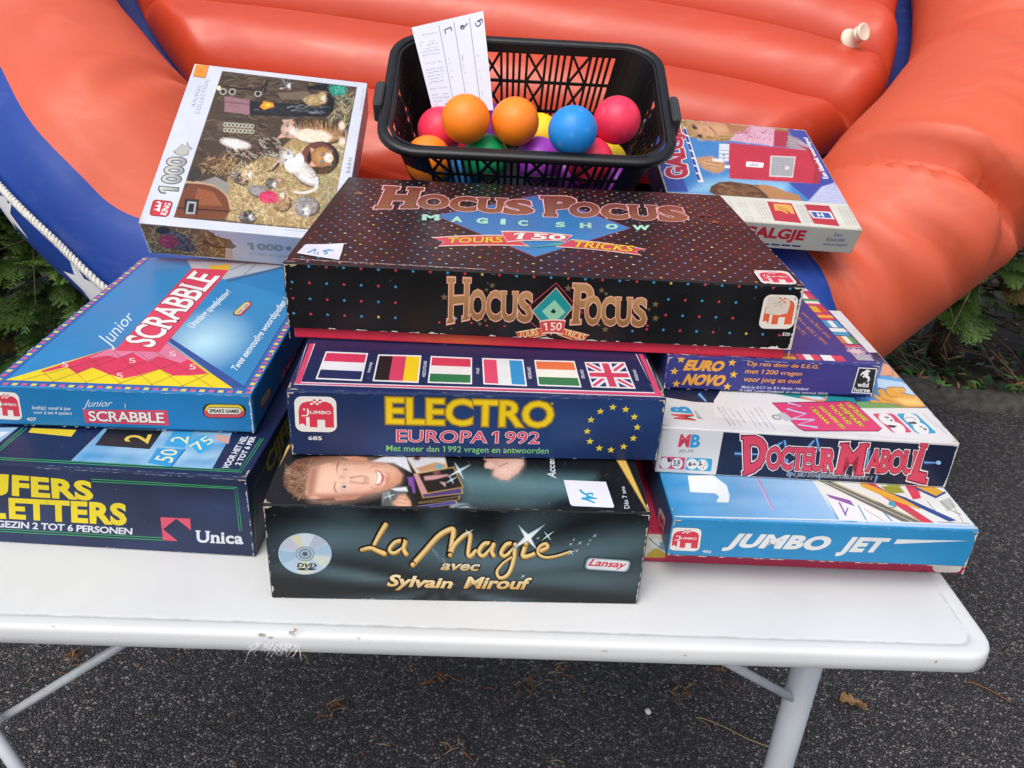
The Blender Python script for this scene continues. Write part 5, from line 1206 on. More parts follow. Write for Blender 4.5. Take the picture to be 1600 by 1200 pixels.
t.poly([(225, 60), (335, 60), (395, 105), (408, 150), (403, 178), (350, 175), (362, 152), (345, 138), (236, 130)], '#e4e9ec')
t.line([(520, 60), (600, 215)], 15, '#b9a9cf', 12); t.line([(523, 60), (601, 212)], 4, '#8d83ad', 4)
t.poly([(760, 70), (890, 268), (1500, 297), (1390, 90)], '#dfe2de')
t.poly([(820, 140), (975, 275), (885, 266)], '#2d8cc0'); t.poly([(820, 140), (845, 145), (960, 200), (985, 272), (890, 262)], '#e2e3e4'); t.poly([(830, 148), (940, 178), (960, 205), (850, 165)], '#8a5aa0'); t.line([(890, 185), (920, 245)], 8, '#9a6ab0'); t.line([(930, 210), (915, 240)], 6, '#5b63a8')
t.poly([(975, 200), (1080, 225), (1120, 275), (1010, 272)], '#e6e6e2'); t.line([(1000, 215), (1090, 272)], 2, '#7a7f84'); t.line([(975, 200), (1015, 275)], 5, '#2d8cc0'); t.line([(1080, 222), (1130, 278)], 5, '#2d8cc0')
t.poly([(780, 80), (830, 80), (1275, 285), (1180, 280)], '#6d6f66'); t.line([(830, 82), (1275, 284)], 6, '#c2b58a'); t.line([(810, 88), (1225, 281)], 2, '#e3dfce')
t.poly([(960, 80), (1010, 80), (1322, 287), (1268, 285)], '#cf4258'); t.poly([(1170, 80), (1215, 80), (1250, 130), (1262, 175), (1225, 180)], '#cf4258')
t.poly([(985, 95), (1120, 150), (1262, 205), (1255, 225), (1120, 178), (990, 118)], '#e0a63c'); t.poly([(1080, 120), (1160, 118), (1190, 150), (1120, 152)], '#9a9b3a'); t.poly([(1095, 95), (1180, 100), (1170, 125), (1110, 118)], '#b0b04a')
t.poly([(1130, 150), (1190, 170), (1420, 275), (1385, 280), (1240, 210)], '#2c4a8a'); t.poly([(1290, 110), (1370, 150), (1330, 172), (1240, 130)], '#dca53a'); t.line([(1240, 130), (1330, 172), (1375, 150)], 10, '#2c4a8a')
t.poly([(1120, 180), (1140, 190), (1150, 215), (1110, 200)], '#3aa2b5'); t.line([(1060, 185), (1110, 215), (1140, 212)], 3, '#5c6268'); t.poly([(1345, 190), (1395, 175), (1420, 215), (1380, 235)], '#b9bab4'); t.line([(1350, 190), (1395, 230), (1440, 250)], 4, '#8d8f8a')
for a_, b_ in (((1060, 120), (1230, 200)), ((1290, 190), (1340, 250)), ((1400, 200), (1450, 285)), ((1180, 225), (1260, 262)), ((1100, 95), (1160, 118)), ((1330, 280), (1480, 290))): t.line([a_, b_], 2.2, '#63686c')
t.line([(108, 50), (164, 233), (1002, 268), (1492, 297), (1400, 100)], 5, '#d9e3ea')
t.wear('b', 30, '#cfd9de', .0024, depth=.7)
l = b.left([None, (1045, 870), (1057, 802), None]); l.Z(1000, 720, .34375); l.uvpoly([(0, 0), (.31, 0), (.31, .04), (0, .04)], '#235b86')
l.jumbo([(75, 340), (102, 372), (126, 240), (92, 178)])
b.finish()

# ---- doctor game
b = GameBox('doctor_game_box', 'white and midnight blue box with jagged pink lettering and a big drawn hand', .1309, .6205, ZT + .0732, .0012, .2582, .31, .0462)
b.shell(lambda n: '#d3d2d2', .0)
f = b.front([(1023, 739), (1475, 760), (1501, 694), (1034, 666)]).Z(1020, 600, .1625)
NV = '#18203c'
f.poly([(640, 897), (3200, 1060), (3200, 620), (725, 462)], NV)
f.text('M', [(255, 607), (372, 612), (395, 483), (285, 480)], '#cf3a55', .045); f.text('B', [(378, 613), (480, 616), (497, 486), (400, 483)], '#2a93c6', .045); f.text('JEUX', [(264, 668), (424, 671), (426, 632), (268, 632)], '#3a3c42', .0)
f.rrect([(60, 816), (322, 830), (337, 710), (82, 700)], '#cf4f6e', .14, asp=2); f.rrect([(332, 832), (598, 846), (612, 722), (350, 711)], '#2d9cc8', .14, asp=2)
WH = '#e2e2e0'
for c in ((128, 765), (250, 768), (402, 773), (510, 782)): f.ell(c, 57, 54, WH, 26)
f.poly([(145, 712), (155, 762), (190, 745), (172, 722)], '#26282e'); f.text('15', [(208, 775), (282, 778), (285, 738), (212, 735)], '#26282e', .035); f.text('MIN', [(212, 795), (270, 797), (271, 780), (213, 778)], '#26282e', .02)
for k in range(9): a = k * .7 + 1; f.line([(128 + 38 * math.cos(a), 765 + 36 * math.sin(a)), (128 + 47 * math.cos(a), 765 + 44 * math.sin(a))], 4, '#8a8a8e')
f.text('6+', [(362, 793), (448, 797), (450, 757), (366, 752)], '#26282e', .035); f.ell((487, 752), 10, 10, '#26282e', 12); f.poly([(470, 790), (480, 764), (500, 768), (512, 786), (498, 786), (490, 778), (484, 794)], '#26282e'); f.ell((543, 765), 13, 14, '#8a8a8e', 12); f.ell((543, 765), 9, 10, WH, 12); f.line([(505, 788), (560, 792)], 3, '#6a6a6e'); f.text('2-4', [(485, 818), (525, 820), (526, 802), (486, 800)], '#4a4a4e', .01)
def beam(F, a, b_, w, c='#7fb6e6'):
    F.line([a, b_], w * 2.4, '#22345f', w * .8); F.line([a, b_], w * 1.4, '#36598f', w * .6); F.line([a, b_], w * .5, c, w * .3)
beam(f, (835, 670), (1100, 680), 24); beam(f, (1230, 610), (1330, 545), 26); beam(f, (1330, 545), (1345, 640), 26); beam(f, (1345, 720), (1372, 900), 26)
PKO = [('#efe2e6', .055), ('#701d33', .028)]
PC = '#d6435c'
f.text('D', [(915, 885), (1142, 800), (1168, 502), (905, 500)], PC, .05, PKO, (.05, .06), jag=.02)
f.Z(1250, 570, .16875)
beam(f, (140, 760), (215, 680), 24); beam(f, (215, 680), (240, 800), 24); beam(f, (1165, 902), (1290, 905), 20); f.ell((1290, 903), 22, 18, '#9cc9ee', 14); beam(f, (230, 1000), (230, 1080), 20); beam(f, (750, 1020), (725, 1085), 20); beam(f, (690, 790), (650, 990), 20)
f.Z(0, 0, 1)
f.text('OCTEUR', [(1205, 733), (1313, 737), (1318, 702), (1209, 697)], PC, .03, PKO, (.03, .05), spacing=.88, jag=.03)
f.Z(1250, 570, .16875)
f.text('M', [(372, 1000), (625, 1012), (688, 738), (432, 728)], PC, .03, PKO, (.05, .06), jag=.03)
f.text('ABOU', [(640, 985), (1075, 1012), (1120, 800), (690, 782)], PC, .03, PKO, (.03, .05), spacing=.88, jag=.03)
f.text('L', [(1015, 1048), (1172, 1085), (1262, 742), (1150, 722)], PC, .05, PKO, (.07, .07), jag=.02)
f.Z(0, 0, 1); f.text("UN JEU D'ADRESSE DÉLIRANT !", [(1236, 744.5), (1368, 749), (1370, 742), (1238, 736)], '#20263e', .0, [('#c9d2df', .045)], shear=.2)
f.wear('r', 22, '#cfcfd2', .003); f.wear('b', 12, '#cfcfd2', .002)
t = b.top([(1034, 666), (1501, 694), None, None]).Z(1020, 600, .1625)
t.poly([(100, 120), (400, 170), (1130, 205), (2000, 260), (3000, 330), (2600, -300), (100, -300)], NV)
beam(t, (440, 90), (510, 165), 30)
t.Z(1250, 570, .16875)
A = Air(t, [(-260, 420), (1240, 440), (800, -60), (-260, -60)], 260, 90, '#223566', .8); A.poly([(500, 200), (900, -60), (1200, 420), (700, 420)], '#3a8cc8', f=14); A.poly([(720, 200), (1110, 300), (960, 150), (800, 60), (740, 110)], '#4aa3d8'); A.poly([(715, 130), (980, 170), (1110, 300), (960, 260), (720, 210)], '#b7d6ea')
A.poly([(770, -10), (840, 10), (925, 120), (880, 130), (835, 105), (740, 100)], '#dba07c'); A.line([(860, 60), (855, 100), (800, 108)], 6, '#7a4630', 4, 4)
A.poly([(500, 345), (700, 345), (1010, 395), (980, 412), (560, 412)], '#6f9f5c'); A.poly([(-240, 250), (490, 310), (525, 350), (500, 385), (-240, 340)], '#1d8a8e'); A.poly([(20, 290), (190, 300), (240, 320), (180, 335), (40, 320)], '#c9d8e6'); A.line([(10, 300), (120, 330), (215, 330), (240, 300)], 22, '#d8906a', 18, 5); A.line([(500, 300), (522, 345), (500, 385)], 6, '#12333c', 6, 4)
hand = [(640, 332), (690, 335), (745, 350), (700, 315), (665, 280), (680, 272), (730, 300), (740, 290), (712, 240), (725, 226), (765, 225), (790, 262), (812, 275), (790, 240), (800, 214), (850, 206), (960, 212), (982, 240), (972, 262), (930, 262), (1010, 280), (1100, 298), (1190, 392), (1120, 402), (1000, 402), (900, 370), (820, 362), (650, 355)]
A.poly(hand, '#3a2615'); A.poly([(910 + (x - 910) * .98, 312 + (y - 312) * .95) for x, y in hand], '#dfa344'); A.poly([(860, 225), (950, 225), (965, 245), (915, 255)], '#ecc069', f=3); A.poly([(880, 320), (1080, 320), (1150, 380), (980, 380)], '#efc878', f=4); A.poly([(900, 370), (1000, 390), (1190, 392), (1120, 402), (1000, 402), (820, 362)], '#b97a2c', f=3, al=.7)
for pts in ([(800, 275), (845, 300), (900, 300)], [(735, 295), (790, 330), (860, 345)], [(905, 245), (935, 235), (940, 258)]): A.line(pts, 5, '#7a4a1c', 4, 4)
A.done()
t.poly([(-800, 480), (-800, 330), (-700, 180), (470, 405), (1010, 405), (1260, 410), (1560, 700), (1500, 745)], '#dddcdb')
t.Z(0, 0, 1)
cl = [(1204, 629), (1328, 627), (1338, 633), (1378, 670), (1372, 675), (1256, 674), (1246, 669)]
t.poly(cl, '#7a2348'); t.poly([(1290 + (x - 1290) * .985, 651 + (y - 651) * .94) for x, y in cl], '#d5406f')
t.Z(1020, 600, .1625)
t.line([(1290, 180), (1420, 215), (1280, 240), (1470, 290), (1330, 335), (1550, 345), (1390, 390), (1580, 420)], 18, '#b9bfe0'); t.poly([(1180, 285), (1260, 275), (1345, 345), (1270, 360)], '#b9bcc2'); t.rrect([(1150, 345), (1240, 345), (1210, 295), (1130, 295)], '#8d9096', .4); t.rrect([(1165, 335), (1225, 335), (1205, 305), (1150, 305)], '#c9cacc', .4)
t.Z(1250, 570, .16875)
for k, w in enumerate(("AAAAAÏE !", 'DES OPÉRATIONS', 'QUI FONT', 'VRAIMENT', 'DRING ET MAL ?')):
    x = 80 + k * 82; y = 400 - k * 10; L_ = (175, 235, 205, 240, 190)[k]; t.text(w, [(x + 190 * L_ / 200, y + L_ * .88), (x, y), (x + 44, y - 10), (x + 44 + 190 * L_ / 200, y + L_ * .88 - 12)], '#dccb3a', .03, [('#6a2a20', .05)])
t.rrect([(850, 632), (1040, 632), (862, 456), (662, 456)], '#cf4f6e', .12); t.rrect([(1078, 642), (1272, 642), (1072, 457), (885, 457)], '#2d9cc8', .12)
for c in ((800, 510), (900, 590), (1035, 510), (1120, 595)): t.ell(c, 82, 46, WH, 24, .5)
t.text('15', [(860, 540), (770, 485), (800, 480), (860, 520)][::1], '#26282e', .03); t.poly([(810, 560), (900, 570), (870, 590), (830, 585)], '#26282e'); t.text('6+', [(1170, 620), (1085, 575), (1120, 568), (1180, 600)], '#26282e', .03); t.poly([(990, 540), (1060, 530), (1090, 555), (1020, 555)], '#4a4c52'); t.line([(970, 500), (1030, 490), (1080, 520)], 6, '#8a8a8e')
for k in range(2): t.line([(1140 + k * 110, 455 + k * 85), (1270 + k * 90, 590 + k * 60)], 3, '#8f9094')
t.Z(1020, 600, .1625)
t.text('M', [(415, 352), (390, 290), (175, 285), (205, 330)], '#d0504a', .045); t.text('B', [(385, 285), (345, 215), (155, 210), (180, 262)], '#2a93c6', .045); t.text('JEUX', [(488, 340), (420, 255), (395, 252), (430, 330)], '#4a4c52', .0)
for k, (x, y, s_) in enumerate(((600, 205, 1), (655, 220, .95), (720, 235, .9), (795, 260, .6), (860, 232, .9), (925, 262, .75), (965, 235, .95), (1010, 225, 1.1))): t.text(('bienvenue au bloc', 'opératoire du bon', 'docteur opère vite', 'sans toucher', 'le patient il sera', 'guéri alors bonne', 'chance et retire les', 'pièces sans le faire sonner')[k], [(x + 135 * s_ + 14, y + 195 * s_ - 6), (x + 14, y - 3), (x, y), (x + 135 * s_, y + 195 * s_)], '#6d6e72', -.01)
r = b.right(); r.uvpoly([(.0, 0), (.31, 0), (.31, .05), (0, .05)], '#1b2444')
t.wear('r', 10, '#9a9a9c', .003); b.finish('carton')

# ---- purple european quiz
b = GameBox('travel_quiz_box', 'purple quiz box with orange lettering, yellow stars and a white horse emblem', .1411, .6921, ZT + .1200, .0352, .2004, .31, .0346)
b.shell('#33367e'); b.tray('#2c2f70')
f = b.front([(1035, 609), (1361, 620), (1380, 564), None]).Z(1010, 420, .25)
OR = '#e9a33a'
f.text('EURO', [(220, 636), (470, 640), (488, 570), (240, 566)], OR, .06, shear=.2); f.text('NOVO', [(212, 728), (468, 735), (494, 662), (238, 655)], OR, .06, shear=.2)
for p in ((213, 565), (520, 580), (172, 642), (527, 657), (183, 721), (487, 735)): f.star(p, .0042, '#e9b63a')
f.text('Op reis door de E.E.G.', [(605, 607), (1066, 618), (1072, 586), (612, 568)], OR, .012, shear=.15); f.text('met 1200 vragen', [(590, 657), (955, 668), (962, 632), (600, 617)], OR, .012, shear=.15); f.text('voor jong en oud.', [(580, 712), (948, 720), (958, 682), (588, 668)], OR, .012, shear=.15)
f.text('Made by B.C.F. Int. B.V. Almelo - Holland', [(570, 749), (990, 760), (993, 738), (574, 728)], '#d3cfe2', .01, shear=.15); f.text('© 1991 Lucien Geelhoed, all rights reserved. INCA', [(556, 770), (1117, 787), (1119, 768), (560, 750)], '#d3cfe2', .01, shear=.15)
f.poly([(1268, 769), (1412, 776), (1451, 602), (1326, 597)], '#e6e4e6'); f.poly([(1276, 763), (1406, 769), (1443, 608), (1331, 604)], '#15171c')
f.poly([(1352, 640), (1338, 655), (1335, 648), (1350, 628), (1368, 622), (1376, 612), (1392, 612), (1405, 622), (1400, 628), (1388, 628), (1392, 640), (1386, 652), (1396, 660), (1398, 678), (1388, 694), (1372, 690), (1384, 684), (1386, 676), (1374, 668), (1362, 660), (1356, 668), (1348, 660), (1360, 648)], '#e6e4e6'); f.poly([(1382, 612), (1378, 630), (1372, 640), (1368, 626)], '#e6e4e6')
f.text('wild', [(1308, 730), (1384, 732), (1390, 700), (1316, 697)], '#e6e4e6', .03); f.text('horse', [(1286, 760), (1390, 765), (1397, 738), (1292, 733)], '#e6e4e6', .03)
f.wear('t', 26, '#a9a9cf', .0026, .3, 1, .7); f.wear('r', 14, '#a9a9cf', .003); f.wear('b', 10, '#a9a9cf', .002); f.wear('l', 10, '#a9a9cf', .002)
t = b.top([None, (1380, 564), None, None]).Z(1010, 420, .25)
FL = [['#e6e2e0', '#cf3f55'], ['#cf3f55', '#e6e2e0', '#cf3f55'], ['#e0a030', '#c8463a'], ['#1b1b1f', '#cf3f4e', '#e2bc2a'], ['#2a9ac0', '#e6e2e0', '#2a9ac0'], ['#cf3a55', '#e6e2e0', '#3a9ac8'], ['#d07a3a', '#e6e2e0', '#3f9a4a'], ['#cf4a5a', '#e6e2e0', '#4fa04a'], ['#3f8a4a', '#cf3f3a'], ['#cf3f55', '#e2b02a', '#cf3f55'], ['#1b1b1f', '#e2bc2a', '#cf3f3a'], ['#2a9ab8', '#e2e4e0']]
w_ = b.w
k = 0
u = w_ - .030
zf = t.layer(2)
while u > .02:
    c = FL[k % len(FL)]; n = len(c)
    for i in range(n): t.uvpoly([(u - .0225 + .0215 * i / n, .004), (u - .0225 + .0215 * (i + 1) / n, .004), (u - .0225 + .0215 * (i + 1) / n, .0165), (u - .0225 + .0215 * i / n, .0165)] if k % 3 != 2 else [(u - .0225, .004 + .0125 * i / n), (u - .001, .004 + .0125 * i / n), (u - .001, .004 + .0125 * (i + 1) / n), (u - .0225, .004 + .0125 * (i + 1) / n)], c[i], zf)
    u -= .0235; k += 1
v = .026; k = 5
q0 = (w_ - .019, .008, w_ - .003, .024)
q = [(q0[0], q0[1]), (q0[2], q0[1]), (q0[2], q0[3]), (q0[0], q0[3])]
t.uvpoly(q, '#a9a6ae', zf)
while v < .28:
    c = FL[(k * 5) % len(FL)]; n = len(c)
    for i in range(n): t.uvpoly([(w_ - .019, v + .0185 * i / n), (w_ - .003, v + .0185 * i / n), (w_ - .003, v + .0185 * (i + 1) / n), (w_ - .019, v + .0185 * (i + 1) / n)] if k % 2 else [(w_ - .019 + .016 * i / n, v), (w_ - .019 + .016 * (i + 1) / n, v), (w_ - .019 + .016 * (i + 1) / n, v + .0185), (w_ - .019 + .016 * i / n, v + .0185)], c[i], zf)
    v += .0205; k += 1
# union flag at the corner of the strip
cx, cy = w_ - .0125, .0285
t.uvpoly([(cx - .009, cy - .007), (cx + .009, cy - .007), (cx + .009, cy + .009), (cx - .009, cy + .009)], '#3a3f86')
for a in range(8): an = a * math.pi / 4; t.uvpoly([(cx - .0016 * math.sin(an), cy + .0016 * math.cos(an)), (cx + .009 * math.cos(an) - .0016 * math.sin(an), cy + .008 * math.sin(an) + .0016 * math.cos(an)), (cx + .009 * math.cos(an) + .0016 * math.sin(an), cy + .008 * math.sin(an) - .0016 * math.cos(an)), (cx + .0016 * math.sin(an), cy - .0016 * math.cos(an))], '#e0d6dc')
for a in range(8): an = a * math.pi / 4; t.uvpoly([(cx, cy), (cx + .009 * math.cos(an) - .0007 * math.sin(an), cy + .008 * math.sin(an) + .0007 * math.cos(an)), (cx + .009 * math.cos(an) + .0007 * math.sin(an), cy + .008 * math.sin(an) - .0007 * math.cos(an))], '#c94a60')
t.text('voor jong en oud.', [(1172, 408), (990, 255), (968, 262), (1148, 425)], '#c07f4a', .01); t.text('met 1200 vragen', [(1152, 445), (935, 262), (912, 272), (1128, 462)], '#c07f4a', .01); t.text('Op reis door de E.E.G.', [(1020, 385), (830, 240), (808, 250), (995, 402)], '#c07f4a', .01)
t.wear('r', 26, '#a9a9cf', .003); t.wear('b', 26, '#a9a9cf', .0026)
b.finish()

# ---- leaning boxes
def pose(pos, eul): return Matrix.Translation((pos[0], pos[1], pos[2] + ZT)) @ Euler([math.radians(a) for a in eul], 'XYZ').to_matrix().to_4x4()
b = GameBox('jigsaw_box', 'white jigsaw puzzle box with a picture of kittens in straw, leaning against the boat', 0, 0, 0, 0, .235, .298, .054, 'leaning game boxes', pose((-.453, .962, .132), (30.28, 3.67, 4.51)))
b.shell('#ccd0dd', .0008, .0013); b.tray('#b9bdc9', .0014)
t = b.top([(216, 348), None, (577, 132), (303, 98)]).Z(210, 90, .28337)
pic = [(218, 882), (1076, 960), (1237, 170), (485, 72)]
A = Air(t, pic, 330, 300, '#4a3d33', 1.0)
A.scatter([(430, 330), (1225, 330), (1235, 172), (485, 75)], 420, ['#57483b', '#3a3029', '#6b5a48', '#2b241f', '#7a6850'], 70, 3, (0.05, .2))
A.scatter([(260, 700), (700, 640), (720, 340), (400, 330)], 200, ['#5d4e40', '#453a31', '#7a6850', '#332b25'], 60, 3, (0, .3))
A.poly([(515, 900), (1072, 955), (1140, 660), (1180, 420), (900, 430), (820, 500), (640, 590), (520, 660), (500, 760)], '#9a8258')
A.scatter([(505, 895), (1070, 950), (1170, 440), (560, 600)], 1700, ['#c0a878', '#a38a5c', '#d4c29a', '#7d6844', '#c8b080', '#8d754c', '#dccca8', '#6b5a40'], 46, 2.0)
A.scatter([(1000, 800), (1085, 900), (1225, 190), (1110, 240)], 300, ['#9aa37a', '#7d8f74', '#c9b88a', '#86646a', '#5f8a78', '#b8a068'], 55, 2)
# arched leather trunk, chain rack, boots
A.poly([(215, 880), (500, 895), (540, 840), (520, 760), (440, 710), (330, 690), (270, 730), (235, 800)], '#6f3f2a'); A.line([(268, 690), (330, 690), (440, 708), (515, 765), (535, 835)], 14, '#b79a7c', 12, 5); A.line([(240, 830), (520, 850)], 8, '#3a241b'); A.poly([(350, 720), (440, 745), (490, 820), (330, 815)], '#8f5436'); A.poly([(280, 780), (360, 785), (350, 865), (275, 858)], '#2f2824'); A.line([(290, 858), (332, 860), (340, 803), (300, 799), (290, 858)], 10, '#a3a8ac', 10, 0)
A.poly([(360, 690), (450, 660), (530, 700), (520, 760), (440, 705)], '#8b8680'); A.poly([(300, 640), (340, 600), (380, 640), (330, 690), (290, 680)], '#3a3533')
A.poly([(470, 350), (660, 370), (650, 425), (460, 405)], '#5d5146'); 
for r0 in (0, 1):
    for k in range(8): c = (505 + k * 21, 372 + k * 1.6 + r0 * 30); A.ell(c, 12, 12, '#b9b6a4', 12); A.ell(c, 7, 7, '#443c34', 10)
A.scatter([(380, 640), (560, 650), (560, 560), (400, 560)], 160, ['#6b5137', '#4a3626', '#8f7350', '#b3946a'], 40, 3)
A.poly([(500, 215), (640, 235), (640, 320), (498, 300)], '#8f6a70'); A.line([(505, 245), (640, 262)], 5, '#5f4348'); A.poly([(640, 245), (920, 260), (930, 335), (640, 322)], '#26262a'); A.poly([(920, 250), (1040, 240), (1085, 200), (1112, 240), (1105, 300), (1060, 335), (925, 330)], '#1c1c20'); A.scatter([(660, 310), (1040, 320), (1040, 270), (660, 270)], 40, ['#5d5f66', '#7f8188', '#3d3e44'], 50, 3, (0, .2))
A.poly([(695, 275), (720, 245), (770, 255), (776, 275), (720, 292)], '#d98a2e'); A.ell((740, 265), 16, 10, '#e8b83a', 10)
A.poly([(790, 200), (960, 190), (1000, 240), (820, 235)], '#6b5d4e')
for c in ((542, 190), (686, 202), (490, 188)): A.ell(c, 20, 18, '#a9a59c', 16); A.ell(c, 13, 12, '#2b2622', 14)
A.ell((466, 168), 12, 12, '#e2e0a8', 12); A.line([(500, 160), (700, 185), (740, 130), (720, 200)], 9, '#201c1a')
WHF = ['#d2cac4', '#c6bcb4', '#ddd6d0', '#b5aaa2']; ORF = ['#c08a54', '#b07a45', '#d0a06c', '#8f6038', '#dcbc90']; TBF = ['#4a3d33', '#5b4b3e', '#3a3029', '#7d6a56']; GYF = ['#9d9794', '#aea7a5', '#8a8482', '#c4bebc']; PKF = ['#d8b09a', '#e2c2ae', '#cba08a']
def kitten(body, brx, bry, brot, pal, head, hr, hpal, face, ears, eyes=None, n=170):
    A.ell((body[0] + 6, body[1] + 6), brx * 1.06, bry * 1.08, '#4d3d28', 26, brot)
    for k in range(5): q = 1 - k * .17; A.ell(body, brx * q, bry * q, rgbmix(rgbmix(pal[0], '#2a221c', .45), pal[0], k / 4), 26, brot)
    A.fur(body, brx * .97, bry * .92, pal, n, 20, 2.0, brot)
    for e in ears:
        c = (sum(p[0] for p in e) / 3, sum(p[1] for p in e) / 3); e = [(c[0] + (p[0] - c[0]) * 1.25, c[1] + (p[1] - c[1]) * 1.25) for p in e]
        A.poly(e, rgbmix(hpal[0], '#2a211b', .25)); A.poly([(c[0] + (p[0] - c[0]) * .7, c[1] + (p[1] - c[1]) * .7) for p in e], '#d39a88')
    for k in range(5): q = 1.05 - k * .17; A.ell(head, hr * q, hr * .93 * q, rgbmix(rgbmix(hpal[0], '#2a211b', .5), hpal[0], k / 4), 24)
    A.fur(head, hr * .9, hr * .85, hpal, n // 2, 11, 1.6)
    for k in range(3): q = .46 - k * .1; A.ell(face, hr * q, hr * q, rgbmix(hpal[0], '#eee8e2', .35 + .25 * k), 18)
    for e in (eyes or []): A.ell(e, hr * .19, hr * .20, '#211d1b', 14); A.ell(e, hr * .14, hr * .15, '#8fa5a0', 12); A.ell(e, hr * .07, hr * .09, '#0f1012', 8); A.ell((e[0] - hr * .04, e[1] - hr * .05), hr * .035, hr * .035, '#f2f2f0', 6)
    x, y = face[0] + hr * .06, face[1] + hr * .02
    A.poly([(x, y - hr * .11), (x, y + hr * .11), (x + hr * .15, y)], '#b9736c'); A.line([(x + hr * .15, y), (x + hr * .26, y - hr * .1)], 2, '#5d463c'); A.line([(x + hr * .15, y), (x + hr * .26, y + hr * .1)], 2, '#5d463c')
    for k in (-1, 1):
        for j in range(3): A.line([(x + hr * .1, y + k * hr * .2), (x + hr * (.0 + .16 * j), y + k * hr * .75)], 1.1, '#efece8', .5)
kitten((1010, 415), 145, 62, .10, ['#b98d62', '#8f6c4a', '#d9bd98', '#5a4432'], (865, 402), 50, PKF, (885, 410), [[(825, 352), (875, 350), (850, 395)], [(795, 450), (850, 440), (835, 410)]], [(850, 380), (848, 425)])
A.fur((990, 440), 100, 36, ['#e6d6c4', '#d8c0a8', '#efe4d8'], 120, 18, 3, .1, '#dcc8b2'); A.scatter([(880, 380), (1150, 400), (1150, 345), (900, 340)], 90, ['#4a3626', '#6b4f38', '#2f241c'], 30, 4, (1.2, 1.9))
for p in ((1150, 385), (1150, 470)): A.fur(p, 16, 22, ['#e8d2c2', '#d8b8a4'], 20, 8, 2, 0, '#e0c6b4')
# pot with ginger kitten
A.ell((1030, 560), 105, 90, '#2f2224', 30); A.ell((1020, 555), 92, 78, '#6b4038', 30); A.ell((1035, 565), 78, 68, '#241a18', 28)
kitten((1050, 590), 55, 50, 0, ['#3a2a20', '#5a3f2c', '#8d6a44'], (1040, 555), 58, ORF, (1075, 560), [[(975, 505), (1020, 520), (985, 545)], [(960, 610), (1010, 605), (985, 575)]], [(1045, 540), (1040, 580)])
# white kitten with grey tail
kitten((935, 635), 100, 48, .75, WHF, (845, 552), 44, WHF, (858, 560), [[(795, 505), (840, 512), (812, 545)], [(780, 595), (830, 590), (808, 565)]], [(855, 535), (842, 572)])
A.ell((880, 600), 46, 40, '#e2dcd8', 22); A.fur((890, 605), 40, 36, WHF, 60, 12, 2); A.ell((915, 572), 26, 38, '#cfc8c4', 20); A.ell((915, 572), 23, 34, '#e8e4e2', 20); A.line([(925, 660), (985, 690), (1010, 672)], 26, '#ddd7d3', 18, 5); A.line([(1010, 690), (1000, 730), (940, 750), (885, 745)], 22, '#d6cfca', 10, 5)
# tabby behind
A.fur((750, 500), 75, 40, TBF, 170, 20, 3, .7, '#3a322b'); A.scatter([(700, 560), (830, 560), (800, 440), (690, 450)], 60, ['#a3998a', '#c0b6a6', '#1f1a17'], 30, 3, (.2, 1)); A.line([(800, 590), (770, 625), (740, 632)], 12, '#2b2622', 6, 4)
kitten((600, 520), 88, 38, .35, ['#3a3029', '#b98a5c', '#e0d8d0', '#241e1a'], (540, 520), 34, ['#2f2621', '#c08a54', '#e8e0d8'], (560, 500), [[(508, 500), (535, 490), (530, 515)], [(520, 560), (548, 550), (530, 538)]]); A.fur((560, 478), 80, 24, WHF, 80, 14, 3, .2, '#ddd6d0')
# small ones in the straw
kitten((575, 668), 55, 26, .5, ['#2b2520', '#d0c8c2', '#c8a06c'], (625, 645), 30, ['#d8b88c', '#c09a68', '#e8e0d6'], (640, 650), [[(600, 622), (635, 618), (618, 640)], [(600, 690), (630, 672), (612, 662)]], [(632, 636), (626, 658)], 90)
kitten((690, 740), 62, 30, .25, GYF[:3] + ['#3c3836'], (760, 700), 32, ['#5d5654', '#8d8582', '#c9c2c0'], (775, 705), [[(785, 668), (825, 680), (800, 695)], [(735, 672), (760, 675), (745, 690)]], [(768, 690), (760, 712)], 100)
kitten((815, 800), 48, 46, .3, ['#a3805a', '#c9ab84', '#7d5f40', '#e0cfb4'], (810, 770), 30, ['#b5906a', '#8d6c4a', '#d9c09a'], (820, 762), [[(790, 745), (815, 740), (805, 758)], [(840, 770), (858, 785), (835, 790)]], None, 90)
A.ell((742, 772), 50, 34, '#c23058', 26); A.scatter([(700, 790), (790, 790), (780, 755), (705, 755)], 60, ['#e0607f', '#a32046', '#d84a70'], 34, 2, (.3, 1.2))
kitten((950, 820), 66, 50, .1, GYF, (940, 838), 46, ['#a9a2a2', '#8a8484', '#d0caca'], (950, 850), [[(885, 812), (912, 802), (905, 830)], [(880, 870), (905, 868), (900, 850)]], [(935, 822), (932, 855)], 130)
kitten((625, 880), 46, 30, .1, ['#6a6462', '#d8d2d0', '#3a3534'], (632, 872), 28, ['#3f3a39', '#d6d0ce', '#8a8280'], (645, 880), [[(590, 862), (612, 858), (605, 878)], [(650, 850), (668, 862), (650, 868)]], [(632, 864), (628, 886)], 70)
kitten((830, 158), 60, 26, -.1, ['#2b2725', '#4a4441', '#7d7672'], (845, 150), 28, ['#3a3533', '#8d8682', '#c9c2be'], (858, 160), [[(822, 132), (845, 128), (838, 145)], [(800, 175), (825, 180), (822, 165)]], [(850, 145), (846, 165)], 70)
kitten((1005, 240), 62, 32, -.1, ['#b3986a', '#8d7048', '#d8c69a', '#4a3c2a'], (1040, 225), 26, ['#c0a676', '#8d7048', '#d8c69a'], (1050, 232), [[(1030, 200), (1060, 198), (1045, 215)], [(1030, 260), (1055, 258), (1042, 245)]], None, 80)
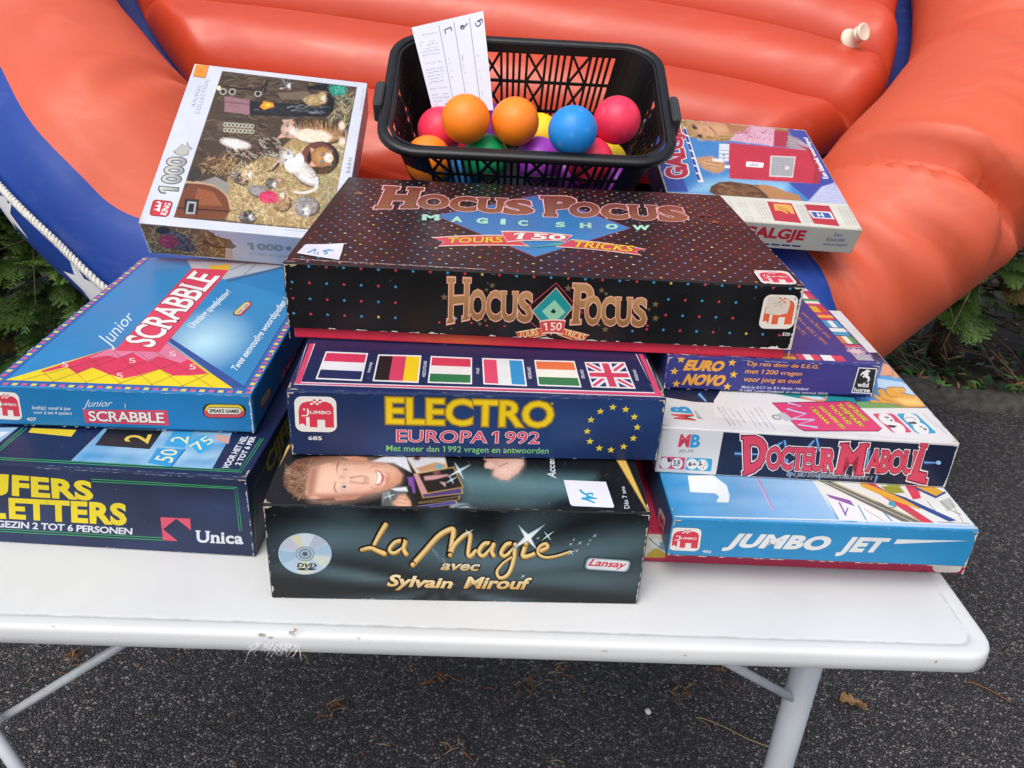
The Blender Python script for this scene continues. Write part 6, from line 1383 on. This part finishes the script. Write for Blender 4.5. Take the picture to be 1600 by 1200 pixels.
A.poly([(960, 165), (1080, 150), (1080, 190), (960, 180)], '#1d1a19'); A.ell((1128, 186), 46, 32, '#1f7a6a', 24); A.scatter([(1092, 205), (1160, 205), (1165, 165), (1095, 165)], 50, ['#3fa890', '#15584c', '#5fc0a8'], 34, 2)
A.line([(485, 72), (1237, 170), (1076, 960)], 4, '#7d7c84'); A.line([(218, 882), (485, 72)], 4, '#8a8992')
A.C = np.clip((A.C - .12) * 1.1 + .12, .004, .72)
A.grain(.12)
A.done()
# left margin lettering
t.text('ANIMAL', [(334, 272), (372, 152), (350, 150), (310, 268)], '#8a8e9c', 0, spacing=1.25); t.text('COLLECTION', [(358, 313), (414, 122), (392, 120), (334, 309)], '#8a8e9c', 0, spacing=1.2)
t.text('1000', [(236, 752), (292, 556), (186, 548), (130, 742)], ('#8f8f8f', '#c9c8c2'), .025, [('#55565a', .05)], spacing=.95)
pc = [(235, 505), (262, 478), (280, 490), (292, 465), (300, 490), (322, 505), (300, 515), (298, 540), (265, 545), (255, 560), (250, 540), (228, 535), (212, 520)]
t.poly(pc, '#6d6d6c'); t.poly([(265 + (x - 265) * .88, 510 + (y - 510) * .88) for x, y in pc], '#b4b3ac')
t.rrect([(80, 872), (188, 882), (218, 795), (104, 782)], '#8d1f2c', .2); t.rrect([(86, 868), (184, 876), (212, 799), (108, 788)], '#c2303f', .2); t.text('KING', [(178, 872), (204, 806), (172, 800), (142, 864)], '#efe9e6', .02); t.qpoly([(128, 850), (140, 850), (150, 800), (138, 800)], [(0, 0), (1, 0), (1, 1), (0, 1)], '#efe9e6')
for k in range(3): t.poly([(128 + k * 6, 845 - k * 20), (106 + k * 6, 838 - k * 20), (130 + k * 6, 833 - k * 20)], '#efe9e6')
t.text('BARN', [(1192, 645), (1207, 562), (1186, 560), (1170, 641)], '#6d7080', 0, spacing=1.3); t.line([(830, 950), (960, 962)], 3, '#a3a6b2'); t.text('zooroyal.com', [(1258, 300), (1280, 180), (1268, 178), (1246, 298)], '#9a9dab', 0)
sc_, sf = b.sticker(t, [(337, 38), (409, 43), (390, 113), (321, 101)], '#e58a2c')
sf.line([(352, 80), (362, 62), (366, 84)], 3, '#b9651a'); sf.line([(374, 62), (370, 84)], 3, '#b9651a')
t.wear('b', 10, '#eceef3', .002); t.wear('l', 20, '#9a9ca6', .002, depth=.5)
f = b.front([(234, 399), None, None, (216, 348)]).Z(210, 90, .28337)
f.poly([(30, 912), (390, 940), (440, 965), (470, 990), (520, 1000), (575, 1050), (530, 1060), (555, 1115), (100, 1085), (70, 1010)], '#7d6240')
f.scatter([(100, 1080), (540, 1105), (470, 985), (40, 925)], 420, ['#a3824e', '#8a6a3c', '#c0a068', '#5d4628', '#6f5a44', '#d0b47c'], 40, 2.2)
f.fur((260, 1020), 100, 45, ['#4a4042', '#7d7276', '#a39a9c', '#2f292b'], 150, 20, 3, .5, '#5d5356'); f.ell((195, 1020), 56, 38, '#a83352', 24); f.scatter([(150, 1040), (240, 1040), (240, 1000), (150, 1000)], 40, ['#c85a78', '#8a2440'], 30, 2)
f.line([(400, 1020), (470, 1050), (540, 1050)], 12, '#4a3528', 6, 4); f.poly([(515, 1000), (545, 1005), (560, 1030), (580, 1045), (555, 1060), (530, 1050)], '#7d6c60'); f.poly([(520, 1050), (555, 1062), (560, 1115), (515, 1110)], '#c9b7b4'); f.ell((165, 955), 40, 22, '#3a3234', 16)
f.text('1000', [(645, 1062), (832, 1070), (832, 1036), (640, 1022)], '#9fa2a6', .03, [('#6a6d72', .02)]); f.poly([(842, 1050), (870, 1040), (880, 1055), (860, 1068)], '#8a8d92'); f.text('KITTENS IN THE BARN', [(652, 1090), (900, 1112), (900, 1100), (652, 1077)], '#7d8290', 0, spacing=1.2)
f.wear('l', 10, '#9a9ca6', .002)
b.finish(); sc_.build('price_sticker', b.root)

b = GameBox('guessing_game_box', 'cream and blue word guessing box showing a red toy case, leaning behind the right stack', 0, 0, 0, 0, .259, .262, .040, 'leaning game boxes', pose((.194, 1.066, .153), (19.3, 2.59, 6.04)))
b.shell('#c9c7bc', .0008, .0013); b.tray('#b9b7ad', .0014)
t = b.top([None, (1347, 360), (1257, 205), None]).Z(1010, 160, .21875)
A = Air(t, [(-60, 632), (1445, 735), (1128, 195), (-150, 90)], 320, 170, '#3f7fbe', 1.0)
A.poly([(300, 640), (1000, 690), (1010, 575), (600, 540), (420, 560)], '#8dbedd', f=12)
A.poly([(-60, 612), (300, 640), (240, 480), (200, 180), (60, 180)], '#3a50a4')
A.poly([(1000, 200), (1150, 190), (1460, 735), (1180, 715), (1010, 575), (1200, 580), (1250, 510)], '#3d489c')
skn = '#b98662'
A.poly([(160, 110), (560, 145), (1000, 190), (1020, 230), (700, 230), (560, 285), (420, 270), (300, 240), (200, 200)], '#9a7a48'); A.soft([(260, 130), (520, 145), (680, 170), (740, 175), (700, 215), (600, 225), (480, 262), (380, 255), (310, 215)], '#a3714f', '#cf9d78', (430, 190), 9); A.scatter([(200, 250), (560, 280), (600, 240), (210, 210)], 60, ['#b5935c', '#7d5f34', '#c9aa70'], 60, 4, (-.1, .3)); A.scatter([(170, 160), (300, 200), (330, 130), (180, 120)], 50, ['#b5935c', '#7d5f34', '#c9aa70'], 50, 4, (.2, .8))
A.ell((345, 182), 22, 12, '#3a261c', 14, .5); A.ell((382, 240), 20, 10, '#3a261c', 14, .2); A.line([(320, 160), (345, 165)], 6, '#7a5236'); A.line([(450, 180), (480, 205), (500, 235)], 9, '#8f3f3a', 6, 4); A.line([(400, 200), (420, 195), (425, 215)], 6, '#8f6244', 4, 3); A.poly([(560, 150), (680, 172), (720, 178), (690, 210), (600, 220)], '#a8744f')
A.poly([(740, 172), (915, 195), (905, 318), (590, 275), (640, 222), (700, 215)], '#cfa0b2'); A.scatter([(620, 270), (890, 300), (900, 210), (700, 220)], 50, ['#b03a66', '#dcb8c4', '#c084a0', '#e6ccd6'], 36, 4); A.line([(640, 225), (720, 215), (742, 180)], 10, '#c25a86', 8, 4)
A.poly([(575, 290), (1180, 350), (1255, 500), (1225, 585), (600, 545)], '#bb2f42'); A.poly([(910, 205), (1010, 215), (1010, 330), (905, 318)], '#a93244'); A.poly([(1010, 240), (1080, 262), (1185, 345), (990, 330)], '#8f7f88')
for k in range(5): A.line([(1005 + k * 4, 250 + k * 20), (1120 + k * 12, 300 + k * 12)], 6, '#b8a8ae')
A.poly([(1060, 300), (1185, 345), (1255, 500), (1225, 585), (1180, 583), (1200, 480), (1150, 352)], '#a02a3c')
for k in range(14): A.poly([(560 + k * 1.5, 300 + k * 18), (600, 302 + k * 18), (602, 312 + k * 18)], '#a82a3a')
for k, (x, y) in enumerate(((520, 298), (520, 320), (518, 345), (518, 372), (516, 398), (525, 448))): A.poly([(x, y), (x + 72, y + 4), (x + 70, y + 24), (x, y + 21)], '#d9dbe0')
A.poly([(885, 385), (1062, 393), (1042, 540), (876, 532)], '#d6d3d2'); A.poly([(898, 392), (1055, 399), (1036, 532), (886, 525)], '#a3a3a8')
for k in range(7): A.line([(896 + k * 20, 395 + k), (884 + k * 20, 524 + k)], 2, '#8a8a90'); A.line([(894 - k, 405 + k * 18), (1050 - k * 2, 412 + k * 18)], 2, '#8a8a90')
A.ell((1001, 471), 8, 8, '#c04a5a', 10)
A.ell((724, 443), 5, 9, '#2f3f8a', 8); A.ell((822, 451), 5, 9, '#2f3f8a', 8)
A.poly([(345, 400), (460, 385), (520, 412), (560, 430), (560, 480), (520, 505), (480, 505), (400, 470)], skn); A.soft([(360, 405), (460, 392), (515, 416), (550, 432), (552, 478), (515, 500), (480, 498), (405, 462)], '#a87650', '#cf9f78', None, 6); A.poly([(470, 400), (560, 412), (550, 430), (475, 420)], '#e0dedf'); A.line([(430, 425), (520, 440)], 5, '#8a5f44'); A.line([(430, 450), (520, 462)], 5, '#8a5f44')
A.poly([(450, 640), (462, 600), (520, 570), (600, 565), (760, 590), (790, 600), (860, 660), (880, 690), (500, 665)], '#5d3c26'); A.scatter([(470, 650), (800, 680), (760, 595), (520, 575)], 120, ['#7d5434', '#4a2e1c', '#93683f'], 60, 4, (0, .5)); A.poly([(760, 590), (850, 590), (930, 610), (1010, 645), (1080, 660), (1112, 705), (880, 690), (840, 640)], '#b07c4e'); A.line([(780, 592), (800, 600)], 6, '#3a261c')
A.poly([(1150, 710), (1240, 610), (1320, 580), (1345, 570), (1440, 735)], '#9a9fcc')
for k in range(12): A.line([(1165 + k * 8, 705 - k * 9), (1425 - k * 8, 725 - k * 12)], 5, '#cfd2e6')

A.grain(.07)
A.done()
for y in (375, 402): t.text('RO'[y == 402], [(545, y + 14), (565, y + 14), (565, y), (545, y)], '#3f4a7d', .01)
t.rrect([(985, 485), (1015, 487), (1017, 458), (988, 456)], '#d8c9cc', .3)
t.rrect([(708, 462), (832, 470), (838, 435), (713, 424)], '#e2e0e0', .2, asp=3)
t.text('LARGO', [(738, 457), (800, 461), (803, 441), (742, 436)], '#46406a', .0)
t.text('GALGJE', [(358, 540), (262, 165), (165, 170), (128, 545)], '#c22a42', .05, [('#e8e2e6', .05)], spacing=.95)
t.poly([(258, 180), (282, 182), (412, 572), (372, 570)], '#d9dbe6')
for k in range(7): y0 = 188 + k * 54; x0 = 262 + k * 15.5; t.poly([(x0, y0), (x0 + 18, y0 + 2), (x0 + 34, y0 + 44), (x0 + 13, y0 + 42)], '#33418f')
t.text('Een klassiek woordspel', [(1308, 548), (1150, 262), (1112, 258), (1256, 550)], '#e4e4ec', .03)
t.poly([(-60, 628), (500, 662), (1432, 732), (1560, 930), (680, 870)], '#d3d1c6')
t.poly([(860, 708), (1035, 724), (1108, 866), (915, 846)], '#b5323f'); t.poly([(905, 725), (1000, 730), (1035, 740), (1060, 800), (1030, 795), (1000, 765), (1010, 800), (960, 775), (920, 775)], '#dba04e'); t.line([(930, 745), (1000, 765)], 5, '#a06a30'); t.line([(940, 760), (1030, 790)], 5, '#a06a30')
t.poly([(1125, 730), (1300, 742), (1378, 888), (1195, 868)], '#b5323f'); t.poly([(1150, 775), (1310, 785), (1340, 838), (1190, 828)], '#d9dbe2'); t.poly([(1172, 785), (1300, 793), (1322, 830), (1198, 822)], '#3a559c'); t.text('H', [(1225, 818), (1270, 822), (1255, 796), (1210, 792)], '#e2e4ea', .04)
for x, y, n_, w_t in ((545, 690, 1, 'Speelregels'), (585, 702, 1, 'voor 2 spelers'), (650, 720, 3, 'spel voor jong'), (760, 705, 4, 'zo raad je de letters'), (1065, 735, 3, 'elke foute letter telt'), (1355, 748, 4, 'wie het woord raadt wint')):
    for k in range(n_): t.text(w_t, [(x + 78 + k * 22, y + 128), (x + k * 22 + 12, y - 2), (x + k * 22, y), (x + 66 + k * 22, y + 130)], '#77766f', -.01)
f = b.front([(1037, 376), (1329, 399), (1347, 360), None]).Z(1010, 160, .21875)
RD = '#c42c42'
f.text('GALGJE', [(640, 975), (1108, 1012), (1135, 915), (668, 875)], RD, .05, None, shear=.12, spacing=1.02)
for k in range(6): x = 640 + k * 76; f.poly([(x, 992 + k * 5.4), (x + 64, 997 + k * 5.4), (x + 62, 1009 + k * 5.4), (x - 2, 1004 + k * 5.4)], '#2a3f7d')
f.text('© niets uit deze uitgave mag worden', [(860, 1046), (1040, 1056), (1040, 1050), (860, 1040)], '#6a6a66', 0)
BL = '#33659c'
f.text('Een', [(1325, 960), (1392, 964), (1397, 938), (1330, 932)], BL, .005, shear=.2); f.text('klassiek', [(1270, 992), (1415, 1000), (1420, 972), (1276, 962)], BL, .005, shear=.2); f.text('woordspel', [(1238, 1030), (1428, 1042), (1432, 1010), (1245, 1000)], BL, .005, shear=.2)
f.wear('r', 6, '#eeece4', .002)
l = b.left(); l.uvpoly([(0, 0), (.3, 0), (.3, .04), (0, .04)], '#3a3a66')
for k in range(20): x = random.uniform(0, .28); l.uvpoly([(x, .01), (x + .006, .012), (x + .005, .03), (x - .001, .028)], random.choice(['#8a3340', '#b9b3b8', '#5a5a86']))
t.wear('l', 24, '#d8d4cc', .003); t.wear('t', 20, '#d8d4cc', .003)
b.finish(); 
# ---------------------------------------------------------------- hedge of conifers behind the boat
import numpy as np
rng = np.random.default_rng(11)
def leaf_material():
    m = bpy.data.materials.new('cypress_foliage'); m.use_nodes = True; t = m.node_tree; b = t.nodes['Principled BSDF']
    at = t.nodes.new('ShaderNodeAttribute'); at.attribute_name = 'Col'
    t.links.new(at.outputs['Color'], b.inputs['Base Color']); b.inputs['Roughness'].default_value = 0.55
    return m
M['foliage'] = leaf_material()
M['bark'] = mat('bark', '#33241a', 0.9, col2='#5a4231', noise_scale=25, bump=0.8, bump_scale=80)
M['dead_twig'] = mat('dead_twig', '#4a3a2c', 0.9, col2='#77604a', noise_scale=30)
def frond(seed):
    """one flat spray of scale foliage, axis along +x, about 1 long"""
    r = random.Random(seed); V, F = [], []
    def rib(p0, p1, w0, w1):
        d = (p1 - p0); d = d / (np.linalg.norm(d) + 1e-9); nrm = np.array([-d[1], d[0], 0]); k = len(V)
        V.extend([p0 + nrm * w0, p0 - nrm * w0, p1 - nrm * w1, p1 + nrm * w1]); F.append((k, k + 1, k + 2, k + 3))
    nb = 11
    ax = [np.array([x, 0.05 * math.sin(x * 3 + seed), -0.18 * x * x]) for x in np.linspace(0, 1, nb + 1)]
    for i in range(nb): rib(ax[i], ax[i + 1], 0.016 * (1 - i / nb) + 0.006, 0.014 * (1 - i / nb) + 0.005)
    for i in range(1, nb + 1):
        for sg in (-1, 1):
            L = 0.42 * math.sin(math.pi * min(1, (i + 1.5) / (nb + 3))) * r.uniform(0.7, 1.15); an = math.radians(r.uniform(32, 48)) * sg
            d = np.array([math.cos(an), math.sin(an), r.uniform(-.25, .08)]); p = ax[i]; m = 5
            q = [p + d * L * t for t in np.linspace(0, 1, m + 1)]
            for k in range(m): rib(q[k], q[k + 1], 0.022 * (1 - k / m) + 0.009, 0.020 * (1 - (k + 1) / m) + 0.007)
            for k in range(1, m + 1):
                for s2 in (-1, 1):
                    a2 = an + math.radians(r.uniform(28, 45)) * s2; l2 = L * 0.42 * (1 - 0.5 * k / m) * r.uniform(.7, 1.2)
                    d2 = np.array([math.cos(a2), math.sin(a2), r.uniform(-.3, .1)]); rib(q[k], q[k] + d2 * l2, 0.019, 0.006)
    return np.array(V), np.array(F)
FR = [frond(s) for s in range(5)]
def shrub(x, y, n, label, low, spread=0.48, height=2.0, twigs=40):
    root = empty('conifer_shrub', (x, y, 0)); tag(root, label, 'shrub', 'conifers of the hedge')
    tb = MB(); pts = [(rng.uniform(-.02, .02), rng.uniform(-.02, .02), z) for z in np.linspace(-0.02, height * 0.9, 8)]
    tb.tube(pts, [0.045 * (1 - 0.1 * i) for i in range(8)], 9); tb.build('trunk', M['bark'], root, True)
    tw = MB()
    for k in range(twigs):
        z0 = rng.uniform(0.05, 0.75); a = rng.uniform(math.pi * 1.02, math.pi * 1.98) if k % 5 else rng.uniform(0, 6.28)
        L = rng.uniform(.25, .6); p = np.array([0, 0, z0]); d = np.array([math.cos(a), math.sin(a), rng.uniform(-.25, .35)]); pts = [p]
        for q in range(5): d = d + rng.normal(0, .13, 3); pts.append(pts[-1] + d / np.linalg.norm(d) * L / 5)
        tw.tube(pts, [0.006, .005, .004, .003, .002, .0012], 5)
        for q in range(3):
            i = rng.integers(1, 5); d2 = d + rng.normal(0, .6, 3); tw.tube([pts[i], pts[i] + d2 * .06, pts[i] + d2 * .13 + np.array([0, 0, -.02])], [.0025, .002, .001], 4)
    tw.build('dead_twigs', M['dead_twig'], root, True)
    AV, AF, AC = [], [], []; off = 0
    for k in range(n):
        V, F = FR[rng.integers(0, 5)]
        z = low + (height - low) * rng.uniform(0, 1) ** 1.25
        a = rng.uniform(math.pi * 0.95, math.pi * 2.05) if k % 6 else rng.uniform(0, 2 * math.pi)
        rad = spread * (0.72 + 0.28 * math.sin(z * 4 + x * 7)) * rng.uniform(0.45, 1.0) ** 0.5 * (1 - 0.25 * z / height)
        P = np.array([math.cos(a) * rad, math.sin(a) * rad * 0.75, z])
        sc = rng.uniform(.09, .2)
        a2 = a + rng.normal(0, .5); el = rng.uniform(-.5, .45)
        X = np.array([math.cos(a2) * math.cos(el), math.sin(a2) * math.cos(el), math.sin(el)])
        Zr = np.array([0, 0, 1.]) + rng.normal(0, .55, 3); Y = np.cross(Zr, X); Y /= np.linalg.norm(Y); Z = np.cross(X, Y)
        v = P + sc * (V[:, :1] * X + V[:, 1:2] * Y + V[:, 2:] * Z)
        AV.append(v); AF.append(F + off); off += len(v)
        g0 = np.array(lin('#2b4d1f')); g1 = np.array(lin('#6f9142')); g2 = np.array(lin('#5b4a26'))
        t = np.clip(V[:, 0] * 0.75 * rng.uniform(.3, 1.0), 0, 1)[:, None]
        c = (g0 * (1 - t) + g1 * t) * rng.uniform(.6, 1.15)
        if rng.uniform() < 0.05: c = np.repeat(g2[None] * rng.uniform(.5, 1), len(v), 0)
        AC.append(c)
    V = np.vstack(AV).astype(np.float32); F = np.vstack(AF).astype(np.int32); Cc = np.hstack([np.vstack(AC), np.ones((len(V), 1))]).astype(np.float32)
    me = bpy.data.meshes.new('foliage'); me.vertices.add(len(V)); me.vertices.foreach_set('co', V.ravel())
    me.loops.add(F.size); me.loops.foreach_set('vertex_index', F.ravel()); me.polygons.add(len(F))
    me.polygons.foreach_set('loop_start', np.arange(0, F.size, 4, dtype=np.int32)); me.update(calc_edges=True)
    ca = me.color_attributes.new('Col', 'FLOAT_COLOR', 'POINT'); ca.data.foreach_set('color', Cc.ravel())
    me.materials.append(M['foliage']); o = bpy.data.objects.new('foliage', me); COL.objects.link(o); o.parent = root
    return root
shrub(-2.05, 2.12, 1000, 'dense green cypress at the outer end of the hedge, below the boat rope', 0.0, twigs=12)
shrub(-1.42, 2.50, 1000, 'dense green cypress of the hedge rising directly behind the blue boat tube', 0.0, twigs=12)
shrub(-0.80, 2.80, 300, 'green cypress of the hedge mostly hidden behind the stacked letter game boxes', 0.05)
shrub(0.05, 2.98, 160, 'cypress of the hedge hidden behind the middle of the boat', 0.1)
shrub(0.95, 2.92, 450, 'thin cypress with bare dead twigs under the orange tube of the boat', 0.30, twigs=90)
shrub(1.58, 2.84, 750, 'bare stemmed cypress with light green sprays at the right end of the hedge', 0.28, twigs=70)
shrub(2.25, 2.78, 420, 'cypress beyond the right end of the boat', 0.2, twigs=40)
# ivy and fallen litter on the bed
def leaf_litter(name, n, area, colors, shape, size, kind='stuff', lift=0.015, tilt=0.5):
    AV, AF, AC = [], [], []; off = 0
    for k in range(n):
        x, y = area(); a = rng.uniform(0, 6.28); s = rng.uniform(*size)
        X = np.array([math.cos(a), math.sin(a), rng.normal(0, tilt)]); X /= np.linalg.norm(X)
        Z = np.array([0, 0, 1.]) + rng.normal(0, tilt, 3); Y = np.cross(Z, X); Y /= np.linalg.norm(Y); Z = np.cross(X, Y)
        sh = np.array(shape(k)); v = np.array([x, y, lift + rng.uniform(0, .02)]) + s * (sh[:, :1] * X + sh[:, 1:2] * Y + sh[:, 2:] * Z)
        AV += [tuple(q) for q in v]; AF.append(tuple(range(off, off + len(v)))); off += len(v)
        c = np.array(lin(colors[rng.integers(0, len(colors))])) * rng.uniform(.7, 1.2); AC += [(*c, 1)] * len(v)
    me = bpy.data.meshes.new(name); me.from_pydata(AV, [], AF)
    ca = me.color_attributes.new('Col', 'FLOAT_COLOR', 'POINT'); ca.data.foreach_set('color', np.array(AC, np.float32).ravel())
    me.materials.append(M['foliage']); o = bpy.data.objects.new(name, me); COL.objects.link(o); o['kind'] = kind
    return o
ivy = [(0, 0, 0), (.35, -.5, .05), (.25, -.18, 0), (.8, -.3, -.05), (.5, -.05, 0), (1, 0, -.1), (.5, .05, 0), (.8, .3, -.05), (.25, .18, 0), (.35, .5, .05)]
leaf_litter('ivy', 520, lambda: ((lambda x: (x, KY(x) + rng.uniform(.06, .55)))(rng.uniform(.7, 2.3))), ['#223f1d', '#2f5526', '#1b3118', '#4f7a34'], lambda k: [(a - .4, b, c) for a, b, c in ivy], (.035, .075), tilt=.4)['label'] = 'dark green ivy leaves covering the bed under the hedge'
def scale_bit(k):
    return [(0, -.05, 0), (.5, -.12, .05), (1, -.02, 0), (1, .02, 0), (.5, .1, .08), (0, .05, 0)]
leaf_litter('fallen_leaves', 1500, lambda: ((lambda x: (x, KY(x) + rng.uniform(.04, .7)))(rng.uniform(-2.6, 2.5))), ['#5b3c22', '#7a5230', '#3b2818', '#8a6a45', '#4a3220'], scale_bit, (.02, .07), tilt=.35)['label'] = 'brown fallen cypress bits and leaves under the hedge'
# ---- needles and twig bits on the asphalt
nb = MB()
def ground_at(px, py, z=0.0):
    d = (_fw + RT * ((px - 800) / F_PX) - UP * ((py - 600) / F_PX)); t = (z - EYE.z) / d.z; return EYE + d * t
for k in range(300):
    x, y = rng.uniform(-1.2, 1.9), rng.uniform(.75, 2.5); a = rng.uniform(0, 6.28); L = rng.uniform(.006, .028)
    c = rng.normal(0, .25); p = Vector((x, y, .003)); d = Vector((math.cos(a), math.sin(a), 0)); e = Vector((-d.y, d.x, 0))
    nb.tube([p, p + d * L * .5 + e * L * c * .5 + Vector((0, 0, .002)), p + d * L], [.0007, .0011, .0005], 4, int(rng.integers(0, 3)))
for q in ((468, 1010), (120, 1030), (690, 1060), (880, 1050), (1060, 1085), (1130, 1050), (520, 1110), (720, 1165), (820, 1075)):
    c = ground_at(*q)
    for j in range(7):
        a = rng.uniform(0, 6.28); L = rng.uniform(.012, .035); d = Vector((math.cos(a), math.sin(a), 0)); p = c + Vector((rng.normal(0, .012), rng.normal(0, .012), .003))
        nb.tube([p, p + d * L * .5 + Vector((rng.normal(0, .003), rng.normal(0, .003), .004)), p + d * L], [.0008, .0013, .0006], 4, int(rng.integers(0, 3)))
M['needle_a'] = mat('needle_a', '#6e4f31', 0.8); M['needle_b'] = mat('needle_b', '#8c7350', 0.8); M['needle_c'] = mat('needle_c', '#7c4a25', 0.8)
o = nb.build('conifer_litter', [M['needle_a'], M['needle_b'], M['needle_c']]); o['kind'] = 'stuff'; o['label'] = 'scattered brown needles and twig bits on the asphalt'
tw = MB(); P = [ground_at(*q, .004) for q in ((1088, 1121), (1100, 1123), (1130, 1135), (1170, 1155), (1212, 1171))]
tw.tube(catmull(P, 5), [.0012] * 21, 5); P2 = [ground_at(*q, .004) for q in ((1090, 1122), (1105, 1132), (1112, 1142))]; tw.tube(P2, [.001, .0008, .0005], 4)
tag(tw.build('twig', M['needle_b'], None, True), 'long thin curved pale brown twig lying on the asphalt beside the right table leg', 'twig')
tw = MB(); P = [ground_at(*q, .004) for q in ((1505, 1066), (1520, 1067), (1550, 1080), (1580, 1098))]
tw.tube(catmull(P, 5), [.0011] * 16, 5); tag(tw.build('twig', M['needle_c'], None, True), 'thin brown twig on the asphalt beyond the right corner of the table', 'twig')
lf = MB(); c = ground_at(1331, 1103)
vsl = []
NI, NJ = 16, 10
for i in range(NI + 1):
    for j in range(NJ + 1):
        t_, y = i / NI, (j - NJ / 2) / (NJ / 2); hw = .0125 * math.sin(math.pi * min(1, t_ * .97 + .02)) ** .7 * (1 + .38 * math.sin(t_ * 19)) + .0006
        x = (t_ - .5) * .044; yy = y * hw
        vsl.append(c + Vector((x + yy * .3, yy - x * .35, .004 + .010 * abs(y) ** 1.5 + .006 * math.sin(t_ * 5 + y * 1.4) + .004 * noise.noise(Vector((t_ * 4, y * 2, 2))))))
lf.add(vsl, [(i * (NJ + 1) + j, i * (NJ + 1) + j + 1, (i + 1) * (NJ + 1) + j + 1, (i + 1) * (NJ + 1) + j) for i in range(NI) for j in range(NJ)])
lf.tube([c + Vector((.022, -.008, .006)), c + Vector((.032, -.013, .003))], .0008, 5)
M['dry_leaf'] = mat('dry_leaf', '#6e4a2c', 0.85, col2='#9a7a56', noise_scale=90)
o = lf.build('dead_leaf', M['dry_leaf'], None, True); md = o.modifiers.new('thickness', 'SOLIDIFY'); md.thickness = .0006
tag(o, 'curled dry brown leaf on the asphalt right of the table leg', 'leaf')
bm = bmesh.new(); bmesh.ops.create_icosphere(bm, subdivisions=3, radius=.006)
for v in bm.verts: v.co *= 1 + .35 * noise.noise(v.co * 160); v.co.z *= .7
M['pebble'] = mat('pebble', '#c9c7c2', 0.7, noise_amt=.1, noise_scale=200)
o = bm_obj('pebble', bm, M['pebble'], None, True); o.location = ground_at(1012, 1114) + Vector((0, 0, .004)); tag(o, 'small whitish pebble on the dark asphalt under the table', 'pebble')
# white down feather caught on the table rim
fb = MB(); c = at_depth(432, 996, .640)
def cam_off(x, y, z=0): return RT * x + UP * y - _fw * z
for k in range(150):
    t = rng.uniform(0, 1); base = c + cam_off(lerp(-.012, .022, t) , .002 - .003 * t, .003)
    a = rng.uniform(-2.6, -1.6) if k % 3 else rng.uniform(-3.2, -2.6); L = rng.uniform(.004, .012)
    d = cam_off(math.cos(a), math.sin(a), rng.uniform(.0, .5)); e = cam_off(rng.normal(0, .4), rng.normal(0, .3), .2)
    fb.tube([base, base + d * L * .5, base + d * L * .85 + e * L * .45, base + d * L + e * L * 1.0], [.0002, .00017, .00012, .00006], 3)
fb.tube([c + cam_off(-.014, .003, .003), c + cam_off(.006, .0015, .004), c + cam_off(.026, -.002, .003)], [.0006, .0005, .0003], 6)
M['feather'] = mat('feather', '#eceaea', 0.7)
tag(fb.build('feather', M['feather']), 'small fluffy white feather caught on the front edge of the table', 'feather')
